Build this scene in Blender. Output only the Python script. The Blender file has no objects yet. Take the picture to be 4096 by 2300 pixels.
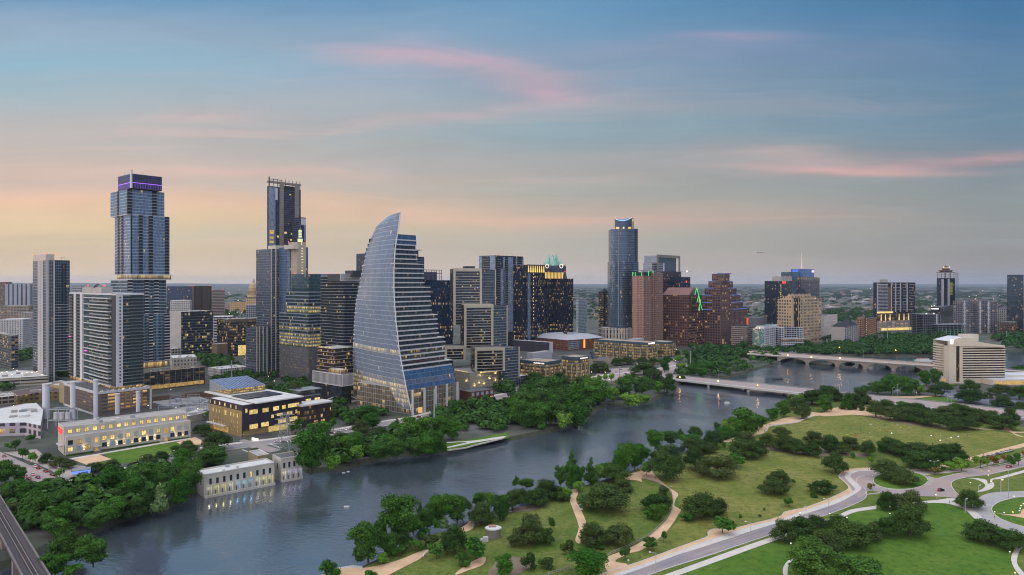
import bpy,bmesh,math,random
from mathutils import Vector,Matrix,noise
from mathutils.geometry import delaunay_2d_cdt
random.seed(7)
S=bpy.context.scene
COL=S.collection
F,U0,V0,H=2731.0,2048.0,1128.0,118.0
SC=800/2314
CR={'A1':(0,600),'A2':(0,1050),'A3':(0,1500),'A4':(0,1800),'B1':(700,600),'B2':(700,1050),'B3':(700,1500),'C1':(1350,800),'C2':(1350,1200),'D1':(2050,900),'D2':(2050,1250),'E1':(2800,900),'F1':(3296,950),'F2':(3296,1280),'G2':(1100,1600),'G3':(1300,1800),'G4':(2000,1800),'G5':(2600,1500),'G6':(2700,1800),'G7':(3296,1600),'G8':(3296,1800)}
QS=4096/2575
def P(c,x,y):
 if c=='Q':
  return(x*QS,y*QS)
 if c=='P':
  return(x,y)
 o=CR[c]
 return(o[0]+x*SC,o[1]+y*SC)
def gnd(u,v,z=0.0):
 Y=F*(H-z)/(v-V0)
 return Vector(((u-U0)/F*Y,Y,z))
def gp(c,x,y,z=0.0):
 return gnd(*P(c,x,y),z)
def zat(v,Y):
 return H-(v-V0)/F*Y
def xat(u,Y):
 return(u-U0)/F*Y
def lin(r,g,b):
 f=lambda c:(c/255/12.92)if c/255<=0.04045 else((c/255+0.055)/1.055)**2.4
 return(f(r),f(g),f(b))
def tag(o,label=None,cat=None,group=None,kind=None):
 if label:o['label']=label
 if cat:o['category']=cat
 if group:o['group']=group
 if kind:o['kind']=kind
 return o
def empty(name,loc,label=None,cat=None,group=None,rz=0.0):
 o=bpy.data.objects.new(name,None)
 COL.objects.link(o)
 o.location=loc
 o.rotation_euler=(0,0,rz)
 o.empty_display_size=1
 return tag(o,label,cat,group)
def ob(name,me,parent=None,loc=(0,0,0),rz=0.0):
 o=bpy.data.objects.new(name,me)
 COL.objects.link(o)
 o.location=loc
 if rz:o.rotation_euler=(0,0,rz)
 if parent is not None:o.parent=parent
 return o
class MB:
 0
 def __init__(s,org=(0,0,0)):
  s.v,s.f,s.m,s.uv=[],[],[],[]
  s.o=Vector(org)
 def face(s,pts,mi=0,uvs=None):
  n=len(s.v)
  for p in pts:
   s.v.append((p[0]-s.o[0],p[1]-s.o[1],p[2]-s.o[2]))
  s.f.append(tuple(range(n,n+len(pts))))
  s.m.append(mi)
  s.uv.append(uvs if uvs else[(p[0],p[1])for p in pts])
 def wall(s,a,b,z0,z1,mi=0,u0=0.0,vb=None):
  L=math.hypot(b[0]-a[0],b[1]-a[1])
  vb=z0 if vb is None else vb
  s.face([(a[0],a[1],z0),(b[0],b[1],z0),(b[0],b[1],z1),(a[0],a[1],z1)],mi,[(u0,z0-vb),(u0+L,z0-vb),(u0+L,z1-vb),(u0,z1-vb)])
  return u0+L
 def prism(s,poly,z0,z1,mi=0,mtop=None,mbot=False,u0=0.0,vb=None):
  n=len(poly)
  for i in range(n):
   s.wall(poly[i],poly[(i+1)%n],z0,z1,mi,u0+37.0*i,vb)
  s.face([(p[0],p[1],z1)for p in poly],mi if mtop is None else mtop)
  if mbot:s.face([(p[0],p[1],z0)for p in reversed(poly)],mi if mtop is None else mtop)
 def box(s,c,sx,sy,sz,rz=0.0,mi=0):
  ca,sa=math.cos(rz),math.sin(rz)
  q=[(c[0]+x*ca-y*sa,c[1]+x*sa+y*ca)for x,y in((-sx/2,-sy/2),(sx/2,-sy/2),(sx/2,sy/2),(-sx/2,sy/2))]
  s.prism(q,c[2],c[2]+sz,mi,mbot=True)
 def beam(s,a,b,w,h=None,mi=0):
  0
  h=w if h is None else h
  a,b=Vector(a),Vector(b)
  d=(b-a).normalized()
  up=Vector((0,0,1))if abs(d.z)<0.95 else Vector((1,0,0))
  x=d.cross(up).normalized()*w/2
  y=x.cross(d).normalized()*h/2
  r=[(-x-y),(x-y),(x+y),(-x+y)]
  A,B=[a+k for k in r],[b+k for k in r]
  for i in range(4):
   j=(i+1)%4
   s.face([A[i],A[j],B[j],B[i]],mi)
  s.face(A[::-1],mi)
  s.face(B,mi)
 def tube(s,a,b,r0,r1=None,n=8,mi=0,cap=True):
  r1=r0 if r1 is None else r1
  a,b=Vector(a),Vector(b)
  d=(b-a).normalized()
  up=Vector((0,0,1))if abs(d.z)<0.95 else Vector((1,0,0))
  x=d.cross(up).normalized()
  y=d.cross(x).normalized()
  A,B=[],[]
  for k in range(n):
   t=2*math.pi*k/n
   w=x*math.cos(t)+y*math.sin(t)
   A.append(a+w*r0)
   B.append(b+w*r1)
  for k in range(n):
   j=(k+1)%n
   s.face([A[k],B[k],B[j],A[j]],mi)
  if cap:
   s.face(B[::-1],mi)
   s.face(A,mi)
 def mesh(s,name,mats,weld=False):
  me=bpy.data.meshes.new(name)
  me.from_pydata(s.v,[],s.f)
  me.polygons.foreach_set('material_index',s.m)
  uv=me.uv_layers.new(name='UVMap')
  flat=[c for fu in s.uv for p in fu for c in p]
  uv.data.foreach_set('uv',flat)
  for m in mats:me.materials.append(m)
  if weld:
   bm=bmesh.new()
   bm.from_mesh(me)
   bmesh.ops.remove_doubles(bm,verts=bm.verts,dist=0.002)
   bm.to_mesh(me)
   bm.free()
  me.update()
  return me
 def build(s,name,mats,parent=None,loc=None,weld=False):
  if not isinstance(mats,(list,tuple)):mats=[mats]
  me=s.mesh(name,mats,weld)
  return ob(name,me,parent,s.o if loc is None else loc)
def smooth_line(pts,n=6,closed=False):
 pts=[Vector(p)for p in pts]
 out,m=[],len(pts)
 for i in range(m if closed else m-1):
  p1,p2=pts[i],pts[(i+1)%m]
  p0=pts[(i-1)%m]if(closed or i>0)else p1*2-p2
  p3=pts[(i+2)%m]if(closed or i+2<m)else p2*2-p1
  for k in range(n):
   t=k/n
   out.append(0.5*((2*p1)+(p2-p0)*t+(2*p0-5*p1+4*p2-p3)*t*t+(3*p1-p0-3*p2+p3)*t**3))
 if not closed:out.append(pts[-1])
 return out
MATS={}
def nn(nt,t,x=0,y=0,**kw):
 n=nt.nodes.new(t)
 for k,v in kw.items():setattr(n,k,v)
 return n
def lk(nt,a,b):nt.links.new(a,b)
def mth(nt,op,a,b=None,c=None,clamp=False):
 n=nt.nodes.new('ShaderNodeMath')
 n.operation=op
 n.use_clamp=clamp
 for i,x in enumerate((a,b,c)):
  if x is None:continue
  if isinstance(x,(int,float)):n.inputs[i].default_value=x
  else:nt.links.new(x,n.inputs[i])
 return n.outputs[0]
def mixc(nt,f,a,b,blend='MIX'):
 n=nt.nodes.new('ShaderNodeMix')
 n.data_type='RGBA'
 n.blend_type=blend
 for i,x in((0,f),(6,a),(7,b)):
  if isinstance(x,(int,float)):n.inputs[i].default_value=x
  elif isinstance(x,tuple):n.inputs[i].default_value=(*x[:3],1)
  else:nt.links.new(x,n.inputs[i])
 return n.outputs[2]
def new_mat(name):
 m=bpy.data.materials.new(name)
 m.use_nodes=True
 nt=m.node_tree
 b=nt.nodes['Principled BSDF']
 return m,nt,b
def plain(name,col,rough=0.8,var=0.18,scale=0.4,spec=0.3,metal=0.0,scale2=None,bump=0.0):
 0
 if name in MATS:return MATS[name]
 m,nt,b=new_mat(name)
 tc=nn(nt,'ShaderNodeTexCoord')
 no=nn(nt,'ShaderNodeTexNoise')
 no.inputs['Scale'].default_value=scale
 no.inputs['Detail'].default_value=5
 no.inputs['Roughness'].default_value=0.6
 lk(nt,tc.outputs['Object'],no.inputs['Vector'])
 f=mth(nt,'MULTIPLY_ADD',no.outputs['Fac'],2.0)
 f.node.inputs[2].default_value=-0.5
 f.node.use_clamp=True
 lo=tuple(c*(1-var)for c in col)
 hi=tuple(min(1,c*(1+var))for c in col)
 lk(nt,mixc(nt,f,lo,hi),b.inputs['Base Color'])
 b.inputs['Roughness'].default_value=rough
 b.inputs['Specular IOR Level'].default_value=spec
 b.inputs['Metallic'].default_value=metal
 if bump:
  bu=nn(nt,'ShaderNodeBump')
  bu.inputs['Strength'].default_value=bump
  lk(nt,no.outputs['Fac'],bu.inputs['Height'])
  lk(nt,bu.outputs[0],b.inputs['Normal'])
 MATS[name]=m
 return m
def glow(name,col,s):
 if name in MATS:return MATS[name]
 m,nt,b=new_mat(name)
 b.inputs['Base Color'].default_value=(*[c*0.5 for c in col],1)
 b.inputs['Emission Color'].default_value=(*col,1)
 b.inputs['Emission Strength'].default_value=s
 MATS[name]=m
 return m
def glow_room(name,col,s):
 0
 m=glow(name,col,s)
 nt=m.node_tree
 b=nt.nodes['Principled BSDF']
 tc=nn(nt,'ShaderNodeTexCoord')
 oi=nn(nt,'ShaderNodeObjectInfo')
 va=nn(nt,'ShaderNodeVectorMath',operation='ADD')
 lk(nt,tc.outputs['Object'],va.inputs[0]);lk(nt,oi.outputs['Location'],va.inputs[1])
 n=nn(nt,'ShaderNodeTexNoise')
 n.inputs['Scale'].default_value=.55
 n.inputs['Detail'].default_value=4
 n.inputs['Roughness'].default_value=.7
 lk(nt,va.outputs[0],n.inputs['Vector'])
 f=mth(nt,'MULTIPLY_ADD',n.outputs['Fac'],4.2,-1.25)
 f=mth(nt,'MAXIMUM',f,.06)
 f=mth(nt,'MULTIPLY',f,mth(nt,'MULTIPLY_ADD',oi.outputs['Random'],.7,.55))
 lk(nt,mth(nt,'MULTIPLY',f,s),b.inputs['Emission Strength'])
 return m
def facade_group():
 g=bpy.data.node_groups.new('Facade','ShaderNodeTree')
 I=g.interface
 for n,t,d in(('Glass','NodeSocketColor',(.03,.05,.08,1)),('Frame','NodeSocketColor',(.4,.4,.4,1)),('CW','NodeSocketFloat',1.5),('CH','NodeSocketFloat',3.6),('MW','NodeSocketFloat',.1),('MH','NodeSocketFloat',.2),('Lit','NodeSocketFloat',.1),('Row','NodeSocketFloat',.0),('Warm','NodeSocketColor',(1,.68,.25,1)),('Power','NodeSocketFloat',1.2),('Seed','NodeSocketFloat',0.),('Rough','NodeSocketFloat',.1),('Spec','NodeSocketFloat',1.),('Vary','NodeSocketFloat',.5)):
  s=I.new_socket(n,in_out='INPUT',socket_type=t)
  s.default_value=d
 I.new_socket('BSDF',in_out='OUTPUT',socket_type='NodeSocketShader')
 i=nn(g,'NodeGroupInput')
 o=nn(g,'NodeGroupOutput')
 uv=nn(g,'ShaderNodeUVMap',uv_map='UVMap')
 sp=nn(g,'ShaderNodeSeparateXYZ')
 lk(g,uv.outputs[0],sp.inputs[0])
 cu=mth(g,'DIVIDE',sp.outputs[0],i.outputs['CW'])
 cv=mth(g,'DIVIDE',sp.outputs[1],i.outputs['CH'])
 iu,iv=mth(g,'FLOOR',cu),mth(g,'FLOOR',cv)
 fu,fv=mth(g,'FRACT',cu),mth(g,'FRACT',cv)
 fr=mth(g,'MAXIMUM',mth(g,'LESS_THAN',fu,i.outputs['MW']),mth(g,'LESS_THAN',fv,i.outputs['MH']))
 cb=nn(g,'ShaderNodeCombineXYZ')
 lk(g,iu,cb.inputs[0]);lk(g,iv,cb.inputs[1]);lk(g,i.outputs['Seed'],cb.inputs[2])
 wn=nn(g,'ShaderNodeTexWhiteNoise',noise_dimensions='3D')
 lk(g,cb.outputs[0],wn.inputs['Vector'])
 cr=nn(g,'ShaderNodeCombineXYZ')
 lk(g,iv,cr.inputs[0]);lk(g,i.outputs['Seed'],cr.inputs[1])
 wr=nn(g,'ShaderNodeTexWhiteNoise',noise_dimensions='3D')
 lk(g,cr.outputs[0],wr.inputs['Vector'])
 cs=nn(g,'ShaderNodeCombineXYZ')
 lk(g,mth(g,'MULTIPLY',iu,.23),cs.inputs[0]);lk(g,mth(g,'MULTIPLY',iv,.61),cs.inputs[1]);lk(g,i.outputs['Seed'],cs.inputs[2])
 cn=nn(g,'ShaderNodeTexNoise')
 cn.inputs['Scale'].default_value=1.0
 cn.inputs['Detail'].default_value=1
 lk(g,cs.outputs[0],cn.inputs['Vector'])
 clus=mth(g,'MULTIPLY_ADD',cn.outputs['Fac'],5.0)
 clus.node.inputs[2].default_value=-1.7
 clus.node.use_clamp=True
 rowm=mth(g,'GREATER_THAN',wr.outputs['Value'],0.8)
 pr=mth(g,'ADD',mth(g,'MULTIPLY',mth(g,'MULTIPLY',i.outputs['Lit'],1.9),clus),mth(g,'MULTIPLY',rowm,i.outputs['Row']))
 pr=mth(g,'MAXIMUM',pr,mth(g,'MULTIPLY',i.outputs['Lit'],mth(g,'GREATER_THAN',i.outputs['Lit'],.58)))
 lit=mth(g,'LESS_THAN',wn.outputs['Value'],pr)
 n2=nn(g,'ShaderNodeTexNoise')
 n2.inputs['Scale'].default_value=0.9
 n2.inputs['Detail'].default_value=3
 lk(g,uv.outputs[0],n2.inputs['Vector'])
 inner=mth(g,'MULTIPLY_ADD',n2.outputs['Fac'],2.6)
 inner.node.inputs[2].default_value=-0.45
 inner.node.use_clamp=False
 inner=mth(g,'MAXIMUM',inner,0.12)
 inner=mth(g,'MULTIPLY',inner,mth(g,'MULTIPLY_ADD',fv,1.5,-.15,True))
 spc=nn(g,'ShaderNodeSeparateColor')
 lk(g,wn.outputs['Color'],spc.inputs[0])
 em=mth(g,'MULTIPLY',mth(g,'MULTIPLY',lit,mth(g,'SUBTRACT',1.0,fr)),mth(g,'MULTIPLY',inner,mth(g,'MULTIPLY',i.outputs['Power'],mth(g,'MULTIPLY_ADD',mth(g,'MULTIPLY',spc.outputs[1],spc.outputs[1]),1.0,.22))))
 vary=mth(g,'MULTIPLY_ADD',spc.outputs[0],i.outputs['Vary'])
 lk(g,mth(g,'SUBTRACT',1.0,mth(g,'MULTIPLY',i.outputs['Vary'],.5)),vary.node.inputs[2])
 gl=nn(g,'ShaderNodeVectorMath',operation='SCALE')
 lk(g,i.outputs['Glass'],gl.inputs[0]);lk(g,vary,gl.inputs['Scale'])
 n3=nn(g,'ShaderNodeTexNoise')
 n3.inputs['Scale'].default_value=.11
 n3.inputs['Detail'].default_value=6
 lk(g,uv.outputs[0],n3.inputs['Vector'])
 fm=nn(g,'ShaderNodeVectorMath',operation='SCALE')
 lk(g,i.outputs['Frame'],fm.inputs[0])
 sc=mth(g,'MULTIPLY_ADD',n3.outputs['Fac'],.5)
 sc.node.inputs[2].default_value=.75
 lk(g,sc,fm.inputs['Scale'])
 b=nn(g,'ShaderNodeBsdfPrincipled')
 lk(g,mixc(g,fr,gl.outputs[0],fm.outputs[0]),b.inputs['Base Color'])
 ro=mth(g,'ADD',mth(g,'MULTIPLY',fr,.55),i.outputs['Rough'])
 lk(g,ro,b.inputs['Roughness'])
 io=mth(g,'MULTIPLY_ADD',mth(g,'SUBTRACT',1.0,fr),mth(g,'MULTIPLY',i.outputs['Spec'],.36),1.3)
 b.inputs['Specular Tint'].default_value=(.34,.55,.95,1)
 lk(g,io,b.inputs['IOR'])
 wc=mixc(g,spc.outputs[2],i.outputs['Warm'],(1.0,.62,.2))
 lk(g,wc,b.inputs['Emission Color'])
 lk(g,em,b.inputs['Emission Strength'])
 geo=nn(g,'ShaderNodeNewGeometry')
 tl=nn(g,'ShaderNodeVectorMath',operation='SUBTRACT')
 lk(g,wn.outputs['Color'],tl.inputs[0]);tl.inputs[1].default_value=(.5,.5,.5)
 ts=nn(g,'ShaderNodeVectorMath',operation='SCALE')
 lk(g,tl.outputs[0],ts.inputs[0]);ts.inputs['Scale'].default_value=.05
 ad=nn(g,'ShaderNodeVectorMath',operation='ADD')
 lk(g,geo.outputs['Normal'],ad.inputs[0]);lk(g,ts.outputs[0],ad.inputs[1])
 nm=nn(g,'ShaderNodeVectorMath',operation='NORMALIZE')
 lk(g,ad.outputs[0],nm.inputs[0])
 lk(g,nm.outputs[0],b.inputs['Normal'])
 lk(g,b.outputs[0],o.inputs[0])
 return g
FG=facade_group()
SEED=[0.0]
def fac(name,glass=(.02,.035,.06),frame=(.3,.3,.3),cw=1.5,ch=3.6,mw=.1,mh=.2,lit=.08,row=0.0,warm=(1,.68,.25),power=1.0,rough=.08,spec=.9,vary=.6):
 0
 if name in MATS:return MATS[name]
 m=bpy.data.materials.new(name)
 m.use_nodes=True
 nt=m.node_tree
 nt.nodes.remove(nt.nodes['Principled BSDF'])
 n=nn(nt,'ShaderNodeGroup')
 n.node_tree=FG
 SEED[0]+=3.7
 if lit<.6:lit,row,power=lit*.38,row*.8,power*.8
 for k,v in(('CW',cw),('CH',ch),('MW',mw/cw),('MH',mh/ch),('Lit',lit),('Row',row),('Power',power),('Seed',SEED[0]),('Rough',rough),('Spec',spec),('Vary',vary)):
  n.inputs[k].default_value=v
 n.inputs['Glass'].default_value=(*glass,1)
 n.inputs['Frame'].default_value=(*frame,1)
 n.inputs['Warm'].default_value=(*warm,1)
 lk(nt,n.outputs[0],nt.nodes['Material Output'].inputs[0])
 MATS[name]=m
 return m
ZC=[0]
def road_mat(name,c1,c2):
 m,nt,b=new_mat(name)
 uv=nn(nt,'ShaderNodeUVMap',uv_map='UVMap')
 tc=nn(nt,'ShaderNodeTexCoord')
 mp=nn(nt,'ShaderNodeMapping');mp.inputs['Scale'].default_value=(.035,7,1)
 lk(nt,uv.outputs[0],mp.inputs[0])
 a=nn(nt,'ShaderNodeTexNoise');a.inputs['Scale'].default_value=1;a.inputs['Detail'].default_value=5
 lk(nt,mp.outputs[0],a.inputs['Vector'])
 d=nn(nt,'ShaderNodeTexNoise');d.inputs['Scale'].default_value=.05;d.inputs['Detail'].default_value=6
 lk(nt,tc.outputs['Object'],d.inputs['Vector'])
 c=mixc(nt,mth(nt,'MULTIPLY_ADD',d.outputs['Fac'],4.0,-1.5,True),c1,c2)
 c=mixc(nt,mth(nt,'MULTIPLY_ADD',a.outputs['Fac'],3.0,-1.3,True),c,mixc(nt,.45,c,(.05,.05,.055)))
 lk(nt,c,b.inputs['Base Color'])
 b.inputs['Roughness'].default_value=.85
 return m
def sheet(name,pts,z,mat,label,cat,uvs=None):
 0
 ZC[0]+=1
 z+=.0043*(ZC[0]%16)
 P2=[Vector((p[0],p[1]))for p in pts]
 vo,_,fo,_,_,_=delaunay_2d_cdt(P2,[],[list(range(len(P2)))],1,1e-3)
 fs=[]
 for f in fo:
  a,b,c=(vo[k]for k in f[:3])
  fs.append(tuple(f)if(b-a).cross(c-a)>0 else tuple(reversed(f)))
 me=bpy.data.meshes.new(name)
 me.from_pydata([(v.x,v.y,z)for v in vo],[],fs)
 me.update()
 me.materials.append(mat)
 return tag(ob(name,me),label,cat,None,'structure')
def strip(name,a,b,z,mat,label,cat):
 0
 mb=MB()
 ZC[0]+=1
 z+=.0043*(ZC[0]%16)
 L=0
 for i in range(len(a)-1):
  l2=L+(Vector(a[i+1][:2])-Vector(a[i][:2])).length
  mb.face([(b[i][0],b[i][1],z),(b[i+1][0],b[i+1][1],z),(a[i+1][0],a[i+1][1],z),(a[i][0],a[i][1],z)],0,[(L,0),(l2,0),(l2,1),(L,1)])
  L=l2
 return tag(mb.build(name,mat),label,cat,None,'structure')
def offset_line(pts,d):
 out=[]
 n=len(pts)
 for i in range(n):
  a,b=Vector(pts[max(0,i-1)][:2]),Vector(pts[min(n-1,i+1)][:2])
  t=(b-a).normalized()
  out.append(Vector((pts[i][0]-t.y*d,pts[i][1]+t.x*d)))
 return out
def ribbon_mb(mb,pts,w,z0,h,mi=0):
 0
 a,b=offset_line(pts,w/2),offset_line(pts,-w/2)
 for i in range(len(pts)-1):
  A,B,C,D=a[i],a[i+1],b[i+1],b[i]
  mb.face([(D.x,D.y,z0+h),(C.x,C.y,z0+h),(B.x,B.y,z0+h),(A.x,A.y,z0+h)],mi)
  mb.face([(D.x,D.y,z0),(C.x,C.y,z0),(C.x,C.y,z0+h),(D.x,D.y,z0+h)],mi)
  mb.face([(B.x,B.y,z0),(A.x,A.y,z0),(A.x,A.y,z0+h),(B.x,B.y,z0+h)],mi)
cam=bpy.data.cameras.new('camera')
cam.sensor_fit='HORIZONTAL'
cam.sensor_width=36.0
cam.lens=36.0*F/4096
cam.shift_y=-(1150-V0)/4096
cam.clip_start=1.0
cam.clip_end=90000
co=bpy.data.objects.new('camera',cam)
COL.objects.link(co)
co.location=(0,0,H)
co.rotation_euler=(math.radians(90),0,0)
S.camera=co
S.view_settings.view_transform='Standard'
S.view_settings.look='None'
S.view_settings.exposure=0.0
S.view_settings.gamma=1.0
S.cycles.max_bounces=5
S.cycles.diffuse_bounces=1
S.cycles.glossy_bounces=3
S.cycles.transmission_bounces=3
S.cycles.volume_bounces=0
S.cycles.filter_width=1.1
S.cycles.transparent_max_bounces=4
S.cycles.sample_clamp_indirect=4.0
S.cycles.use_denoising=True
S.cycles.use_adaptive_sampling=True
S.cycles.adaptive_threshold=0.015
S.cycles.caustics_reflective=False
S.cycles.caustics_refractive=False
SUN_EL,SUN_AZ=math.radians(4.0),math.radians(247.0)
W=bpy.data.worlds.new('World')
S.world=W
W.use_nodes=True
nt=W.node_tree
bg=nt.nodes['Background']
tc=nn(nt,'ShaderNodeTexCoord')
sx=nn(nt,'ShaderNodeSeparateXYZ')
lk(nt,tc.outputs['Generated'],sx.inputs[0])
X,Y,Z=sx.outputs
ay=mth(nt,'MAXIMUM',mth(nt,'ABSOLUTE',Y),0.18)
r=mth(nt,'DIVIDE',Z,ay)
a=mth(nt,'DIVIDE',X,ay)
cv=nn(nt,'ShaderNodeCombineXYZ')
lk(nt,mth(nt,'MULTIPLY',a,1.6),cv.inputs[0]);lk(nt,mth(nt,'MULTIPLY',r,9.0),cv.inputs[1])
n1=nn(nt,'ShaderNodeTexNoise')
n1.inputs['Scale'].default_value=1.5
n1.inputs['Detail'].default_value=5
n1.inputs['Roughness'].default_value=.52
n1.inputs['Distortion'].default_value=.6
lk(nt,cv.outputs[0],n1.inputs['Vector'])
wob=mth(nt,'MULTIPLY_ADD',n1.outputs['Fac'],.05)
wob.node.inputs[2].default_value=-.025
rw=mth(nt,'ADD',r,wob)
t=mth(nt,'DIVIDE',rw,1128/F,clamp=True)
def ramp(nt,fac,stops):
 n=nn(nt,'ShaderNodeValToRGB')
 n.color_ramp.interpolation='B_SPLINE'
 e=n.color_ramp.elements
 while len(e)>1:e.remove(e[0])
 for k,(p,c)in enumerate(stops):
  el=e[0]if k==0 else e.new(p)
  el.position=p
  el.color=(*lin(*c),1)
 lk(nt,fac,n.inputs[0])
 return n.outputs[0]
def rows(st):
 return sorted((max(0,min(1,1-y*.7746/1128)),c)for y,c in st)
left=ramp(nt,t,rows([(0,(88,145,186)),(110,(138,164,190)),(230,(142,170,192)),(330,(130,175,198)),(420,(146,180,194)),(520,(170,183,186)),(650,(192,180,178)),(750,(186,181,176)),(860,(202,180,170)),(980,(214,184,164)),(1040,(230,186,148)),(1120,(222,194,150)),(1200,(216,192,150)),(1300,(204,180,152)),(1446,(226,200,166))]))
mid=ramp(nt,t,rows([(0,(76,138,182)),(170,(102,148,182)),(330,(125,152,178)),(470,(136,156,176)),(580,(140,162,176)),(700,(134,160,170)),(820,(158,164,165)),(920,(172,166,162)),(1010,(164,168,161)),(1100,(190,170,155)),(1140,(206,170,150)),(1210,(177,176,166)),(1320,(177,171,161)),(1446,(202,186,174))]))
right=ramp(nt,t,rows([(0,(40,108,156)),(200,(64,118,160)),(400,(86,128,160)),(560,(92,130,156)),(700,(108,136,156)),(800,(122,136,150)),(900,(126,141,150)),(1020,(138,147,150)),(1200,(144,147,146)),(1350,(148,144,144)),(1446,(150,147,152))]))
mr=lambda v,lo,hi:mth(nt,'DIVIDE',mth(nt,'SUBTRACT',v,lo),hi-lo,clamp=True)
sky=mixc(nt,mth(nt,'POWER',mr(a,-.72,.07),1.6),left,mid)
sky=mixc(nt,mr(a,.07,.7),sky,right)
def blob(ca,cr,wa,wr,tilt=0.0,arch=0.0):
 0
 da=mth(nt,'SUBTRACT',a,ca)
 dr=mth(nt,'SUBTRACT',rw,cr)
 dr=mth(nt,'SUBTRACT',dr,mth(nt,'MULTIPLY',da,tilt))
 if arch:dr=mth(nt,'ADD',dr,mth(nt,'MULTIPLY',mth(nt,'MULTIPLY',da,da),arch))
 q=mth(nt,'ADD',mth(nt,'POWER',mth(nt,'ABSOLUTE',mth(nt,'DIVIDE',da,wa)),2.0),mth(nt,'POWER',mth(nt,'ABSOLUTE',mth(nt,'DIVIDE',dr,wr)),2.0))
 return mth(nt,'POWER',2.71828,mth(nt,'MULTIPLY',q,-1.0))
def pq(xq,yq):return((xq*QS-U0)/F,(V0-yq*QS)/F)
n2=nn(nt,'ShaderNodeTexNoise')
n2.inputs['Scale'].default_value=3.2
n2.inputs['Detail'].default_value=7
n2.inputs['Roughness'].default_value=.6
n2.inputs['Distortion'].default_value=.8
cv2=nn(nt,'ShaderNodeCombineXYZ')
lk(nt,mth(nt,'MULTIPLY',a,1.1),cv2.inputs[0]);lk(nt,mth(nt,'MULTIPLY',rw,6.0),cv2.inputs[1])
lk(nt,cv2.outputs[0],n2.inputs['Vector'])
tex=mth(nt,'MULTIPLY_ADD',n2.outputs['Fac'],2.4)
tex.node.inputs[2].default_value=-.55
tex.node.use_clamp=True
front=mth(nt,'MULTIPLY',mth(nt,'GREATER_THAN',Y,0.0),1.0)
for(xq,yq,wx,wy,tilt,arch,col,s)in[(1010,142,190,17,-.06,0,(222,172,178),.60),(1230,165,170,24,-.22,0,(216,170,182),.62),(1335,215,90,30,-.3,0,(205,165,182),.6),(1370,232,60,14,-.1,0,(225,165,175),.5),(1150,285,320,13,.10,0,(214,178,176),.5),(840,215,330,40,.05,0,(178,168,184),.35),(500,292,120,10,0,0,(226,182,178),.55),(1850,97,120,9,-.02,0,(170,150,180),.6),(1600,125,300,22,0,0,(150,152,180),.4),(2050,135,350,26,0,0,(120,135,172),.45),(2000,395,220,16,-.09,0,(190,165,164),.75),(2130,425,240,8,-.02,0,(214,164,156),.8),(2330,408,230,11,.07,0,(200,156,158),.75),(2520,400,130,8,.03,0,(196,150,154),.6),(1750,395,300,22,.02,0,(172,166,166),.4),(620,432,220,9,0,0,(226,180,170),.5),(500,520,260,14,.02,0,(232,186,160),.55),(120,505,170,9,.03,0,(236,188,156),.5),(930,530,200,10,0,0,(226,180,158),.5),(1250,553,300,9,-.01,0,(222,176,154),.5),(1750,535,240,12,0,0,(188,168,154),.4),(600,585,260,12,0,0,(188,190,178),.4),(560,470,260,10,0,0,(176,184,184),.35),(1050,470,300,14,0,0,(182,184,178),.35),(1300,330,420,22,0,0,(140,168,182),.4),(250,215,260,26,.06,0,(150,172,192),.4),(2000,660,420,10,0,0,(172,160,154),.3),(1500,400,260,18,0,0,(176,170,168),.35)]:
 ca,cr=pq(xq,yq)
 w=blob(ca,cr,wx*QS/F*1.25,wy*QS/F*1.35,-tilt*-1,arch)
 w=mth(nt,'MULTIPLY',mth(nt,'MULTIPLY',w,mth(nt,'MULTIPLY_ADD',tex,.75)),mth(nt,'MULTIPLY',front,s*.72))
 sky=mixc(nt,w,sky,lin(*col))
cv3=nn(nt,'ShaderNodeCombineXYZ')
lk(nt,mth(nt,'MULTIPLY',a,.9),cv3.inputs[0]);lk(nt,mth(nt,'MULTIPLY',rw,24.0),cv3.inputs[1])
n3=nn(nt,'ShaderNodeTexNoise')
n3.inputs['Scale'].default_value=1.3
n3.inputs['Detail'].default_value=5
n3.inputs['Roughness'].default_value=.55
n3.inputs['Distortion'].default_value=.5
lk(nt,cv3.outputs[0],n3.inputs['Vector'])
win=mth(nt,'MULTIPLY',mth(nt,'MULTIPLY',mr(r,.015,.06),mr(r,.40,.16)),front)
up1=mth(nt,'MULTIPLY_ADD',n3.outputs['Fac'],5.0,-2.7,True)
dn1=mth(nt,'MULTIPLY_ADD',n3.outputs['Fac'],-5.0,2.2,True)
sky=mixc(nt,mth(nt,'MULTIPLY',mth(nt,'MULTIPLY',up1,win),mth(nt,'MULTIPLY_ADD',a,-.22,.34)),sky,lin(232,188,172))
sky=mixc(nt,mth(nt,'MULTIPLY',mth(nt,'MULTIPLY',dn1,win),.34),sky,lin(158,174,184))
fine=mth(nt,'MULTIPLY_ADD',n2.outputs['Fac'],.22)
fine.node.inputs[2].default_value=.89
vs=nn(nt,'ShaderNodeVectorMath',operation='SCALE')
lk(nt,sky,vs.inputs[0]);lk(nt,fine,vs.inputs['Scale'])
sky=vs.outputs[0]
hs=nn(nt,'ShaderNodeHueSaturation');hs.inputs['Saturation'].default_value=.87;hs.inputs['Value'].default_value=1.07
lk(nt,sky,hs.inputs['Color'])
sky=hs.outputs[0]
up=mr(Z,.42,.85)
sky=mixc(nt,up,sky,(1.6,1.64,1.78))  # unseen overhead sky raised above dusk level to light the scene
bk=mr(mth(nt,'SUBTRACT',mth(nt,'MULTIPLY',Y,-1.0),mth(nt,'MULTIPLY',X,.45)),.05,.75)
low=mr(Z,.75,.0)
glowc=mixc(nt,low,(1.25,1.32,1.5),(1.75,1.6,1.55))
sky=mixc(nt,bk,sky,glowc)  # sky behind the camera, out of view, brightened as extra light
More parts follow.
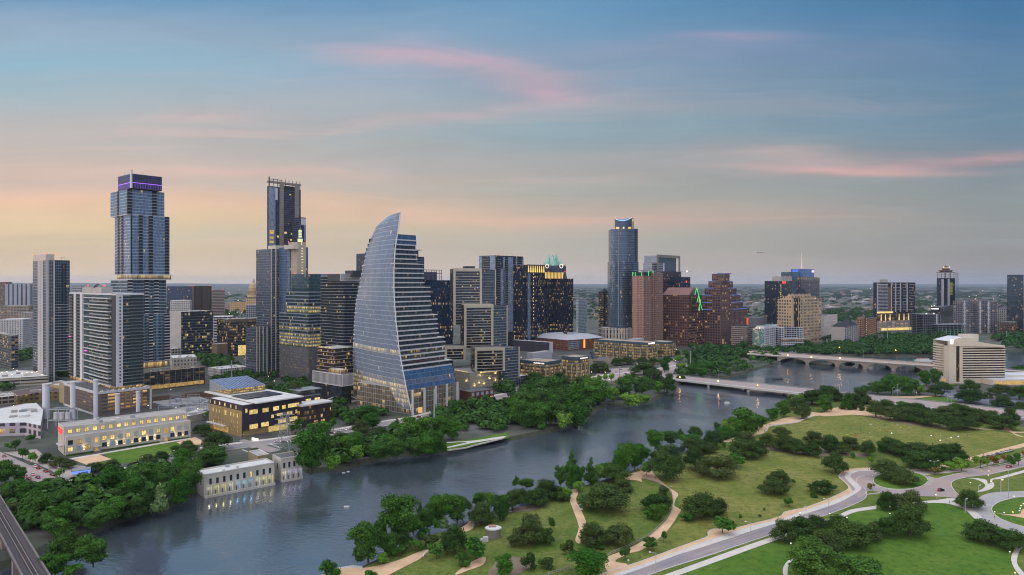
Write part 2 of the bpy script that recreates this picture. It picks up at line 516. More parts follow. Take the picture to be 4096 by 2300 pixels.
st=nn(nt,'ShaderNodeTexSky',sky_type='NISHITA')
st.sun_disc=False
st.sun_elevation=SUN_EL
st.sun_rotation=SUN_AZ
st.air_density=1.2
st.dust_density=1.5
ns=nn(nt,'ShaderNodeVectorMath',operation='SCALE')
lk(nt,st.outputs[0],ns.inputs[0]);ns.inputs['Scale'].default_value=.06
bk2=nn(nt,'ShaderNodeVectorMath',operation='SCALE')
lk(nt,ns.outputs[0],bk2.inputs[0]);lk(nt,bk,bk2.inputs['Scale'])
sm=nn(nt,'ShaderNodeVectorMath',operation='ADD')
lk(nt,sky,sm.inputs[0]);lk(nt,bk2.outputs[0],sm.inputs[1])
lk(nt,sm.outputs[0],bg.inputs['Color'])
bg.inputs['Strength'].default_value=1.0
sun=bpy.data.lights.new('sun','SUN')
sun.energy=0.5
sun.angle=math.radians(20)
sun.color=(1.0,.78,.62)
so=bpy.data.objects.new('sun',sun)
COL.objects.link(so)
d=Vector((math.sin(SUN_AZ)*math.cos(math.radians(9)),math.cos(SUN_AZ)*math.cos(math.radians(9)),math.sin(math.radians(9))))
so.rotation_euler=d.to_track_quat('Z','Y').to_euler()
so.location=d*300+Vector((0,0,200))
WZ=-2.5
QN=[(-60,1446),(60,1420),(150,1372),(300,1315),(420,1282),(485,1250),(500,1236),(690,1192),(752,1180),(772,1190),(850,1186),(950,1158),(1040,1145),(1110,1141),(1135,1139),(1245,1111),(1290,1108),(1400,1085),(1478,1060),(1490,1042),(1530,1020),(1560,1023),(1640,1012),(1660,1000),(1698,985),(1706,968),(1760,955),(1835,950),(1890,935),(1950,917),(1990,905),(2040,898),(2150,897),(2300,897),(2390,893),(2600,880),(2900,868)]
QB=[(2900,935),(2600,940),(2400,962),(2320,968),(2300,988),(2180,985),(2160,990),(2100,1000),(1985,1010),(1945,1030),(1932,1058),(1880,1075),(1800,1105),(1740,1135),(1640,1160),(1570,1195),(1480,1222),(1400,1245),(1290,1290),(1180,1325),(1080,1350),(980,1395),(905,1430),(870,1446),(800,1490),(740,1600)]
river=[gp('Q',x,y,WZ).xy for x,y in QN]+[gp('Q',x,y,WZ).xy for x,y in QB]
river+=[Vector((-20,60)),Vector((-60,-200)),Vector((-700,-200)),Vector((-700,80))]
n=len(river)
area=sum(river[i].x*river[(i+1)%n].y-river[(i+1)%n].x*river[i].y for i in range(n))
rim=[]
for i in range(n):
 p0,p1=river[i-1],river[(i+1)%n]
 tt=(p1-p0).normalized()
 s=1 if area>0 else-1
 rim.append(river[i]+Vector((tt.y,-tt.x))*3.5*s)
BX=30000
outer=[Vector((-BX,-400)),Vector((BX,-400)),Vector((BX,40000)),Vector((-BX,40000))]
extra=[]
for yy in(3200,5000,7500,10500,14000,19000,26000):
 for k in range(41):
  extra.append(Vector(((k-20)/20*(yy*1.05+900),yy+60*math.sin(k*1.7))))
pts=rim+outer+extra
ed=[(i,(i+1)%n)for i in range(n)]+[(n,n+1),(n+1,n+2),(n+2,n+3),(n+3,n)]
vo,eo,fo,_,_,_=delaunay_2d_cdt(pts,ed,[],1,1e-4)
def inside(p,poly):
 c=False
 j=len(poly)-1
 for i in range(len(poly)):
  if(poly[i][1]>p[1])!=(poly[j][1]>p[1])and p[0]<(poly[j][0]-poly[i][0])*(p[1]-poly[i][1])/(poly[j][1]-poly[i][1]+1e-12)+poly[i][0]:
   c=not c
  j=i
 return c
def hill(x,y):
 0
 if y<3000 or y>33000:return 0.0
 k=min(1,(y-3000)/9000)
 az=x/y
 lift=(16*max(0,min(1,(-az-.05)/.7))+2.5+3.5*noise.noise(Vector((az*9,y*.0002,3))))*y/F
 return lift*k*.55
bm=bmesh.new()
vs=[bm.verts.new((v.x,v.y,hill(v.x,v.y)))for v in vo]
for f in fo:
 c=sum((vo[i]for i in f),Vector((0,0)))/len(f)
 if inside(c,rim):continue
 ff=bm.faces.new([vs[i]for i in f])
 ff.normal_update()
 if ff.normal.z<0:ff.normal_flip()
me=bpy.data.meshes.new('ground')
bm.to_mesh(me)
bm.free()
gm,nt,b=new_mat('ground_mix')
tc=nn(nt,'ShaderNodeTexCoord')
na=nn(nt,'ShaderNodeTexNoise');na.inputs['Scale'].default_value=.012;na.inputs['Detail'].default_value=8;na.inputs['Roughness'].default_value=.65
nb=nn(nt,'ShaderNodeTexNoise');nb.inputs['Scale'].default_value=.25;nb.inputs['Detail'].default_value=4
for q in(na,nb):lk(nt,tc.outputs['Object'],q.inputs['Vector'])
c=mixc(nt,mth(nt,'MULTIPLY_ADD',na.outputs['Fac'],6.0,-2.7,True),(.032,.048,.024),(.115,.11,.10))
c=mixc(nt,nb.outputs['Fac'],c,mixc(nt,.5,c,(.09,.09,.08)))
lk(nt,c,b.inputs['Base Color'])
b.inputs['Roughness'].default_value=.9
me.materials.append(gm)
tag(ob('ground',me),'broad flat ground of the city reaching to the low hills on the horizon','ground',None,'structure')
mb=MB()
for i in range(n):
 j=(i+1)%n
 mb.face([(rim[i].x,rim[i].y,0),(rim[j].x,rim[j].y,0),(river[j].x,river[j].y,WZ-.4),(river[i].x,river[i].y,WZ-.4)])
tag(mb.build('river_bank',plain('bank_earth',(.05,.055,.035),.95,.4,.3)),'earthen bank sloping into the river','bank',None,'structure')
wm,nt,b=new_mat('river_water')
tc=nn(nt,'ShaderNodeTexCoord')
mp=nn(nt,'ShaderNodeMapping')
mp.inputs['Rotation'].default_value=(0,0,math.radians(35))
mp.inputs['Scale'].default_value=(.55,1.0,1.0)
lk(nt,tc.outputs['Object'],mp.inputs[0])
w1=nn(nt,'ShaderNodeTexNoise');w1.inputs['Scale'].default_value=.55;w1.inputs['Detail'].default_value=4;w1.inputs['Roughness'].default_value=.55
w2=nn(nt,'ShaderNodeTexNoise');w2.inputs['Scale'].default_value=.016;w2.inputs['Detail'].default_value=4;w2.inputs['Distortion'].default_value=1.2
lk(nt,mp.outputs[0],w1.inputs['Vector']);lk(nt,tc.outputs['Object'],w2.inputs['Vector'])
calm=mth(nt,'MULTIPLY_ADD',w2.outputs['Fac'],5.0,-2.0,True)
bu=nn(nt,'ShaderNodeBump')
bu.inputs['Distance'].default_value=.5
lk(nt,mth(nt,'MULTIPLY_ADD',calm,.30,.13),bu.inputs['Strength'])
lk(nt,w1.outputs['Fac'],bu.inputs['Height'])
lk(nt,bu.outputs[0],b.inputs['Normal'])
b.inputs['Base Color'].default_value=(.050,.062,.078,1)
lk(nt,mth(nt,'MULTIPLY_ADD',calm,.16,.04),b.inputs['Roughness'])
b.inputs['IOR'].default_value=3.0
mb=MB()
mb.face([(-1500,-500,WZ),(1800,-500,WZ),(1800,1700,WZ),(-1500,1700,WZ)])
tag(mb.build('river_water',wm),'dark rippled river water winding between the park and the city','river',None,'structure')
def grass_mat(name,c1,c2,c3,sc=.05):
 m,nt,b=new_mat(name)
 tc=nn(nt,'ShaderNodeTexCoord')
 a=nn(nt,'ShaderNodeTexNoise');a.inputs['Scale'].default_value=sc;a.inputs['Detail'].default_value=6;a.inputs['Roughness'].default_value=.7
 d=nn(nt,'ShaderNodeTexNoise');d.inputs['Scale'].default_value=sc*9;d.inputs['Detail'].default_value=5;d.inputs['Roughness'].default_value=.75
 for q in(a,d):lk(nt,tc.outputs['Object'],q.inputs['Vector'])
 c=mixc(nt,mth(nt,'MULTIPLY_ADD',a.outputs['Fac'],5.5,-2.3,True),c1,c2)
 c=mixc(nt,mth(nt,'MULTIPLY_ADD',d.outputs['Fac'],5.0,-2.3,True),c,c3)
 lk(nt,c,b.inputs['Base Color'])
 b.inputs['Roughness'].default_value=.95
 b.inputs['Specular IOR Level'].default_value=.1
 bu=nn(nt,'ShaderNodeBump');bu.inputs['Strength'].default_value=.6;bu.inputs['Distance'].default_value=.5
 lk(nt,d.outputs['Fac'],bu.inputs['Height']);lk(nt,bu.outputs[0],b.inputs['Normal'])
 return m
G_DRY=grass_mat('meadow_grass',(.150,.172,.038),(.230,.215,.062),(.080,.115,.022),.03)
G_MOWN=grass_mat('mown_grass',(.075,.155,.020),(.115,.185,.030),(.048,.105,.014),.03)
G_MID=grass_mat('park_grass',(.100,.150,.028),(.175,.190,.050),(.056,.100,.020),.04)
GRANITE=plain('granite_gravel',(.60,.40,.25),.95,.2,.12)
CONC=plain('pale_concrete',(.56,.51,.47),.85,.12,.15)
CONC2=plain('grey_concrete',(.33,.32,.31),.85,.2,.2)
ASPH=road_mat('asphalt',(.25,.225,.245),(.33,.27,.265))
ASPH_PINK=road_mat('lamplight_asphalt',(.40,.29,.255),(.33,.27,.28))  # warmth of the street lamps put into the asphalt colour
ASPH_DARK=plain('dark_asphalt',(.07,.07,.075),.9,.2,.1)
PAVE=plain('plaza_paving',(.36,.31,.28),.9,.18,.2)
DIRT=plain('trodden_earth',(.20,.15,.11),.95,.25,.1)
PAINT=plain('road_paint',(.75,.74,.70),.7,.08,.5)
KERB=plain('kerb_stone',(.55,.51,.47),.85,.1,.5)
cw=lambda c,L,z=0:[gp(c,x,y,z).xy for x,y in L]
sm=lambda c,L,n=5,closed=False:[Vector((q.x,q.y))for q in smooth_line([gp(c,x,y)for x,y in L],n,closed)]
def struct(o,label,cat):return tag(o,label,cat,None,'structure')
south_bank=[Vector((q.x,q.y))for q in(gp('Q',x,y,WZ)for x,y in QB[9:])]
s2=[]
for q,a_ in zip(south_bank,offset_line(south_bank,5)):s2.append(a_)
lawn=s2+[Vector((40,150)),Vector((700,150)),Vector((700,380))]+cw('F2',[(2600,1330),(2314,1240),(1700,1150),(900,1050),(500,980),(150,930)])
sheet('park_lawn',lawn,.05,G_MID,'uneven green park lawn along the south side of the river','lawn')
mead=cw('G5',[(1200,710),(1380,600),(1700,560),(1800,510),(1900,480),(2314,470)])+cw('F2',[(340,1110),(500,1120),(800,1170),(1250,1220),(1700,1260),(2314,1330),(2700,1380)])+cw('G7',[(2700,440),(2314,500),(1850,640),(1500,720),(1000,640),(0,560)])+cw('G5',[(1600,800),(1350,800),(1250,730)])
sheet('great_lawn',mead,.09,G_DRY,'olive yellow open lawn with people on it behind a row of dark oaks','lawn')
mead2=cw('G5',[(760,870),(1000,900),(1400,880),(1800,930),(2314,960),(2500,1000)])+cw('G6',[(2314,205),(2080,215),(1950,245),(1895,295),(1900,325),(1980,395),(2003,450),(1900,512),(1700,602),(1400,690),(1270,722),(1200,782),(880,862),(640,922),(500,917),(430,922),(380,952),(370,1010),(0,1150)])+cw('G4',[(1900,1000),(2060,830),(2090,760),(2060,540),(1950,440),(1870,360)])
sheet('meadow',mead2,.09,G_DRY,'rough olive meadow dotted with round oaks beside the curving road','meadow')
mown=cw('G6',[(2340,690),(2100,722),(1950,782),(1740,870),(1250,1025),(620,1250),(60,1445),(-300,1600),(-300,2300),(3500,2300)])+cw('G8',[(2900,1500),(2250,1446),(2165,1280),(2200,1160),(2300,1090),(2314,975),(1800,800),(1740,795),(1640,700),(1400,625),(1150,615),(830,650)])
sheet('mown_lawn',mown,.09,G_MOWN,'smooth bright green mown lawn in the near corner of the park','lawn')
pathL=sm('G6',[(-900,1450),(-420,1300),(0,1145),(220,1065),(375,1005),(380,955),(430,922),(500,917),(640,920),(880,860),(1200,780),(1270,722),(1400,690),(1500,670),(1700,600),(1900,510),(2005,450),(1980,390),(1905,325),(1900,290),(1950,250),(2080,218),(2330,206)])
pathR=sm('G6',[(-900,1500),(-420,1345),(0,1190),(220,1112),(400,1048),(440,1035),(520,1005),(580,985),(650,960),(880,890),(1200,812),(1290,782),(1400,742),(1500,705),(1700,636),(1900,562),(2080,472),(2060,420),(1985,340),(1965,300),(2005,265),(2100,240),(2330,226)])
walkR=sm('G6',[(-900,1540),(-420,1385),(0,1226),(220,1158),(450,1083),(500,1067),(600,1035),(680,1010),(760,982),(900,935),(1180,848),(1320,802),(1450,760),(1560,724),(1760,660),(1940,590),(2145,465),(2125,410),(2045,335),(2030,295),(2075,265),(2140,248),(2330,240)])
roadR=sm('G6',[(-900,1660),(-420,1490),(0,1345),(250,1268),(500,1188),(600,1153),(700,1118),(800,1085),(900,1050),(1050,1002),(1320,905),(1440,862),(1600,806),(1700,772),(1900,700),(2060,636),(2200,560),(2210,480),(2180,430),(2100,380),(2110,330),(2180,300),(2330,275)])
strip('gravel_walk',pathL,pathR,.13,GRANITE,'tan gravel walk curving along the park road','path')
strip('pavement',pathR,walkR,.17,CONC,'pale concrete pavement between the gravel walk and the road','pavement')
strip('park_road',walkR,roadR,.11,ASPH,'grey park road running to the roundabout','road')
kb=MB()
for L in(pathL,pathR,walkR,roadR):ribbon_mb(kb,L,.35,.05,.22)
struct(kb.build('kerb',KERB),'pale stone kerbs along the park road','kerb')
lowU=sm('G6',[(-500,1580),(60,1385),(600,1190),(900,1085),(1200,985),(1450,905),(1740,812),(1900,750),(2050,690),(2330,648)])
lowL=sm('G6',[(-500,1630),(60,1445),(620,1245),(920,1135),(1240,1022),(1500,935),(1790,842),(1950,775),(2100,718),(2330,684)])
strip('footpath',lowU,lowL,.14,CONC,'pale concrete footpath below the park road','path')
ow=MB();ribbon_mb(ow,lowU,.12,.1,.1);ribbon_mb(ow,lowL,.12,.1,.1)
struct(ow.build('path_edging',KERB),'thin pale edging of the concrete footpath','edging')
def ell(c,cx,cy,rx,ry,n=48,a0=0,a1=360,rot=0):
 out=[]
 for k in range(n+(0 if a1-a0==360 else 1)):
  t=math.radians(a0+(a1-a0)*k/n)
  x,y=rx*math.cos(t),ry*math.sin(t)
  out.append((cx+x*math.cos(rot)-y*math.sin(rot),cy+x*math.sin(rot)+y*math.cos(rot)))
 return out
rb_road=cw('G8',[(170,300),(330,250),(600,235),(900,232),(1100,240),(1400,240),(1700,215),(2314,30),(2800,-120),(2900,80),(2314,205),(1900,290),(1640,320),(1530,345),(1475,380),(1480,430),(1520,490),(1560,520),(1540,560),(1400,545),(1050,535),(640,505),(480,525),(400,560),(330,480),(300,420)])
sheet('roundabout_road',rb_road,.115,ASPH_PINK,'roundabout road surface tinted with warm lamplight','road')
sheet('roundabout_apron',cw('G8',ell('G8',885,345,395,128)),.125,PAVE,'paved apron ring round the roundabout island','pavement')
isl=cw('G8',ell('G8',885,355,316,104))
sheet('roundabout_island',isl,.16,G_MOWN,'green roundabout island under a big oak','island')
k2=MB()
ribbon_mb(k2,isl+isl[:2],.4,.1,.25)
for L in([(1145,295),(1230,318),(1305,335),(1400,310),(1560,275),(1690,248),(1560,252),(1145,295)],[(480,520),(505,478),(680,490),(480,520)],[(1640,320),(1530,345),(1475,380),(1480,430),(1520,490),(1560,520)],[(1720,235),(1900,200),(2150,150),(2314,95),(2500,40)],[(1900,290),(2100,240),(2314,190),(2600,110)]):
 ribbon_mb(k2,sm('G8',L,3),.4,.1,.25)
struct(k2.build('island_kerb',KERB),'pale kerb round the roundabout island and traffic islands','kerb')
for nm,L,lb in(('traffic_island',[(1150,295),(1230,317),(1305,333),(1400,309),(1560,274),(1685,249),(1560,254)],'grassy wedge island at the roundabout exit'),('traffic_island',[(485,518),(508,480),(675,490)],'small brown wedge island at the roundabout entry'),('verge',[(1720,230),(1900,180),(2150,130),(2314,75),(2600,0),(2600,20),(2314,105),(2150,160),(1900,205)],'long narrow verge with small trees beside the parking lane'),('verge',[(1490,380),(1540,350),(1640,330),(1760,345),(1850,390),(1850,440),(1780,475),(1700,490),(1560,500),(1500,450)],'rounded lawn beside the roundabout exit'),('verge',[(1680,325),(1890,295),(1960,330),(1895,385),(1780,350)],'small lawn inside the path fork'),('verge',[(480,600),(640,545),(800,540),(1100,545),(1430,560),(1200,590),(700,640),(330,690),(100,760)],'green strip between the park road and the footpath'),('verge',[(1950,290),(2314,200),(2700,100),(2700,140),(2314,235),(2050,305)],'green strip along the far road')):
 sheet(nm,sm('G8',L,3,True),.17,G_MID,lb,'verge')
sheet('footpath',sm('G8',[(830,655),(1150,590),(1300,572),(1480,560),(1560,585),(1470,595),(1640,660),(1760,720),(1830,790),(1740,795),(1640,700),(1460,630),(1300,615),(1150,622),(850,662)],3,True),.15,CONC,'pale footpath curving past the roundabout','path')
sheet('footpath',sm('G8',[(1640,330),(1740,345),(1860,400),(1850,440),(1780,480),(1800,490),(1920,460),(1970,420),(1960,380),(1930,370),(1930,340),(2040,310),(2314,235),(2600,150),(2600,185),(2314,265),(2060,335),(1960,345),(1945,370),(1895,395),(1880,350),(1780,330)],3,True),.18,CONC,'thin pale path looping through the small lawn','path')
ring=sm('G8',[(1560,560),(1740,585),(1850,520),(2000,490),(2314,478),(2700,480)])+sm('G8',[(2700,560),(2314,545),(2100,580),(1980,630),(1940,690),(1985,760),(2100,825),(2314,892),(2700,960)])+sm('G8',[(2700,1080),(2314,975),(2050,900),(1800,800),(1690,730),(1600,650)])
sheet('plaza_drive',ring,.14,plain('drive_concrete',(.36,.34,.335),.9,.14,.12),'broad grey concrete drive sweeping round a lit lawn','road')
rg=MB();ribbon_mb(rg,sm('G8',[(2700,560),(2314,545),(2100,580),(1980,630),(1940,690),(1985,760),(2100,825),(2314,892),(2700,960)]),.4,.1,.25)
struct(rg.build('drive_kerb',KERB),'pale kerb round the lit lawn','kerb')
sheet('lit_lawn',sm('G8',[(2700,565),(2314,550),(2105,585),(1985,635),(1945,690),(1990,755),(2105,820),(2314,886),(2700,950)],3),.12,G_MOWN,'round green lawn ringed by small ground lights','lawn')
sheet('footpath',sm('G8',[(1990,738),(2150,760),(2314,790),(2500,800),(2500,660),(2300,690),(2270,740),(2150,748)],3,True),.16,GRANITE,'sandy path inside the lit lawn','path')
sheet('footpath',sm('G8',[(2260,1060),(2205,1150),(2165,1250),(2190,1350),(2260,1450),(2330,1450),(2245,1340),(2235,1260),(2270,1160),(2330,1090)],3,True),.15,CONC,'winding pale footpath under the large leaning oak','path')
sheet('footpath',sm('G6',[(1390,1230),(1300,1290),(1250,1370),(1255,1450),(1300,1450),(1305,1370),(1340,1300),(1400,1260)],3,True),.15,CONC,'short curved footpath beside the feathery tree','path')
mk=MB()
for k in range(5):
 a0,b0=gp('G7',1742+k*6,832+k*6,.14),gp('G7',1800+k*9,836+k*6,.14)
 mk.face([(a0.x,a0.y,.14),(b0.x,b0.y,.14),(b0.x+.1,b0.y+.7,.14),(a0.x+.1,a0.y+.7,.14)])
L=sm('G8',[(395,345),(400,300),(440,275),(500,262)],4)
for i in range(len(L)-1):
 d_=(L[i+1]-L[i]).normalized()*.18;q=Vector((-d_.y,d_.x))
 mk.face([(*(L[i]-q),.14),(*(L[i+1]-q),.14),(*(L[i+1]+q),.14),(*(L[i]+q),.14)])
struct(mk.build('road_markings',PAINT),'white crossing bars and lane line at the roundabout','marking')
for L,lb in(([('G4',[(775,470),(830,460),(890,455),(905,500),(880,580),(930,680),(980,790),(1000,860),(960,900),(930,1080),(870,1045),(905,930),(895,830),(840,680),(810,590),(825,520)])],'sandy footpath running down the bank past a curved white bench'),([('G4',[(1380,350),(1500,280),(1650,230),(1700,140),(1740,150),(1760,250),(1850,350),(1960,440),(2060,510),(2030,580),(2020,650),(2090,690),(2060,760),(1950,920),(1820,1040),(1640,1160),(1500,1200),(1330,1290),(1480,1330),(1260,1420),(1220,1260),(1420,1170),(1640,1060),(1850,890),(1960,760),(2000,640),(1990,540),(1960,470),(1860,400),(1760,360),(1640,330),(1640,370),(1560,350)])],'long pale gravel trail arcing along a wooden fence'),([('G3',[(100,1390),(440,1370),(700,1320),(900,1260),(1090,1180),(1200,1160),(1120,1250),(950,1340),(750,1446),(600,1560),(-200,1600)])],'broad sandy trail near the stone steps'),([('G3',[(1560,920),(1640,860),(1690,820),(1730,850),(1710,910),(1620,950)])],'short sandy trail by the round pavilion'),([('G3',[(1690,1300),(1850,1240),(1830,1330),(1650,1400),(1530,1446),(1520,1420)])],'bare pink earth below the oak near the pavilion'),([('G5',[(830,775),(960,730),(1200,690),(1240,610),(1400,550),(1600,490),(1800,480),(1850,430),(2000,440),(2100,390),(2314,360),(2500,370),(2500,420),(2314,455),(2000,470),(1900,480),(1800,515),(1700,555),(1500,580),(1390,600),(1340,660),(1210,710),(960,770)])],'tan riverside trail behind the open lawn'),([('F2',[(-30,1090),(200,1050),(400,1000),(480,1010),(560,1090),(700,1110),(860,1150),(760,1150),(500,1110),(300,1100),(0,1115)])],'pale terrace path under the oaks'),([('F2',[(1740,1250),(2050,1275),(2070,1240),(2150,1260),(2200,1290),(2314,1295),(2314,1308),(2200,1310),(2314,1355),(2220,1335),(2110,1285),(1740,1260)])],'thin white footpath at the end of the open lawn'),([('G7',[(1000,800),(1200,790),(1440,735),(1670,670),(1850,620),(2314,500),(2600,430),(2600,480),(2314,545),(1900,650),(1700,720),(1440,770),(1200,815),(1000,825)])],'tan gravel walk beside the parking lane')):
 for c,q in L:sheet('gravel_path',sm(c,q,4,True),.12,GRANITE,lb,'path')
for c,q,lb in(('G5',[(1330,850),(1450,800),(1700,870),(2000,840),(2314,890),(2500,920),(2500,950),(2200,930),(1900,935),(1500,890)],'bare shaded earth under the row of oaks'),('G3',[(2050,1240),(2314,1250),(2400,1330),(2200,1446),(1900,1460),(1950,1330)],'bare earth patch between the bushes'),('F2',[(500,1130),(900,1170),(1300,1220),(1800,1260),(1300,1250),(900,1200)],'bare earth along the oak row'),('G4',[(100,690),(330,640),(520,640),(420,690),(200,720)],'bare earth below the riverside oak')):
 sheet('bare_earth',sm(c,q,4,True),.105,DIRT,lb,'earth')
def road(name,pts,w,z,mat,label,kerb=True):
 a_,b_=offset_line(pts,w/2),offset_line(pts,-w/2)
 strip(name,a_,b_,z,mat,label,'road')
 if kerb:
  k=MB()
  ribbon_mb(k,offset_line(pts,w/2+.15),.3,0,z+.12)
  ribbon_mb(k,offset_line(pts,-w/2-.15),.3,0,z+.12)
  struct(k.build('road_kerb',KERB),'kerbs of the '+label,'kerb')
cesar=sm('Q',[(-60,1275),(120,1247),(330,1187),(480,1140),(600,1122),(720,1107),(870,1083),(960,1067),(1060,1051),(1150,1026),(1250,1000),(1330,984),(1430,965),(1520,948),(1600,938),(1690,925),(1760,912)],5)
road('riverside_street',cesar,15,.10,ASPH,'wide grey street along the north bank')
a_,b_=offset_line(cesar,12.5),offset_line(cesar,8.0)
strip('street_pavement',a_,b_,.13,CONC,'pale pavement along the riverside street','pavement')
mk=MB()
for off in(-.15,.15,3.6,-3.6):
 L=offset_line(cesar,off)
 for i in range(len(L)-1):
  if abs(off)>1 and i%2:continue
  d_=(L[i+1]-L[i]).normalized()*.07;q=Vector((-d_.y,d_.x))
  mk.face([(*(L[i]-q),.13),(*(L[i+1]-q),.13),(*(L[i+1]+q),.13),(*(L[i]+q),.13)])
struct(mk.build('lane_lines',PAINT),'white and double lane lines on the riverside street','marking')
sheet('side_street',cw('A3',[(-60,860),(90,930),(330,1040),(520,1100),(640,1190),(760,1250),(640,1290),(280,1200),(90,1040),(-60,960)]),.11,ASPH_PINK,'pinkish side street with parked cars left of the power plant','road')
sheet('station_plaza',cw('A3',[(40,900),(200,880),(420,860),(520,940),(760,990),(820,1040),(1000,1060),(1100,1180),(830,1250),(740,1240),(600,1110),(420,1030),(230,960)]),.12,PAVE,'pale paved plaza in front of the old power plant','plaza')
sheet('plant_lawn',cw('A3',[(1190,900),(1300,880),(1980,770),(2120,800),(2090,850),(1900,940),(1580,1005),(1340,1040),(1000,1050),(1290,985)]),.12,G_MOWN,'green lawn in front of the old power plant','lawn')
sheet('gravel_court',cw('A3',[(850,985),(1130,918),(1290,975),(1000,1042)]),.14,GRANITE,'square tan gravel court at the left end of the plant lawn','court')
sheet('gravel_court',cw('B3',[(15,780),(235,720),(370,790),(130,835)]),.14,GRANITE,'square tan gravel court at the right end of the plant lawn','court')
sheet('plant_walk',cw('A3',[(760,975),(1180,905),(1960,765),(2200,730),(2210,745),(1980,780),(1200,915),(830,985)]),.15,CONC,'pale walk along the front of the old power plant','path')
sheet('crossing_street',cw('B3',[(740,760),(800,745),(960,790),(1240,870),(1100,900),(880,850)]),.112,ASPH,'short street crossing by the library corner','road')
zb=MB()
for k in range(7):
 x0,y0=1085+k*20,800+k*8
 q=[gp('B3',x0,y0),gp('B3',x0+34,y0-6),gp('B3',x0+40,y0-3),gp('B3',x0+6,y0+3)]
 zb.face([(p_.x,p_.y,.14)for p_ in q[::-1]])
 x0,y0=770+k*13,868+k*5
 q=[gp('B3',x0,y0),gp('B3',x0+20,y0-5),gp('B3',x0+25,y0-2),gp('B3',x0+5,y0+3)]
 zb.face([(p_.x,p_.y,.14)for p_ in q[::-1]])
struct(zb.build('zebra_crossing',PAINT),'white zebra bars at the library crossing','marking')
sheet('bank_lawn',cw('G2',[(1950,500),(2100,470),(2314,445),(2700,370),(2700,440),(2314,515),(1990,580)]),.06,G_MOWN,'narrow bright lawn on the north bank','lawn')
sheet('bank_path',sm('G2',[(1955,500),(2190,488),(2210,495),(1970,550),(1985,560),(2250,505),(2400,480),(2640,440),(2640,420),(2300,470),(1960,490)],3,True),.12,CONC,'pale curved walk on the north bank lawn','path')
sheet('hall_plaza',cw('D2',[(930,760),(1000,690),(1120,650),(1400,640),(1600,690),(1560,745),(1280,760),(1080,815)]),.13,ASPH_PINK,'lamplight tinted forecourt with cars before the solar canopy','plaza')
sheet('hotel_car_park',cw('F2',[(1300,800),(1560,820),(2000,840),(2500,900),(2600,1080),(2000,990),(1600,950),(1420,900)]),.12,plain('car_park',(.13,.14,.18),.9,.15,.1),'bluish asphalt car park by the slab hotel','car park')
sheet('hotel_lawn',cw('F2',[(1080,905),(1280,890),(1600,905),(1560,945),(1300,945)]),.10,G_MOWN,'green triangular lawn by the hotel car park','lawn')
sheet('trail_bank',cw('F2',[(420,880),(900,885),(1340,870),(1340,880),(1000,910),(700,890)]),.08,GRANITE,'sandy trail under the hotel trees','path')
GA=math.radians(50)
R_,L_=Vector((math.cos(GA),math.sin(GA))),Vector((-math.sin(GA),math.cos(GA)))
o0=gp('Q',1150,1018).xy
for k in range(-6,12):
 c0=o0+R_*(95*k)+L_*8
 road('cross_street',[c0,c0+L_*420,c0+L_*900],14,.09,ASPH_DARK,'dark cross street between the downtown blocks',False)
for k in range(1,9):
 c0=o0+L_*(98*k)-R_*560
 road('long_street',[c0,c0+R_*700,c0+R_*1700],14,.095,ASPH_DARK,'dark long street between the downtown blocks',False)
def leaf_mat(name,c1,c2,c3):
 m,nt,b=new_mat(name)
 oi=nn(nt,'ShaderNodeObjectInfo')
 tc=nn(nt,'ShaderNodeTexCoord')
 a=nn(nt,'ShaderNodeTexNoise');a.inputs['Scale'].default_value=.35;a.inputs['Detail'].default_value=3
 va=nn(nt,'ShaderNodeVectorMath',operation='ADD')
 lk(nt,tc.outputs['Object'],va.inputs[0]);lk(nt,oi.outputs['Location'],va.inputs[1])
 lk(nt,va.outputs[0],a.inputs['Vector'])
 c=mixc(nt,mth(nt,'MULTIPLY_ADD',a.outputs['Fac'],3.4,-1.2,True),c1,c2)
 c=mixc(nt,mth(nt,'POWER',oi.outputs['Random'],1.4),c,c3)
 wn=nn(nt,'ShaderNodeTexWhiteNoise',noise_dimensions='3D')
 uvn=nn(nt,'ShaderNodeUVMap',uv_map='UVMap')
 lk(nt,uvn.outputs[0],wn.inputs['Vector'])
 sc=nn(nt,'ShaderNodeVectorMath',operation='SCALE')
 lk(nt,c,sc.inputs[0]);lk(nt,mth(nt,'MULTIPLY_ADD',wn.outputs['Value'],1.2,.35),sc.inputs['Scale'])
 lk(nt,sc.outputs[0],b.inputs['Base Color'])
 b.inputs['Roughness'].default_value=.7
 b.inputs['Specular IOR Level'].default_value=.04
 return m
LEAF={'oak':leaf_mat('oak_leaves',(.020,.054,.013),(.046,.098,.020),(.070,.100,.030)),'river':leaf_mat('riverside_leaves',(.028,.105,.012),(.075,.19,.024),(.050,.11,.024)),'cypress':leaf_mat('cypress_leaves',(.030,.11,.012),(.070,.17,.022),(.045,.09,.02)),'bright':leaf_mat('bright_leaves',(.085,.230,.020),(.150,.310,.035),(.130,.21,.040)),'pale':leaf_mat('pale_leaves',(.130,.220,.080),(.210,.310,.120),(.120,.200,.070)),'autumn':leaf_mat('autumn_leaves',(.20,.125,.025),(.27,.18,.035),(.14,.13,.03)),'feather':leaf_mat('feathery_leaves',(.044,.115,.018),(.085,.18,.034),(.07,.13,.03))}
BARK=plain('bark',(.085,.065,.05),.95,.3,1.5)
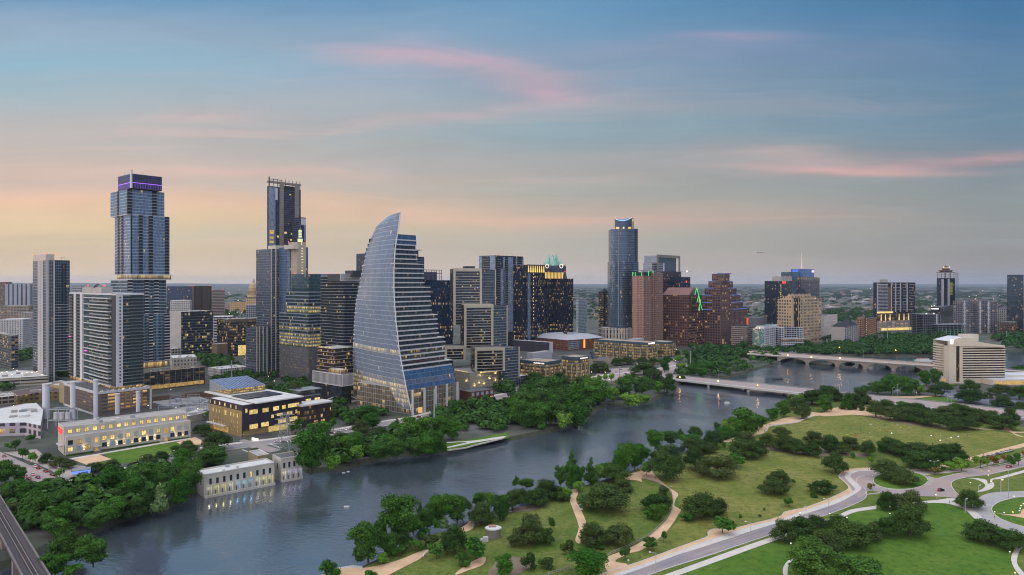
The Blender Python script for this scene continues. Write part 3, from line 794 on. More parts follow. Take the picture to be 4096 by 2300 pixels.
def crown_mesh(name,kind,lobes,nq,ls,seed):
 0
 rnd=random.Random(seed)
 V,Fc,UV=[],[],[]
 tot=sum(l[3]**2 for l in lobes)
 for(cx,cy,cz,r,fl)in lobes:
  k=max(8,int(nq*r*r/tot))
  for i in range(k):
   while True:
    d=Vector((rnd.gauss(0,1),rnd.gauss(0,1),rnd.gauss(0,1))).normalized()
    if d.z>-.55 or rnd.random()<.35:break
   bump=1+.48*noise.noise(d*2.6+Vector((seed,cx*9,cz*7)))
   rr=r*bump*(1-.42*rnd.random()**2.2)
   p=Vector((cx,cy,cz))+Vector((d.x*rr,d.y*rr,d.z*rr*fl))
   nrm=(d+Vector((rnd.gauss(0,.55),rnd.gauss(0,.55),rnd.gauss(0,.45)+.25))).normalized()
   t=nrm.cross(Vector((rnd.random()-.5,rnd.random()-.5,rnd.random()-.5))).normalized()
   b=nrm.cross(t)
   s=ls*(.5+.9*rnd.random())
   n0=len(V)
   q=rnd.random()
   for(u,w)in((-1,-.35),(-.1,-1),(1,-.3),(.35,.9),(-.6,.8)):
    V.append(p+t*u*s*(.8+.4*rnd.random())+b*w*s*(.8+.4*rnd.random())+nrm*(rnd.random()-.5)*s*.6)
   Fc.append(tuple(range(n0,n0+5)))
   UV.append((q*97.0,i*.37+cx*13))
  bmx=bmesh.new()
  bmesh.ops.create_icosphere(bmx,subdivisions=2,radius=1)
  n0=len(V)
  for v in bmx.verts:
   d=v.co.normalized()
   rr=r*.55*(1+.35*noise.noise(d*2.2+Vector((seed+3,cx*9,cz*7))))
   V.append(Vector((cx,cy,cz))+Vector((d.x*rr,d.y*rr,d.z*rr*fl)))
  for f in bmx.faces:
   Fc.append(tuple(n0+v.index for v in f.verts))
   UV.append((f.index*.7,cx))
  bmx.free()
 mx=max(math.hypot(v.x,v.y)for v in V)
 zt,zb=max(v.z for v in V),min(v.z for v in V)
 me=bpy.data.meshes.new(name)
 me.from_pydata([(v.x/mx*.5,v.y/mx*.5,v.z/zt)for v in V],[],Fc)
 uv=me.uv_layers.new(name='UVMap')
 flat=[]
 for f,q in zip(Fc,UV):
  for _ in f:flat+=[q[0],q[1]]
 uv.data.foreach_set('uv',flat)
 me.materials.append(LEAF[kind])
 me.update()
 return me
def trunk_mesh(name,top,r,forks,seed):
 rnd=random.Random(seed)
 mb=MB()
 mb.tube((0,0,-.02),(rnd.uniform(-.02,.02),rnd.uniform(-.02,.02),top),r,r*.7,7)
 for k in range(forks):
  t=2*math.pi*(k+rnd.random()*.5)/max(1,forks)
  e=(math.cos(t)*rnd.uniform(.16,.3),math.sin(t)*rnd.uniform(.16,.3),top+rnd.uniform(.18,.36))
  mb.tube((0,0,top*.92),e,r*.6,r*.22,6)
 return mb.mesh(name,[BARK])
def lobes_oak(seed):
 r=random.Random(seed)
 L=[]
 for k in range(11):
  t=2*math.pi*k/11+r.random()*.5
  d=r.uniform(.26,.36)
  L.append((math.cos(t)*d,math.sin(t)*d,r.uniform(.26,.5),r.uniform(.14,.2),1.05))
 for k in range(5):
  t=r.random()*6.28
  d=r.uniform(.02,.2)
  L.append((math.cos(t)*d,math.sin(t)*d,r.uniform(.55,.78),r.uniform(.16,.22),1.0))
 return L
def lobes_river(seed):
 r=random.Random(seed)
 L=[]
 for k in range(13):
  z=.22+.66*(k/12)+r.uniform(-.04,.04)
  w=.30*math.sin(math.pi*min(1,max(.12,(1.12-z))))**.7
  t=r.random()*6.28
  d=w*r.uniform(.4,1.0)
  L.append((math.cos(t)*d,math.sin(t)*d,z,r.uniform(.13,.2),.8))
 L.append((0,0,.55,.26,1.2))
 return L
def lobes_cypress(seed):
 r=random.Random(seed)
 L=[]
 for k in range(12):
  z=.10+.84*k/11
  w=.24*(1.02-z)+.03
  for j in range(2 if z<.75 else 1):
   t=r.random()*6.28
   L.append((math.cos(t)*w*.8,math.sin(t)*w*.8,z,.05+.13*(1.05-z),.8))
 L.append((0,0,.4,.15,2.2))
 return L
def lobes_small(seed):
 r=random.Random(seed)
 L=[]
 for k in range(8):
  t=r.random()*6.28
  d=r.uniform(.05,.28)
  L.append((math.cos(t)*d,math.sin(t)*d,r.uniform(.42,.8),r.uniform(.14,.2),.95))
 return L
def lobes_shrub(seed):
 r=random.Random(seed)
 L=[]
 for k in range(9):
  t=r.random()*6.28
  d=r.uniform(.0,.36)
  L.append((math.cos(t)*d,math.sin(t)*d,r.uniform(.2,.75),r.uniform(.15,.24),.9))
 return L
PROTO={}
for kind,lf,n_,nq,ls,mat in(('oak',lobes_oak,4,6500,.0165,'oak'),('river',lobes_river,4,7000,.0165,'river'),('cypress',lobes_cypress,3,4500,.016,'cypress'),('small',lobes_small,3,1100,.04,'river'),('shrub',lobes_shrub,2,1400,.036,'river'),('bright',lobes_shrub,2,1600,.034,'bright'),('pale',lobes_cypress,1,1800,.03,'pale'),('autumn',lobes_small,2,900,.045,'autumn'),('feather',lobes_river,2,7000,.015,'feather'),('darkshrub',lobes_shrub,2,1500,.035,'oak'),('brightsmall',lobes_small,2,1000,.042,'bright')):
 PROTO[kind]=[]
 for k in range(n_):
  sd=hash(kind)%1+len(PROTO)*17+k*5+1
  cm=crown_mesh(kind+'_crown',mat,lf(sd),nq,ls,sd)
  tr={'oak':(.34,.035,5),'river':(.3,.022,4),'cypress':(.5,.02,0),'small':(.4,.022,4),'autumn':(.4,.022,3),'feather':(.3,.02,4),'brightsmall':(.4,.022,3)}.get(kind,(.2,.02,3))
  PROTO[kind].append((cm,trunk_mesh(kind+'_trunk',*tr,sd)))
NAMES={'oak':'oak_tree','river':'riverside_tree','cypress':'cypress_tree','small':'young_tree','shrub':'shrub','bright':'bright_shrub','pale':'pale_tree','autumn':'autumn_tree','feather':'feathery_tree','darkshrub':'dark_shrub','brightsmall':'street_tree'}
WORD={'oak':'dark spreading oak','river':'leafy green tree','cypress':'tapering green cypress','small':'small round tree','shrub':'green bush','bright':'bright green bush','pale':'pale silvery green tree','autumn':'small orange brown tree','feather':'light feathery tree','darkshrub':'dark low bush','brightsmall':'small bright green tree'}
TREES=[]
trnd=random.Random(11)
def tree(kind,c,x,y,w,h,zone,label=None,z=0.0):
 0
 u,v=P(c,x,y)
 p=gnd(u,v,z)
 k=(QS if c=='Q' else SC)/F*p.y
 W_=w*k*1.22
 tilt=(H-z)/p.y
 H_=max(h*k*1.12-.26*W_*tilt,W_*.46)
 if kind in('river','cypress')and('bank' in zone or 'edge' in zone):W_,H_=W_*1.12,H_*1.3
 TREES.append([kind,p,W_,H_,zone,u,label])
ORD=['first','second','third','fourth','fifth','sixth','seventh','eighth','ninth','tenth','eleventh','twelfth','thirteenth','fourteenth','fifteenth','sixteenth','seventeenth','eighteenth','nineteenth','twentieth']
ORD+=[f'twenty-{o}' for o in ORD[:9]]+['thirtieth']+[f'thirty-{o}' for o in ORD[:9]]+['fortieth']+[f'forty-{o}' for o in ORD[:9]]
def tl(c,zone,L):
 for e in L:tree(e[0],c,*e[1:5],zone,e[5]if len(e)>5 else None)
tl('G8','roundabout',[('oak',135,262,290,250,'round dark oak alone on the meadow left of the roundabout'),('oak',750,330,350,240,'larger oak on the roundabout island'),('oak',930,395,310,200,'lower oak leaning out on the roundabout island'),('oak',740,690,240,220,'oak standing on the footpath below the roundabout'),('oak',985,690,350,240,'broad oak behind the big round crown below the roundabout'),('oak',990,985,420,370,'largest dark round oak on the mown lawn'),('oak',712,1000,270,250,'middle oak in the row of three on the mown lawn'),('oak',540,1050,240,230,'slim oak with bare trunk in the row of three on the mown lawn'),('oak',275,1110,470,310,'wide dark oak at the left of the mown lawn'),('oak',20,1270,330,380,'tall dark oak crown beside the feathery tree'),('oak',170,900,260,160,'flat topped oak beside the footpath bend'),('oak',1850,1060,420,270,'left half of the big leaning oak by the winding path'),('oak',2130,1130,400,230,'right half of the big leaning oak by the winding path'),('feather',420,1560,600,360,'light green feathery tree at the bottom edge'),('oak',1690,672,280,220,'oak beside the banner lamp post and concrete drive'),('autumn',540,472,85,85,'rusty brown tree on the small wedge island'),('brightsmall',543,165,85,90,'small bright conical tree on the meadow near the roundabout'),('small',125,472,75,66,'small round tree on the meadow beside the gravel walk bend'),('brightsmall',1810,210,150,145,'green tree at the near end of the parking lane verge'),('autumn',1962,180,115,110,'orange tree in the parking lane verge'),('autumn',2092,135,110,80,'ochre tree past the orange one in the parking lane verge'),('small',2165,190,120,120,'green tree beside the ochre one in the parking lane verge'),('small',2250,180,110,140,'farthest green tree in the parking lane verge'),('autumn',2312,70,70,60,'orange tree at the edge behind the parked cars'),('brightsmall',1592,245,200,155,'larger bright tree on the wedge island tip'),('brightsmall',1470,235,160,110,'smaller bright tree on the wedge island'),('autumn',1275,285,105,85,'orange brown tree under the double lamp'),('autumn',1330,280,70,60,'tiny orange tree under the double lamp'),('small',1380,245,65,55,'tiny dark tree on the wedge island')])
tl('G7','row behind the roundabout',[(k,x,y,w,h)for k,x,y,w,h in(('oak',70,605,210,200),('oak',195,625,210,125),('oak',300,565,230,145),('oak',500,645,190,185),('river',690,600,175,120),('oak',780,600,310,185),('oak',900,645,310,165),('oak',1085,680,330,195),('oak',1105,790,390,190),('oak',1300,695,270,175),('oak',1455,690,310,205),('oak',1590,690,150,110),('shrub',330,670,80,70))])
tl('G7','belt below the bridge road',[(k,x,y,w,h)for k,x,y,w,h in(('oak',600,195,210,200),('oak',740,150,210,155),('oak',815,235,260,170),('oak',950,240,260,180),('river',920,120,160,100),('oak',1120,270,280,180),('oak',1245,305,280,185),('oak',1100,150,220,90),('oak',1400,220,310,160),('oak',1515,350,250,175),('oak',1655,335,250,155),('oak',1760,225,260,140),('oak',1900,265,260,155),('oak',2065,335,300,175),('oak',2150,250,200,170),('oak',1570,185,260,130))])
tl('G6','meadow',[('oak',1140,510,320,200,'front oak of the pair in the middle of the meadow'),('oak',1200,405,270,185,'rear oak of the pair in the middle of the meadow'),('small',1320,655,125,105,'small round oak on the meadow near the gravel walk'),('oak',1690,497,260,170,'open branched oak near the gravel walk bend'),('cypress',1603,548,85,95,'small dark conical tree beside the open branched oak'),('small',1365,400,58,64,'sparse sapling beside the pair of meadow oaks'),('small',548,965,250,205,'brownish oak ringed by mulch in the gravel walk bulge'),('oak',300,775,420,300,'widest dark oak on the meadow beside the gravel trail'),('oak',470,745,260,210,'right half of the widest meadow oak beside the gravel trail'),('shrub',155,825,180,120,'bright bush under the widest meadow oak'),('small',750,815,55,72,'faint sapling left of the lamp on the meadow'),('small',980,785,42,42,'tiny bush on the meadow near the gravel walk'),('small',1035,700,42,32,'tiny flat bush on the open meadow'),('oak',1265,1055,280,265,'windswept dark tree on the strip below the park road'),('oak',1470,965,310,210,'middle dark tree over the footpath below the park road'),('oak',1640,890,210,150,'right dark tree over the footpath below the park road'),('feather',1560,1480,500,460,'large light green feathery tree on the mown lawn')])
tl('G5','group by the river trail',[(k,x,y,w,h)for k,x,y,w,h in(('oak',190,1205,380,350),('oak',180,1000,360,210),('oak',770,1175,440,280),('oak',520,1090,300,255),('oak',540,900,310,190),('river',470,835,300,150),('oak',690,900,210,130),('oak',720,830,230,185),('small',1000,1055,210,145),('oak',1110,955,380,215),('oak',1245,930,210,175),('oak',1090,805,250,160),('small',865,870,60,90))])
tl('G5','row along the open lawn',[(k,x,y,w,h)for k,x,y,w,h in(('oak',1345,825,180,165),('oak',1500,870,210,170),('oak',1680,920,230,205),('oak',1880,940,230,160),('oak',1580,865,210,190),('oak',1900,800,230,155),('oak',1530,710,210,90),('oak',2090,900,210,195),('oak',1770,915,170,130),('bright',1590,865,90,60))])
tl('G5','park river edge',[(k,x,y,w,h)for k,x,y,w,h in(('river',60,850,240,170),('river',240,800,210,125),('cypress',350,745,110,95),('oak',525,725,165,140),('river',770,645,85,75),('river',860,740,190,110),('bright',950,705,190,190),('river',1010,700,200,170),('river',1130,690,310,240),('river',1230,620,190,140),('shrub',1310,570,140,70),('river',1420,525,155,115),('river',1540,485,165,155),('oak',1700,400,230,150),('bright',1690,350,200,120),('oak',1760,505,190,155),('river',1150,500,75,75),('oak',1870,345,290,190),('oak',2040,255,240,135),('river',2020,425,165,135),('cypress',2265,400,110,130),('oak',2140,305,160,155),('oak',1640,300,130,70),('oak',1780,440,150,120),('cypress',2340,400,100,120),('oak',2440,330,240,190))])
tl('F2','park river edge',[('cypress',440,1050,70,95),('river',30,1060,150,150),('oak',340,1000,240,160)])
tl('G4','park river edge',[(k,x,y,w,h)for k,x,y,w,h in(('river',820,445,190,230),('cypress',835,300,160,215),('river',700,430,120,190),('cypress',1050,412,160,240),('bright',1150,360,130,190),('river',1400,280,210,260),('river',1560,235,210,240),('oak',1330,360,340,215),('river',930,400,110,160),('cypress',190,405,95,85),('river',310,445,170,90),('bright',920,485,150,125),('river',1230,300,160,130),('river',1460,160,190,180),('river',1640,120,200,150))])
tl('G4','middle lawn by the gravel trail',[('oak',1200,690,570,350,'huge spreading oak between the two gravel trails'),('oak',1420,480,260,140,'oak behind the huge spreading one'),('small',1692,298,155,155,'lone small tree standing on the wide gravel trail'),('shrub',1060,690,90,110,'bright bush at the foot of the huge oak'),('darkshrub',1905,525,165,115,'dark bush beside the wooden fence bend'),('oak',1810,710,340,230,'bluish oak left of the curved fence'),('river',1835,815,215,195,'bright leafy tree below the bluish oak'),('shrub',1740,800,155,135,'bush below the bluish oak by the fence'),('small',1895,1062,95,125,'small round tree between trail and gravel walk'),('small',1720,1155,185,145,'dark rounded tree at the end of the wooden fence'),('small',1455,1275,135,155,'dark tree beside the trail sign'),('oak',340,1085,430,350,'big green oak right of the round pavilion'),('small',592,935,85,155,'thin sparse tree beside the big oak by the pavilion'),('darkshrub',545,1075,230,180,'dark bush at the right foot of the pavilion oak'),('darkshrub',165,1125,160,150,'dark bush at the left foot of the pavilion oak'),('river',60,1450,270,240,'tall leafy tree at the bottom by the bare earth'),('darkshrub',360,1390,230,220,'dark bush left of the two over the rail fence'),('darkshrub',560,1375,220,150,'dark bush right of the two over the rail fence'),('darkshrub',810,1215,200,190,'dark tree left of the long thicket'),('oak',1080,1105,350,270,'left half of the long dark thicket by the trail'),('oak',1370,1085,390,255,'right half of the long dark thicket by the trail'),('river',1055,1460,510,340,'large leafy tree at the bottom beside the rail fence'),('shrub',1130,1135,170,100,'low green bush before the dark thicket')])
tl('G4','park river edge',[(k,x,y,w,h)for k,x,y,w,h in(('oak',560,570,270,240),('darkshrub',690,590,210,110),('bright',755,565,150,140),('oak',400,645,300,215),('oak',140,695,250,255),('river',30,800,160,210),('oak',240,600,160,170))])
tl('G3','park river edge',[(k,x,y,w,h)for k,x,y,w,h in(('river',500,1300,390,390),('river',870,1060,420,450),('cypress',1090,860,130,200),('river',1180,930,220,240),('river',650,1130,160,260),('river',1330,860,290,290),('river',1530,840,310,270),('oak',1600,705,210,160),('river',1770,660,150,140),('bright',1900,645,120,155),('oak',1810,860,300,270),('river',2030,805,230,230),('pale',1370,900,150,155),('shrub',1260,910,150,135),('river',1020,980,210,190),('shrub',1120,1010,180,160),('river',740,1230,220,230))])
tl('G3','thicket by the sandy trail',[(k,x,y,w,h)for k,x,y,w,h in(('oak',1500,1190,340,330),('small',1290,1255,190,190),('small',1750,1255,290,240),('shrub',1595,1340,190,165),('darkshrub',1210,1125,260,165),('shrub',900,1205,190,130),('bright',680,1310,180,125),('shrub',1050,1165,170,140),('shrub',380,1300,140,170),('shrub',50,1480,240,220),('shrub',520,1470,150,70),('shrub',800,1225,180,130),('oak',900,1120,240,200))])
tl('G2','north bank strip',[(k,x,y,w,h)for k,x,y,w,h in(('river',420,850,420,440),('bright',650,825,190,190),('oak',700,650,260,195),('oak',770,490,230,120),('bright',960,705,200,180),('river',870,660,240,220),('oak',1030,570,210,160),('river',1200,700,260,160),('oak',1150,490,220,140),('river',1400,690,260,200),('river',1620,660,240,170),('river',1660,520,360,260),('river',1760,655,260,210),('cypress',1910,600,140,195),('river',1300,590,210,150),('oak',1000,380,230,160),('river',1130,330,190,140),('oak',1230,430,160,130),('river',1420,440,210,140),('cypress',1410,325,80,90),('river',1050,240,260,120),('river',550,600,200,170),('oak',1080,640,200,150),('river',1500,560,240,180),('river',1850,610,180,200))])
tl('G2','north bank by the offices',[(k,x,y,w,h)for k,x,y,w,h in(('river',1900,460,170,210),('river',2060,460,220,180),('oak',1930,235,170,130),('river',2100,205,180,160),('shrub',2110,320,260,150),('river',1960,330,170,130))])
tl('D2','north bank by the offices',[(k,x,y,w,h)for k,x,y,w,h in(('river',200,1210,390,260),('river',100,1070,210,130),('river',450,940,270,150),('oak',600,910,270,170),('oak',800,870,220,130),('river',470,1010,320,220),('river',800,1030,260,170),('river',950,1065,330,230),('cypress',740,1275,300,350),('river',640,1260,210,170),('bright',570,1335,240,190),('river',440,1300,270,220),('river',310,1335,250,230),('river',150,1340,270,240),('river',50,1260,220,210),('river',380,1190,260,200),('shrub',860,1215,110,90),('bright',1170,1030,180,170),('bright',1340,1085,280,155),('bright',1540,1045,170,95),('oak',1250,1000,220,170),('river',1300,965,210,190),('river',1500,955,210,160),('bright',1470,890,230,150),('bright',1680,935,160,130),('oak',1790,925,200,180),('oak',1640,865,260,210),('oak',1820,855,140,150),('oak',1400,775,120,85),('oak',1520,725,290,130),('river',1760,690,130,115),('shrub',850,1130,140,120),('river',620,1120,220,190),('river',250,1010,200,140))])
tl('D2','office plaza',[(k,x,y,w,h)for k,x,y,w,h in(('brightsmall',920,845,70,95),('brightsmall',1000,822,70,95),('brightsmall',1070,805,80,95),('brightsmall',1145,802,80,95),('brightsmall',870,800,70,85),('oak',1080,700,120,75),('oak',1000,695,210,95),('oak',1200,610,160,70),('oak',1330,600,180,70),('oak',1730,510,150,130),('brightsmall',1930,595,130,100),('river',2050,570,180,135),('river',2190,745,160,110),('river',2100,735,160,140),('brightsmall',1950,680,130,100),('river',2250,710,170,140),('oak',1910,505,70,65),('oak',1620,600,140,80),('oak',270,830,240,150),('oak',560,800,200,100),('oak',840,720,190,90),('oak',1500,590,140,70),('brightsmall',1070,655,90,70),('oak',1790,560,110,60),('oak',2000,740,160,110))])
tl('A3','side street by the plant',[(k,x,y,w,h)for k,x,y,w,h in(('brightsmall',80,865,65,85),('small',180,885,140,130),('small',260,975,120,130),('brightsmall',382,1035,105,145),('small',350,785,110,95),('oak',540,1015,170,120),('oak',690,1065,200,140),('oak',790,1085,170,125),('brightsmall',690,1205,120,125),('small',862,1175,65,85),('river',60,1270,270,300),('river',230,1245,170,170))])
tl('A3','power plant lawn',[(k,x,y,w,h)for k,x,y,w,h in(('oak',1100,1120,210,120),('oak',1280,1120,190,150),('oak',1700,1040,220,140),('oak',1870,990,160,120),('oak',2180,910,200,130),('river',2030,905,160,100))])
tl('B3','library corner',[(k,x,y,w,h)for k,x,y,w,h in(('oak',480,865,330,240),('oak',265,670,120,95),('oak',350,705,160,140),('oak',690,645,140,90),('oak',150,890,200,140),('small',1340,685,95,125),('small',1435,695,105,190),('small',1570,665,150,110),('small',1740,655,130,120),('small',1830,645,120,150),('brightsmall',350,525,65,95),('darkshrub',900,905,110,45))])
tl('A4','river edge below the plant',[(k,x,y,w,h)for k,x,y,w,h in(('oak',60,660,230,210),('river',200,590,280,210),('river',430,650,310,240),('oak',150,790,230,200),('river',420,880,320,300),('oak',560,760,260,240),('river',700,920,260,250),('river',640,1000,240,190),('oak',900,900,250,210),('oak',900,640,260,250),('bright',1060,650,200,240),('river',1100,930,250,190),('river',1250,520,310,260),('river',1290,850,280,240),('oak',1310,650,220,210),('river',1550,600,280,260),('oak',1560,790,270,230),('river',1600,450,270,190),('river',1720,400,270,200),('pale',1850,720,190,330),('river',1920,520,240,270),('oak',2080,470,300,270),('river',2100,640,270,270),('river',2200,560,210,300),('oak',2250,330,270,200),('pale',1150,620,170,230),('shrub',560,430,180,110),('cypress',760,1290,350,380),('river',1080,1350,330,290),('river',640,1470,270,230),('shrub',820,1480,240,160),('oak',1430,790,240,200),('river',780,720,250,230),('oak',1700,700,240,240),('oak',330,760,250,240),('river',1000,780,240,200))])
tl('B3','river edge below the plant',[(k,x,y,w,h)for k,x,y,w,h in(('river',110,1080,270,190),('oak',310,1060,300,160),('river',480,1040,280,160),('river',190,1300,200,260),('river',60,1200,200,200),('oak',400,960,260,130))])
tl('F2','slab hotel grounds',[(k,x,y,w,h)for k,x,y,w,h in(('river',470,850,110,90),('river',620,860,240,160),('river',780,860,220,230),('river',960,870,260,210),('river',1190,760,200,180),('river',1290,760,160,190),('bright',1110,860,180,115),('oak',1290,880,180,130),('oak',1390,830,150,120),('oak',1690,960,290,180),('oak',1690,830,220,150),('oak',2040,870,230,120),('oak',1890,910,110,80),('oak',2060,1010,260,130),('oak',2260,920,200,170),('oak',2270,1060,140,120),('brightsmall',1490,790,100,55),('river',1390,640,120,80),('river',2250,630,180,60))])
by_zone={}
for t in TREES:by_zone.setdefault(t[4],[]).append(t)
FROM={'roundabout':'the left','park river edge':'the stone steps','river edge below the plant':'the railway bridge','north bank strip':'the pump house','north bank by the offices':'the lawn end','slab hotel grounds':'the bridge end','library corner':'the power plant','office plaza':'the low violet building','power plant lawn':'the gravel court','side street by the plant':'the street end','row behind the roundabout':'the trail','belt below the bridge road':'the terrace','row along the open lawn':'the trail','group by the river trail':'the river'}
SIZE=lambda h:'low' if h<5 else 'medium' if h<9 else 'tall'
for zn,L in by_zone.items():
 L.sort(key=lambda t:t[5])
 cnt={}
 for kind,p,w,h,zone,u,label in L:
  cnt[kind]=cnt.get(kind,0)+1
  if not label:label=f'{WORD[kind]}, {ORD[cnt[kind] - 1]} from {FROM.get(zn, "the left")}, {zn}'
  nm=NAMES[kind]
  cat='bush' if 'shrub' in nm else 'tree'
  root=empty(nm,p,label,cat,('bushes' if cat=='bush' else 'trees')+' of the '+zn if 'zone' not in zn else None,trnd.random()*6.28)
  cm,tm=trnd.choice(PROTO[kind])
  tk=ob('trunk',tm,root)
  tk.scale=(w,w,h)
  cr=ob('crown',cm,root)
  cr.scale=(w*trnd.uniform(1.0,1.12),w*trnd.uniform(.95,1.1),h)
print('trees',len(TREES))
ROOF=plain('roof_gravel',(.34,.32,.31),.95,.2,.15)
ROOF_W=plain('roof_membrane',(.56,.55,.54),.9,.15,.12)
ROOF_D=plain('roof_dark',(.12,.12,.125),.9,.25,.15)
ROOF_TAN=plain('roof_tan',(.36,.29,.235),.95,.15,.12)
WHITE=plain('white_panel',(.50,.50,.54),.7,.08,.1)
CONCW=plain('cast_concrete',(.47,.44,.395),.9,.22,.08)
CONCG=plain('tower_concrete',(.36,.35,.34),.9,.2,.08)
DARKM=plain('dark_metal',(.045,.05,.06),.5,.15,.3)
GREYM=plain('grey_metal',(.22,.24,.26),.5,.15,.3)
STEEL=plain('galvanised_steel',(.30,.33,.36),.5,.2,.6)
BLACK=plain('dark_recess',(.018,.02,.026),.6,.3,.3)  # near-black colour standing in for shade in recesses, slots and open floors
G_PANE=fac('plain_glass',(.025,.035,.05),(.03,.03,.03),2,2,.05,.05,0,0,rough=.06)
LITW=glow_room('lit_window',(1.0,.72,.24),.75)
LITW2=glow_room('lit_window_pale',(1.0,.80,.42),1.1)
LITDIM=glow_room('lit_window_dim',(.75,.46,.14),.55)
RED=glow('red_beacon',(1.0,.05,.03),2.2)
WARML=glow('warm_lamp',(1.0,.72,.32),2.5)
COOLL=glow('white_lamp',(1.0,.95,.85),1.3)
ZED=[0]
X_=lambda c,x:P(c,x,0)[0]
Y_=lambda c,y:P(c,0,y)[1]
class G:
 0
 def __init__(s,c,xl,xc,xr,Y0=None,yb=None,th=50,zb=0.0,Xs=None):
  if Y0 is None:Y0=F*(H-zb)/(Y_(c,yb)-V0)
  s.c,s.Y0,s.zb=c,Y0,zb
  a=math.radians(th)
  s.R,s.L=Vector((math.cos(a),math.sin(a))),Vector((-math.sin(a),math.cos(a)))
  s.p=Vector((xat(X_(c,xc),Y0),Y0))
  s.lr=s.ext(s.R,X_(c,xr))
  s.ll=s.ext(s.L,X_(c,xl))
  s.mk()
 def mk(s):
  s.r,s.l=s.p+s.R*s.lr,s.p+s.L*s.ll
  s.b=s.r+s.L*s.ll
  s.poly=[s.p,s.r,s.b,s.l]
 def ext(s,d,u,p=None):
  p=p or s.p
  k=(u-U0)/F
  return max(1.0,(k*p.y-p.x)/(d.x-k*d.y))
 def z(s,y,c=None):
  return zat(Y_(c or s.c,y),s.Y0)
 def tr(s,x,c=None):return s.ext(s.R,X_(c or s.c,x))/s.lr
 def tl(s,x,c=None):return s.ext(s.L,X_(c or s.c,x))/s.ll
 def sub(s,r0,r1,l0,l1):
  0
  g=object.__new__(G)
  g.c,g.zb,g.R,g.L=s.c,s.zb,s.R,s.L
  g.p=s.p+s.R*(s.lr*r0)+s.L*(s.ll*l0)
  g.Y0=g.p.y
  g.lr,g.ll=s.lr*(r1-r0),s.ll*(l1-l0)
  g.mk()
  return g
 def depth(s,d):
  s.ll=d
  s.mk()
  return s
 def width(s,d):
  s.lr=d
  s.mk()
  return s
def off(poly,d):
 n=len(poly)
 out=[]
 for i in range(n):
  a,b,c=poly[i-1],poly[i],poly[(i+1)%n]
  t1,t2=(b-a).normalized(),(c-b).normalized()
  n1,n2=Vector((t1.y,-t1.x)),Vector((t2.y,-t2.x))
  m=n1+n2
  out.append(b+m*(d/max(.3,(1+n1.dot(n2)))))
 return out
FEET=[]
def bld(name,label,g,cat='building',group=None):
 return empty(name,(g.p.x,g.p.y,g.zb),label,cat,group)
def rel(root,p):return Vector((p[0]-root.location.x,p[1]-root.location.y))if len(p)==2 else Vector((p[0]-root.location.x,p[1]-root.location.y,p[2]-root.location.z))
def part(mb,name,mats,root,under=None):
 0
 mb.o=root.location.copy()
 mb.v=[(v[0]-mb.o.x,v[1]-mb.o.y,v[2]-mb.o.z)for v in mb.v]
 o=mb.build(name,mats,under or root,(0,0,0))
 return o
def shaft(root,poly,z0,z1,mat,name='shaft',roof=None,par=1.0,rim=None):
 FEET.append([(p.x,p.y)for p in poly])
 mb=MB()
 n=len(poly)
 for i in range(n):
  mb.wall(poly[i],poly[(i+1)%n],z0,z1,0,53.0*i)
 zr=z1-par
 mb.face([(p.x,p.y,zr)for p in poly],1)
 if par>.2:
  inn=off(poly,-.45)
  for i in range(n):
   j=(i+1)%n
   mb.face([(poly[i].x,poly[i].y,z1),(poly[j].x,poly[j].y,z1),(inn[j].x,inn[j].y,z1),(inn[i].x,inn[i].y,z1)],2)
   mb.face([(inn[j].x,inn[j].y,zr),(inn[i].x,inn[i].y,zr),(inn[i].x,inn[i].y,z1),(inn[j].x,inn[j].y,z1)],2)
 return part(mb,name,[mat,roof or ROOF,rim or roof or GREYM],root)
def levels(z0,z1,h):
 n=max(1,round((z1-z0)/h))
 return[z0+(z1-z0)*i/n for i in range(n+1)]
def slabs(root,poly,zs,d,t,mat,name='floor_slab'):
 0
 q=off(poly,d)
 mb=MB()
 mb.prism([Vector((p.x-root.location.x,p.y-root.location.y))for p in q],0,t,0,mbot=True)
 me=mb.mesh(name,[mat])
 for z in zs:ob(name,me,root,(0,0,z-root.location.z))
def bands(root,a,b,zs,t,d,mat,name='spandrel',s0=0.0,s1=1.0):
 0
 a,b=Vector(a),Vector(b)
 p,q=a+(b-a)*s0,a+(b-a)*s1
 dr=(q-p).normalized()
 nm=Vector((dr.y,-dr.x))
 mb=MB()
 w=[p+nm*.0,q+nm*.0,q+nm*d,p+nm*d]
 w=[Vector((k.x-root.location.x,k.y-root.location.y))for k in w]
 mb.prism([w[3],w[2],w[1],w[0]],0,t,0,mbot=True)
 me=mb.mesh(name,[mat])
 for z in zs:ob(name,me,root,(0,0,z-root.location.z))
def fins(root,a,b,n,z0,z1,w,d,mat,name='pier',ends=True):
 0
 a,b=Vector(a),Vector(b)
 dr=(b-a).normalized()
 nm=Vector((dr.y,-dr.x))
 mb=MB()
 c=[Vector((0,0))-dr*w/2,dr*w/2,dr*w/2+nm*d,-dr*w/2+nm*d]
 mb.prism([c[3],c[2],c[1],c[0]],0,z1-z0,0,mbot=True)
 me=mb.mesh(name,[mat])
 for i in range(n):
  t=(i/max(1,n-1))if ends else(i+.5)/n
  q=a+(b-a)*t
  ob(name,me,root,rel(root,(q.x,q.y,z0)))
def panel(root,a,b,s0,s1,z0,z1,d,mat,name='panel'):
 0
 a,b=Vector(a),Vector(b)
 p,q=a+(b-a)*s0,a+(b-a)*s1
 dr=(q-p).normalized()
 nm=Vector((dr.y,-dr.x))
 mb=MB()
 w=[p+nm*d,q+nm*d,q-nm*.1,p-nm*.1]
 mb.prism(w,z0,z1,0,mbot=True)
 return part(mb,name,mat,root)
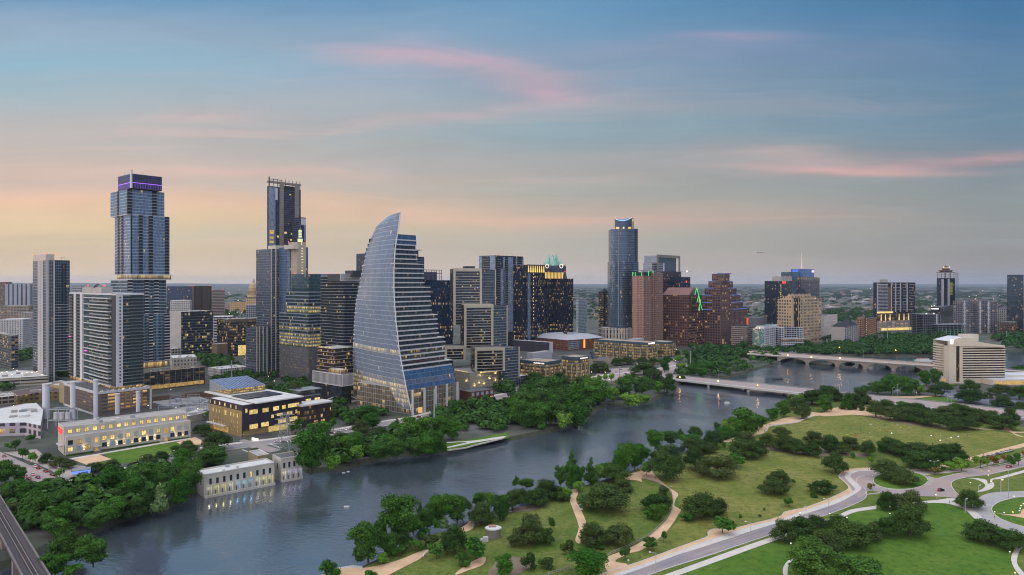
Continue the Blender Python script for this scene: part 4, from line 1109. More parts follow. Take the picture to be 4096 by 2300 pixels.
def stack(root,a,b,s0,s1,zs,mat=None,d=.9,rail=None,name='balcony_stack',back=None):
 0
 a,b=Vector(a),Vector(b)
 p,q=a+(b-a)*s0,a+(b-a)*s1
 dr=(q-p).normalized()
 nm=Vector((dr.y,-dr.x))
 mb=MB()
 mb.prism([p+nm*.12,q+nm*.12,q-nm*.1,p-nm*.1],zs[0],zs[-1],1,mbot=True)
 for i,z in enumerate(zs[:-1]):
  mb.prism([p+nm*d,q+nm*d,q,p],z,z+.28,0,mbot=True)
  mb.prism([p+nm*d,q+nm*d,q+nm*(d-.08),p+nm*(d-.08)],z+.28,z+1.15,2)
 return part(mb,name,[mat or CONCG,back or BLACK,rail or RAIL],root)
RAIL=plain('rail_glass',(.075,.09,.10),.3,.1,.5,.5)
WMESH={}
def wmesh(w,h,kind):
 k=(round(w,2),round(h,2),kind)
 if k not in WMESH:
  mb=MB()
  fr,gl={'dark':(DARKM,G_PANE),'lit':(DARKM,LITW),'pale':(GREYM,LITW2),'dim':(DARKM,LITDIM),'blue':(GREYM,plain('blind',(.28,.36,.42),.6,.1,.8))}[kind]
  t=.12
  pn_=MB();pn_.prism([Vector((-w/2,-.06)),Vector((w/2,-.06)),Vector((w/2,.04)),Vector((-w/2,.04))],-h/2,h/2,0)
  for(x0,x1,z0,z1)in((-w/2-t,w/2+t,h/2,h/2+t),(-w/2-t,w/2+t,-h/2-t,-h/2),(-w/2-t,-w/2,-h/2,h/2),(w/2,w/2+t,-h/2,h/2),(-.04,.04,-h/2,h/2)):
   mb.prism([Vector((x0,-.12)),Vector((x1,-.12)),Vector((x1,.03)),Vector((x0,.03))],z0,z1,0,mbot=True)
  WMESH[k]=(mb.mesh('window',[fr]),pn_.mesh('pane',[gl]))
 return WMESH[k]
wr=random.Random(5)
def window(root,a,b,s,z,w,h,kind='dark',name='window'):
 a,b=Vector(a),Vector(b)
 q=a+(b-a)*s
 d=b-a
 f_,p_=wmesh(w,h,kind)
 o=ob(name,f_,root,rel(root,(q.x,q.y,z)),math.atan2(d.y,d.x))
 ob('pane',p_,o)
 return o
def windows(root,a,b,ss,zs,w,h,p=(.5,.1,.1),name='window'):
 for z in zs:
  for s in ss:
   r=wr.random()
   window(root,a,b,s,z,w,h,'lit' if r<p[0]else 'dim' if r<p[0]+p[1]else 'pale' if r<sum(p)else 'dark',name)
def lin_s(n,m=.04):return[m+(1-2*m)*(i+.5)/n for i in range(n)]
def beacon(root,p,r=.6,mat=None,name='beacon'):
 mb=MB()
 mb.tube((p[0],p[1],p[2]),(p[0],p[1],p[2]+r*1.6),r,r*.6,8)
 return part(mb,name,mat or RED,root)
def mast(root,p,h,r=.25,r1=None,mat=None,name='mast'):
 mb=MB()
 mb.tube(p,(p[0],p[1],p[2]+h),r,r1 or r*.4,6)
 return part(mb,name,mat or GREYM,root)
def penthouse(root,g,r0,r1,l0,l1,z0,z1,mat=None,name='penthouse',roof=None):
 q=g.sub(r0,r1,l0,l1)
 return shaft(root,q.poly,z0,z1,mat or GREYM,name,roof or ROOF_D,.3)
def units(root,g,z,n,seed,s=(2,4),name='roof_unit',mat=None):
 r=random.Random(seed)
 for k in range(n):
  a,b=r.uniform(.12,.82),r.uniform(.12,.82)
  c=g.p+g.R*g.lr*a+g.L*g.ll*b
  mb=MB()
  mb.box((c.x,c.y,z),r.uniform(*s),r.uniform(*s)*.7,r.uniform(1,2.2),math.atan2(g.R.y,g.R.x))
  part(mb,name,mat or(STEEL if k%2 else ROOF_W),root)
def sign(root,text,a,b,s0,s1,z,hgt,mat,d=.35,name='sign'):
 0
 a,b=Vector(a),Vector(b)
 p,q=a+(b-a)*s0,a+(b-a)*s1
 cu=bpy.data.curves.new(name,'FONT')
 cu.body=text
 cu.size=hgt*1.38
 cu.extrude=.12
 cu.offset=hgt*.02
 cu.materials.append(mat)
 o=bpy.data.objects.new(name,cu)
 COL.objects.link(o)
 o.parent=root
 dr=(q-p).normalized()
 nm=Vector((dr.y,-dr.x))
 o.location=rel(root,(p.x+nm.x*d,p.y+nm.y*d,z))
 o.rotation_euler=(math.radians(90),0,math.atan2(dr.y,dr.x))
 bpy.context.view_layer.update()
 w=o.dimensions.x
 me=bpy.data.meshes.new_from_object(o.evaluated_get(bpy.context.evaluated_depsgraph_get()))
 m2=ob(name,me,root,o.location)
 m2.rotation_euler=o.rotation_euler
 if w>0:m2.scale=((q-p).length/w,1,1)
 bpy.data.objects.remove(o)
 return m2
def interp(tab,v):
 for i in range(len(tab)-1):
  (v0,u0),(v1,u1)=tab[i],tab[i+1]
  if v0<=v<=v1:return u0+(u1-u0)*(v-v0)/(v1-v0)
 return tab[0][1]if v<tab[0][0]else tab[-1][1]
SPINE=[(849,1602),(924,1592),(994,1581),(1077,1576),(1146,1576),(1200,1578),(1232,1580),(1298,1585),(1318,1589),(1387,1595),(1487,1613),(1560,1627),(1639,1644),(1665,1650)]
EDGE=[(849,1601),(859,1575),(869,1554),(883,1530),(902,1506),(930,1494),(959,1481),(1021,1461),(1080,1448),(1146,1436),(1200,1424),(1300,1416),(1394,1412),(1500,1412),(1566,1414),(1700,1414)]
RIGHT=[(931,1661),(990,1666),(1064,1671),(1066,1692),(1161,1700),(1163,1720),(1260,1727),(1262,1748),(1360,1755),(1362,1778),(1464,1784),(1466,1810),(1572,1832),(1665,1836)]
YA,YD=604.0,690.0
SA=math.radians(51.5)
SR=Vector((math.cos(SA),math.sin(SA)))
root=empty('sail_tower',(xat(1650,YA),YA,0),'tall curved glass tower shaped like a sail, its terraces stepping down to the right','tower')
fin=fac('sail_fins',(.045,.070,.115),(.30,.36,.46),1.5,4.35,.62,.42,.02,0,rough=.12,spec=.9,vary=.5)
fin_lit=fac('sail_fins_lit',(.10,.12,.14),(.42,.44,.46),1.5,4.35,.55,.42,.75,.6,(1,.78,.32),.95,rough=.12)
fin_part=fac('sail_fins_partly_lit',(.07,.09,.12),(.42,.44,.46),1.5,4.35,.6,.42,.38,0,(1,.78,.32),.9,rough=.12)
glR=fac('terrace_glass',(.030,.042,.055),(.16,.19,.22),1.6,4.35,.18,.25,.05,0,rough=.08,spec=.7)
glR_lit=fac('terrace_glass_lit',(.05,.05,.05),(.16,.18,.2),1.6,4.35,.18,.25,.5,.5,(1,.76,.3),1.0)
glB=fac('blue_glass',(.045,.095,.19),(.16,.21,.28),1.6,4.35,.1,.3,.02,0,rough=.08,spec=1.0)
glB2=fac('blue_glass_dim',(.09,.12,.19),(.25,.22,.22),1.6,4.35,.14,.3,.10,.25,(1,.66,.36),.8,rough=.1)
FH=4.35
zs_=[4.5+FH*i for i in range(60)]
def A_at(z,back=0.0):
 y=YA+16*min(1,max(0,z-20)/130)
 v=V0+(H-z)*F/y
 return Vector((xat(interp(SPINE,v),y),y))
def D_at(z):
 v=V0+(H-z)*F/YD
 return Vector((xat(interp(EDGE,v),YD),YD))
ztip=zat(849,YA+16)
zt_list=[z for z in zs_ if z<ztip-1]+[ztip]
for i in range(len(zt_list)-1):
 z0,z1=zt_list[i],zt_list[i+1]
 mb=MB()
 N=6
 for k in range(N):
  def pt(z,t):
   a_,d_=A_at(z),D_at(z)
   if z>zat(902,YD):
    pass
   dr=(d_-a_)
   nm=Vector((dr.y,-dr.x)).normalized()
   if nm.y>0:nm=-nm
   return a_+dr*t+nm*(math.sin(math.pi*t)*3.2)
  q=[pt(z0,(k+1)/N),pt(z0,k/N),pt(z1,k/N),pt(z1,(k+1)/N)]
  w=(A_at(z0)-D_at(z0)).length
  ua,ub=w*(k+1)/N,w*k/N
  mb.face([(q[0].x,q[0].y,z0),(q[1].x,q[1].y,z0),(q[2].x,q[2].y,z1),(q[3].x,q[3].y,z1)],0,[(-ua,i*FH),(-ub,i*FH),(-ub,i*FH+(z1-z0)),(-ua,i*FH+(z1-z0))])
 vm=V0+(H-(z0+z1)/2)*F/640
 m_=fin_lit if 1525<vm<1592 or 1393<vm<1412 else fin_part if 1505<vm<1525 or 1592<vm<1612 else fin
 part(mb,'curtain_wall_band',m_,root)
mb=MB()
for i in range(len(zt_list)-1):
 a0,a1=A_at(zt_list[i]),A_at(zt_list[i+1])
 mb.beam((a0.x,a0.y-.3,zt_list[i]),(a1.x,a1.y-.3,zt_list[i+1]),1.1,.9)
part(mb,'edge_mullion',WHITE,root)
zroof=zat(931,YA+14)
fl=[z for z in zs_ if 18<z<zroof+1]
FOOT=[]
for i,z0 in enumerate(fl[:-1]):
 z1=fl[i+1]
 yv=YA+16*min(1,(z0-20)/130)
 v=V0+(H-z0)*F/(yv+30)
 A=A_at(z0)
 ur=interp(RIGHT,v)
 k=(ur-U0)/F
 t=(k*A.y-A.x)/(SR.x-k*SR.y)
 B=A+SR*t
 D=D_at(z0)
 C=D+SR*t*.9
 FOOT.append((A,B,C,D,z0,z1))
for i,(A,B,C,D,z0,z1)in enumerate(FOOT):
 v=V0+(H-z0)*F/(A.y+30)
 blue=v>1466
 mech=v<985
 ins=Vector((-SR.y,SR.x))*(0 if blue or mech else 1.6)
 mb=MB()
 lit=1395<v<1432
 A1,B1=A+ins,B+ins
 top=FOOT[i+1]if blue and i+1<len(FOOT)else None
 if blue and top and(top[1]-B).length<12:
  A2,B2=top[0],top[1]
 else:
  A2,B2=A1,B1
 L=(B1-A1).length
 mb.face([(A1.x,A1.y,z0),(B1.x,B1.y,z0),(B2.x,B2.y,z1),(A2.x,A2.y,z1)],0,[(0,i*FH),(L,i*FH),(L,i*FH+FH),(0,i*FH+FH)])
 mb.wall(B1,C,z0,z1,0,0,0)
 mb.wall(C,D,z0,z1,0,0,0)
 part(mb,'window_band',glR_lit if lit else(glB2 if i%3==1 else glB)if blue else glB if mech else glR,root)
 if not blue:
  s_=MB()
  P_=[A,B,C,D]
  s_.prism(off(P_,.25),z0-.75,z0+.35,0,mbot=True)
  part(s_,'floor_slab',WHITE,root)
 elif i%2==0:
  s_=MB()
  s_.prism(off([A,B,C,D],.1),z0-.2,z0+.15,0,mbot=True)
  part(s_,'floor_slab',GREYM,root)
A,B,C,D,z0,z1=FOOT[-1]
rf=MB();rf.prism([A,B,C,D],z1,z1+.5,0);part(rf,'roof',ROOF_D,root)
for i in range(len(FOOT)-1):
 if(FOOT[i][1]-FOOT[i][0]).length-(FOOT[i+1][1]-FOOT[i+1][0]).length>2.2:
  A,B,C,D,z0,z1=FOOT[i]
  t_=MB();t_.prism(off([A,B,C,D],.3),z1-.6,z1+.1,0,mbot=True);part(t_,'terrace',ROOF_W,root)
  r_=MB()
  pts_=[A+(B-A)*s for s in(.05,.98)]
  r_.beam((*pts_[0],z1+1.2),(*pts_[1],z1+1.2),.1);part(r_,'terrace_rail',GREYM,root)
  TER=(A,B,C,D,z1)
  if 'LOWTER' not in globals():LOWTER=TER
g=G('P',1414,1651,1830,YA,th=51.5)
lob=fac('sail_lobby',(.12,.10,.07),(.35,.35,.36),3.2,4.6,.25,.35,.5,.3,(1,.76,.34),.8)
q=g.sub(.02,.97,.05,.95)
shaft(root,q.poly,0,FOOT[0][4],lob,'lobby',ROOF,0)
for s in(0,.25,.5,.75,1.0):
 c=g.p+g.R*g.lr*s
 mb=MB();mb.box((c.x,c.y,0),1.5,1.5,FOOT[0][4]+.5,SA);part(mb,'column',WHITE,root)
lw=D_at(6)-A_at(6)
for s in(.16,.3,.46,.62,.78,.95):
 c=A_at(6)+lw*s
 mb=MB();mb.tube((c.x,c.y,0),(c.x,c.y,6.5),.8,n=10);part(mb,'column',CONCG,root)
shaft(root,[A_at(5)+lw*.1+SR*2,A_at(5)+SR*14,D_at(5)+SR*14,D_at(5)+SR*3],0,5.2,glow('lobby_glow',(1,.62,.2),.55),'lobby_glass',ROOF,0)
A,B,C,D,z1=LOWTER
for k in range(9):
 c=A+(B-A)*(.14+.09*k)+Vector((-SR.y,SR.x))*3.0
 pr=empty('parasol',(c.x,c.y,z1),f'red parasol on the lowest terrace of the sail tower, {ORD[k]} from its curved edge','parasol','red parasols on the terrace')
 mb=MB();mb.tube((c.x,c.y,z1),(c.x,c.y,z1+2.6),.08,n=6);part(mb,'pole',DARKM,pr)
 mb=MB();mb.tube((c.x,c.y,z1+2.1),(c.x,c.y,z1+2.8),1.9,.1,8);part(mb,'canopy',plain('red_canvas',(.22,.035,.03),.8,.1,.5),pr)
IND=fac('condo_glass',(.095,.145,.235),(.40,.44,.50),1.5,3.4,.08,.38,.035,0,rough=.08,spec=.95,vary=.55)
IND2=fac('condo_glass_low',(.045,.075,.11),(.40,.44,.48),1.5,3.4,.08,.42,.05,.0,rough=.08,spec=.8,vary=.6)
Y1=745
g=G('A1',1328,1505,1962,Y1)
root=bld('condo_tower','tallest left tower of offset stacked glass blocks with a violet lit crown',g,'tower')
def blk(xl,xc,xr,ya,yb,c,mat,name='tower_block'):
 q=G(c,xl,xc,xr,Y1)
 z1,z0=q.z(ya),q.z(yb)
 shaft(root,q.poly,z0,z1,mat,name,ROOF,.6,WHITE)
 mb=MB();mb.prism(off(q.poly,.25),z0-.5,z0+.2,0,mbot=True);part(mb,'block_edge',WHITE,root)
 return q,z0,z1
q,z0,z1=blk(1278,1480,1902,452,742,'A1',IND)
zs=levels(z0,z1,3.4)
for a_,b_,ss in((q.p,q.r,((1478,1530),(1760,1812))),(q.l,q.p,((1354,1375),(1470,1482)))):
 for xa,xb in ss:
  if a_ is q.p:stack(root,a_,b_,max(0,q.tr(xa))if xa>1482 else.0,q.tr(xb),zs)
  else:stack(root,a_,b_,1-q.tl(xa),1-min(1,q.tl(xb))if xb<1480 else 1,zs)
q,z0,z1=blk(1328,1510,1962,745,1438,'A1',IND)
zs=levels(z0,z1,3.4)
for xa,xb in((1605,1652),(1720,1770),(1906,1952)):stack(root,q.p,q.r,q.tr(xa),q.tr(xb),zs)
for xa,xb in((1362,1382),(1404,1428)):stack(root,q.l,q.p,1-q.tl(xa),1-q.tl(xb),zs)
panel(root,q.p,q.r,0,.035,z0,z1,.2,BLACK,'corner_slot')
q,z0,z1=blk(1355,1530,1980,148,196,'A2',fac('amenity_glass',(.08,.07,.05),(.4,.38,.34),2.2,6.5,.15,.6,.8,.4,(1,.74,.32),1.1),'amenity_floor')
mb=MB();mb.prism(off(q.poly,1.2),z1,z1+1.0,0,mbot=True);part(mb,'canopy_slab',WHITE,root)
q,z0,z1=blk(1280,1475,1922,202,606,'A2',IND2)
zs=levels(z0,z1,3.4)
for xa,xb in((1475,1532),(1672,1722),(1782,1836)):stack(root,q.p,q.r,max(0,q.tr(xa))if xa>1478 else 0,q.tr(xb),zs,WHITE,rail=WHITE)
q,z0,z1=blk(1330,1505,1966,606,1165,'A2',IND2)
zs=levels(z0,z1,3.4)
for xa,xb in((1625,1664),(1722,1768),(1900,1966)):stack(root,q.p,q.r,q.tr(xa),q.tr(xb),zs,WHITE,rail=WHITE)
panel(root,q.p,q.r,q.tr(1805),q.tr(1830),z0,z1,.15,fac('teal_glass',(.10,.22,.26),(.3,.4,.4),1.5,3.4,.05,.3,.0,0),'teal_strip')
q2,z0,z1=blk(1360,1510,1950,1165,1250,'A2',fac('podium_lit',(.1,.08,.05),(.3,.27,.22),3,7,.3,.6,.8,.3,(1,.7,.3),.9),'pool_deck_floor')
q=G('A1',1365,1520,1874,Y1)
z0,z1=q.z(440),q.z(272)
cm_=fac('crown_screen',(.040,.032,.075),(.10,.09,.15),1.6,9.0,.2,.5,.0,0,rough=.3)
shaft(root,q.poly,z0,z1,cm_,'crown',ROOF_D,5,GREYM)
vi=glow('violet_light',(.42,.16,1.0),1.3)
for a_,b_ in((q.p,q.r),(q.l,q.p)):
 panel(root,a_,b_,0,1,z0+6.0,z0+6.5,.3,vi,'light_band')
 n_=12
 for k in range(n_):panel(root,a_,b_,(k+.45)/n_,(k+.52)/n_,z0+1,z0+5.8,.15,glow('violet_dim',(.36,.14,.9),.55),'light_strip')
mb=MB();mb.beam((q.p.x,q.p.y-.3,z0),(q.p.x,q.p.y-.3,q.z(226)),1.8);part(mb,'corner_pier',WHITE,root)
beacon(root,(q.p.x,q.p.y,q.z(228)),.5)
for a_,b_,ss in((q.p,q.r,(.36,.7,1.0)),(q.l,q.p,(0,.5,.75))):
 for s in ss:
  c=a_+(b_-a_)*s
  mast(root,(c.x,c.y,z1-2),5.5,.14)
beacon(root,(q.l.x,q.l.y,z1+3.4),.4);beacon(root,(q.r.x,q.r.y,z1+3.2),.4)
gg=G('P',560,576,820,738)
pr=bld('parking_podium','glass screened car park block with dim yellow lights right of the white balcony tower',gg)
shaft(pr,gg.poly,0,gg.z(1491),fac('parking_glass',(.035,.035,.035),(.12,.10,.08),5.5,3.1,.25,.35,.55,.3,(1,.78,.36),.32,rough=.25,vary=1.0),'garage_screen',ROOF_TAN,.8)
fins(pr,gg.p,gg.r,11,0,gg.z(1491),.3,.5,GREYM,'screen_fin')
panel(pr,gg.p,gg.r,.02,.98,1,5,.2,LITDIM,'shop_front')
units(pr,gg,gg.z(1491)-.8,4,3)
Y1=625
g=G('A2',812,1345,1660,Y1,th=50)
root=bld('balcony_tower','broad tower with white balcony bands and a tall dark slot above a framed podium',g,'tower')
zt,zb_=g.z(372),22.0
SR_G=fac('balcony_glass',(.022,.042,.046),(.10,.13,.13),1.7,3.05,.12,.5,.07,0,(1,.72,.3),.8,rough=.1,spec=.7,vary=.8)
shaft(root,g.poly,zb_,zt,SR_G,'tower_shaft',ROOF_W,1.0,WHITE)
zs=levels(zb_,zt-1,3.05)
stack(root,g.l,g.p,0,1-g.tl(850),zs,CONCG,1.4)
stack(root,g.l,g.p,1-g.tl(885),1-g.tl(940),zs,GREYM,1.0)
panel(root,g.l,g.p,1-g.tl(858),1-g.tl(884),zb_,zt,.5,WHITE,'pier')
panel(root,g.l,g.p,1-g.tl(945),1-g.tl(972),zb_,zt,1.6,WHITE,'pier')
sA,sM,sB=1-g.tl(975),1-g.tl(1180),1-g.tl(1290)
nmL=Vector(((g.p-g.l).y,-(g.p-g.l).x)).normalized()
a0,am,a1=g.l+(g.p-g.l)*sA,g.l+(g.p-g.l)*sM,g.l+(g.p-g.l)*sB
mb=MB()
w_=[Vector((k.x-root.location.x,k.y-root.location.y))for k in(a0+nmL*.9,am+nmL*3.2,a1+nmL*3.0,a1,a0)]
mb.prism(w_,0,.8,0,mbot=True)
bal=mb.mesh('balcony',[WHITE])
mb=MB()
w2=[Vector((k.x-root.location.x,k.y-root.location.y))for k in(a0+nmL*.9+(am-a0)*.35,am+nmL*3.2,a1+nmL*3.0,a1,a0+(am-a0)*.35)]
mb.prism(w2,0,.35,0,mbot=True)
mb.wall(w2[0],w2[1],.35,1.2,1);mb.wall(w2[1],w2[2],.35,1.2,1)
bal2=mb.mesh('balcony',[CONCG,GREYM])
for i,z in enumerate(zs[:-1]):ob('balcony',bal if i%2==0 else bal2,root,(0,0,z-root.location.z))
panel(root,g.l,g.p,1-g.tl(1293),1,zb_,zt+1.2,.2,plain('slot_cladding',(.045,.045,.06),.6,.15,.2),'dark_slot')
panel(root,g.p,g.r,0,g.tr(1416),zb_,zt+1.2,1.2,WHITE,'white_pier')
for z in zs[1:-1]:window(root,g.p+Vector((g.R.y,-g.R.x))*1.2,g.r+Vector((g.R.y,-g.R.x))*1.2,g.tr(1384),z+1.4,.9,1.4)
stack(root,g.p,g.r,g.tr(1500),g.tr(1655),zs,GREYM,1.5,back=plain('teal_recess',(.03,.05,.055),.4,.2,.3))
bands(root,g.p,g.r,zs[1:],.35,.35,CONCG,'slab_edge',g.tr(1420),g.tr(1500))
mb=MB();mb.prism(off(g.poly,.5),zt-.6,zt+.9,0,mbot=True);part(mb,'roof_band',WHITE,root)
pg_=g.sub(.0,.42,.30,.72);shaft(root,pg_.poly,zt,zt+6.5,CONCG,'penthouse',ROOF,.4)
ar=MB()
cc=g.p+g.L*g.ll*.42+g.R*4
for k in range(10):
 t0,t1=math.pi*k/10,math.pi*(k+1)/10
 for rr in(5.2,):
  ar.beam((cc.x+rr*math.cos(t0),cc.y,zt+6+rr*.75*math.sin(t0)),(cc.x+rr*math.cos(t1),cc.y,zt+6+rr*.75*math.sin(t1)),5.0,.5)
part(ar,'roof_arch',CONCG,root)
for s in(.3,.5,.66):beacon(root,(*(g.l+(g.p-g.l)*(1-s)+g.R*3),zt+7.5),.8)
panel(root,g.l,g.p,sA+.03,sA+.06,zs[9]+.2,zs[9]+.9,1.3,glow('pink_light',(1,.1,.55),2),'pink_light')
panel(root,g.l,g.p,.0,.05,zs[13],zs[13]+.5,1.6,glow('pink_light',(1,.1,.55),2),'pink_light')
shaft(root,g.sub(-.02,1.0,.02,.98).poly,18,zb_+.1,fac('bar_level',(.08,.06,.04),(.08,.07,.06),3,4,.4,.6,.7,0,(1,.6,.25),.9),'bar_level',ROOF,0)
Y2=600
g=G('A3',742,1130,1752,Y2,th=50)
root=bld('framed_podium','brown grey slotted garage podium edged by a white frame behind the old power plant',g)
zt=g.z(200)
GAR=fac('garage_slots',(.05,.035,.025),(.15,.125,.11),9,3.2,3.2,2.4,.30,0,(1,.55,.18),.8,rough=.3)
shaft(root,g.poly,0,zt,GAR,'podium_wall',ROOF_D,1.4,WHITE)
GLIT=fac('garage_bays',(.10,.055,.03),(.13,.11,.10),7,3.1,.5,1.1,.75,.3,(1,.5,.14),.75,rough=.3)
panel(root,g.p,g.r,g.tr(1240),g.tr(1700),3,zt-2.5,.25,GLIT,'open_bays')
fins(root,g.p+(g.r-g.p)*g.tr(1385),g.p+(g.r-g.p)*g.tr(1640),5,3,zt-2,1.3,.5,plain('stone_pier',(.20,.17,.155),.9,.2,.3),'pier')
for a_,b_ in((g.p,g.r),(g.l,g.p)):panel(root,a_,b_,0,1,zt-1.9,zt+.3,.55,WHITE,'white_frame')
panel(root,g.p,g.r,.965,1,0,zt,.55,WHITE,'white_frame')
panel(root,g.l,g.p,0,1,0,1.6,.5,WHITE,'white_frame')
w0=g.sub(.05,.5,1.0,1.25)
shaft(root,w0.poly,0,zt-1,plain('tan_wall',(.30,.24,.14),.9,.2,.2),'rear_wing',ROOF_W,.5)
for k in range(9):
 c=g.p+g.R*g.lr*(.12+.1*k)+g.L*4.5
 mb=MB();mb.tube((c.x,c.y,zt-1.4),(c.x,c.y,zt+.8),1.0,.2,6)
 um=empty('parasol',(c.x,c.y,zt-1.4),f'pale parasol on the podium terrace, {ORD[k]} from the white corner','parasol','pale parasols on the podium')
 part(mb,'canopy',ROOF_W,um)
 if k%2==0:panel(root,g.p+g.L*8,g.r+g.L*8,.1+.1*k,.16+.1*k,zt-1.2,zt-.4,.2,WARML if k==4 else LITW,'terrace_light')
Y1=800
g=G('A2',380,530,828,Y1,th=50)
root=bld('slender_condo_tower','slender pale concrete and blue glass tower with a square concrete crown, far left',g,'tower')
SPG=fac('slender_glass',(.035,.06,.085),(.30,.31,.34),1.9,3.3,.14,.36,.05,0,(1,.72,.3),.9,rough=.08,spec=.9,vary=.7)
zt=zat(1041,Y1)
qa=g.sub(0,g.tr(630),0,1)
shaft(root,qa.poly,0,zt,SPG,'tower_shaft',ROOF,.5)
qb=g.sub(g.tr(630),1,.12,1.0)
shaft(root,qb.poly,12,zt+.6,SPG,'glass_wing',ROOF,.8)
zs=levels(12,zt,3.3)
CON2=plain('lilac_concrete',(.40,.375,.385),.85,.12,.12)
panel(root,g.l,g.p,1-g.tl(440),1-g.tl(500),0,zt,.4,CON2,'concrete_pier')
panel(root,g.p,g.r,0.0,g.tr(562),0,zt,.35,plain('pale_strip',(.47,.45,.46),.8,.1,.1),'concrete_pier')
panel(root,g.p,g.r,g.tr(618),g.tr(634),0,zt,.6,plain('pale_strip',(.47,.45,.46),.8,.1,.1),'concrete_pier')
panel(root,g.l,g.p,1-g.tl(388),1-g.tl(440),0,16,.3,BLACK,'base_grille')
for z in zs[1:]:window(root,g.l+nmL*.4,g.p+nmL*.4,1-g.tl(470),z-1.4,.8,1.3)
slb=[z for z in zs if z<zs[0]+(zs[-1]-zs[0])*.62]
bands(root,qb.p,qb.r,slb,.4,1.0,WHITE,'balcony_slab')
for xa,xb in((714,735),(748,766)):panel(root,qb.p,qb.r,qb.tr(xa),qb.tr(xb),zs[2],zt-3,.12,BLACK,'recess_strip')
bands(root,g.p,g.r,zs,.3,.45,CON2,'slab_edge',g.tr(562),g.tr(618))
zc=zat(Y_('A1',1205),Y1)
qc=g.sub(.0,g.tr(630),0,1)
shaft(root,qc.poly,zt,zc,plain('crown_concrete',(.50,.44,.40),.9,.1,.1),'crown',ROOF,2.0)
for c in(qc.p,qc.l,qc.r):beacon(root,(c.x,c.y+.5,zc-.2),.7)
mb=MB()
c=qb.p+qb.R*qb.lr*.6+qb.L*5
mb.beam((c.x,c.y,zt),(c.x,c.y,zt+4),.2);mb.beam((c.x+4,c.y,zt),(c.x+4,c.y,zt+4),.2);mb.beam((c.x-2,c.y,zt+4),(c.x+4,c.y,zt+4),.2)
part(mb,'roof_rig',GREYM,root)
Y1=1040
g=G('B1',1065,1090,1455,Y1,th=50)
root=bld('unfinished_tower','tallest dark tower still under construction with bare concrete columns and open top frame',g,'tower')
zt=g.z(415)
XG=fac('unfinished_glass',(.022,.028,.045),(.07,.075,.09),1.7,3.5,.1,.8,.02,.05,(1,.7,.28),.9,rough=.12,spec=.6)
shaft(root,g.poly,0,zt,XG,'tower_shaft',CONCG,0)
zs=levels(g.z(1100),g.z(395),3.5)
XC=plain('raw_concrete',(.21,.19,.175),.95,.25,.15)
bands(root,g.p,g.r,zs,.45,.5,plain('slab_grey',(.14,.15,.175),.9,.15,.2),'floor_slab',.25,.98)
panel(root,g.p,g.r,g.tr(1208),g.tr(1254),g.z(1100),g.z(350),1.4,XC,'concrete_column')
panel(root,g.p,g.r,g.tr(1384),g.tr(1432),g.z(775),g.z(350),1.4,XC,'concrete_column')
panel(root,g.p,g.r,.0,g.tr(1160),g.z(1140),g.z(425),.5,fac('new_curtain_wall',(.20,.24,.34),(.22,.26,.36),1.5,3.5,.08,.3,.02,.0,rough=.12,spec=.9),'curtain_wall')
panel(root,g.p,g.r,g.tr(1160),g.tr(1186),g.z(568),g.z(430),.5,WHITE,'wall_panel')
for y0,y1 in((925,970),(1000,1025),(1050,1075)):panel(root,g.p,g.r,.01,g.tr(1140),g.z(y1),g.z(y0),.6,LITDIM,'lit_floor')
for x0,x1,y0 in((1265,1292,935),(1340,1372,945),(1180,1200,985),(1265,1285,1090),(1330,1370,1015)):panel(root,g.p,g.r,g.tr(x0),g.tr(x1),g.z(y0+22),g.z(y0),.6,LITW,'lit_room')
panel(root,g.p,g.r,g.tr(1258),g.tr(1380),g.z(430),g.z(392),.7,BLACK,'open_floor')
mb=MB();mb.prism(off(g.poly,.4),g.z(372),g.z(352),0,mbot=True);part(mb,'top_slab',XC,root)
for k,s in enumerate((0,.13,.26,.39,.5,.62,.74,.86,.97)):
 c=g.p+g.R*g.lr*s
 mb=MB();mb.beam((c.x,c.y,zt-3),(c.x,c.y,g.z(308 if k==0 else 322)),1.6 if k==0 else.8);part(mb,'frame_column',XC if k%2 else DARKM,root)
for y in(338,378):bands(root,g.p,g.r,[g.z(y)],1.0,.6,XC,'frame_beam',0,.4 if y<350 else.35)
q=G('B1',1450,1456,1514,Y1-4,th=50);q.depth(g.ll*.8 if g.ll>20 else 24)
shaft(root,q.poly,0,q.z(778),XG,'side_block',ROOF_D,.5)
panel(root,q.p,q.r,.05,.98,q.z(865),q.z(790),.4,WHITE,'wall_panel')
panel(root,q.p,q.r,.62,1,q.z(1050),q.z(865),.4,MATS['new_curtain_wall'],'curtain_wall')
Y1=870
g=G('B1',1092,1100,1335,Y1,th=50);g.depth(34)
root=bld('ribbed_tower','ribbed glass tower with slim cream piers and a lit green spire beside the unfinished one',g,'tower')
RG=fac('ribbed_glass',(.045,.06,.085),(.16,.18,.22),1.6,3.3,.12,.5,.06,0,(1,.7,.3),.9,rough=.1,spec=.8,vary=.8)
zt=g.z(1145)
shaft(root,g.poly,0,zt,RG,'tower_shaft',ROOF,.5)
CREAM=plain('cream_concrete',(.50,.46,.40),.85,.12,.1)
for x in(1112,1163,1215,1258,1312):panel(root,g.p,g.r,max(0,g.tr(x)-.02),g.tr(x)+.025,0,g.z(1130 if x>1200 else 1145),.9,CREAM,'rib')
zs=levels(20,zt,3.3)
for xa,xb in((1120,1157),(1172,1210),(1224,1252)):bands(root,g.p,g.r,zs,.35,.7,CONCG,'balcony_slab',g.tr(xa),g.tr(xb))
q=G('B1',1160,1164,1292,Y1+6,th=50);q.depth(18);shaft(root,q.poly,zt-1,q.z(1103),CREAM,'penthouse',ROOF,.4)
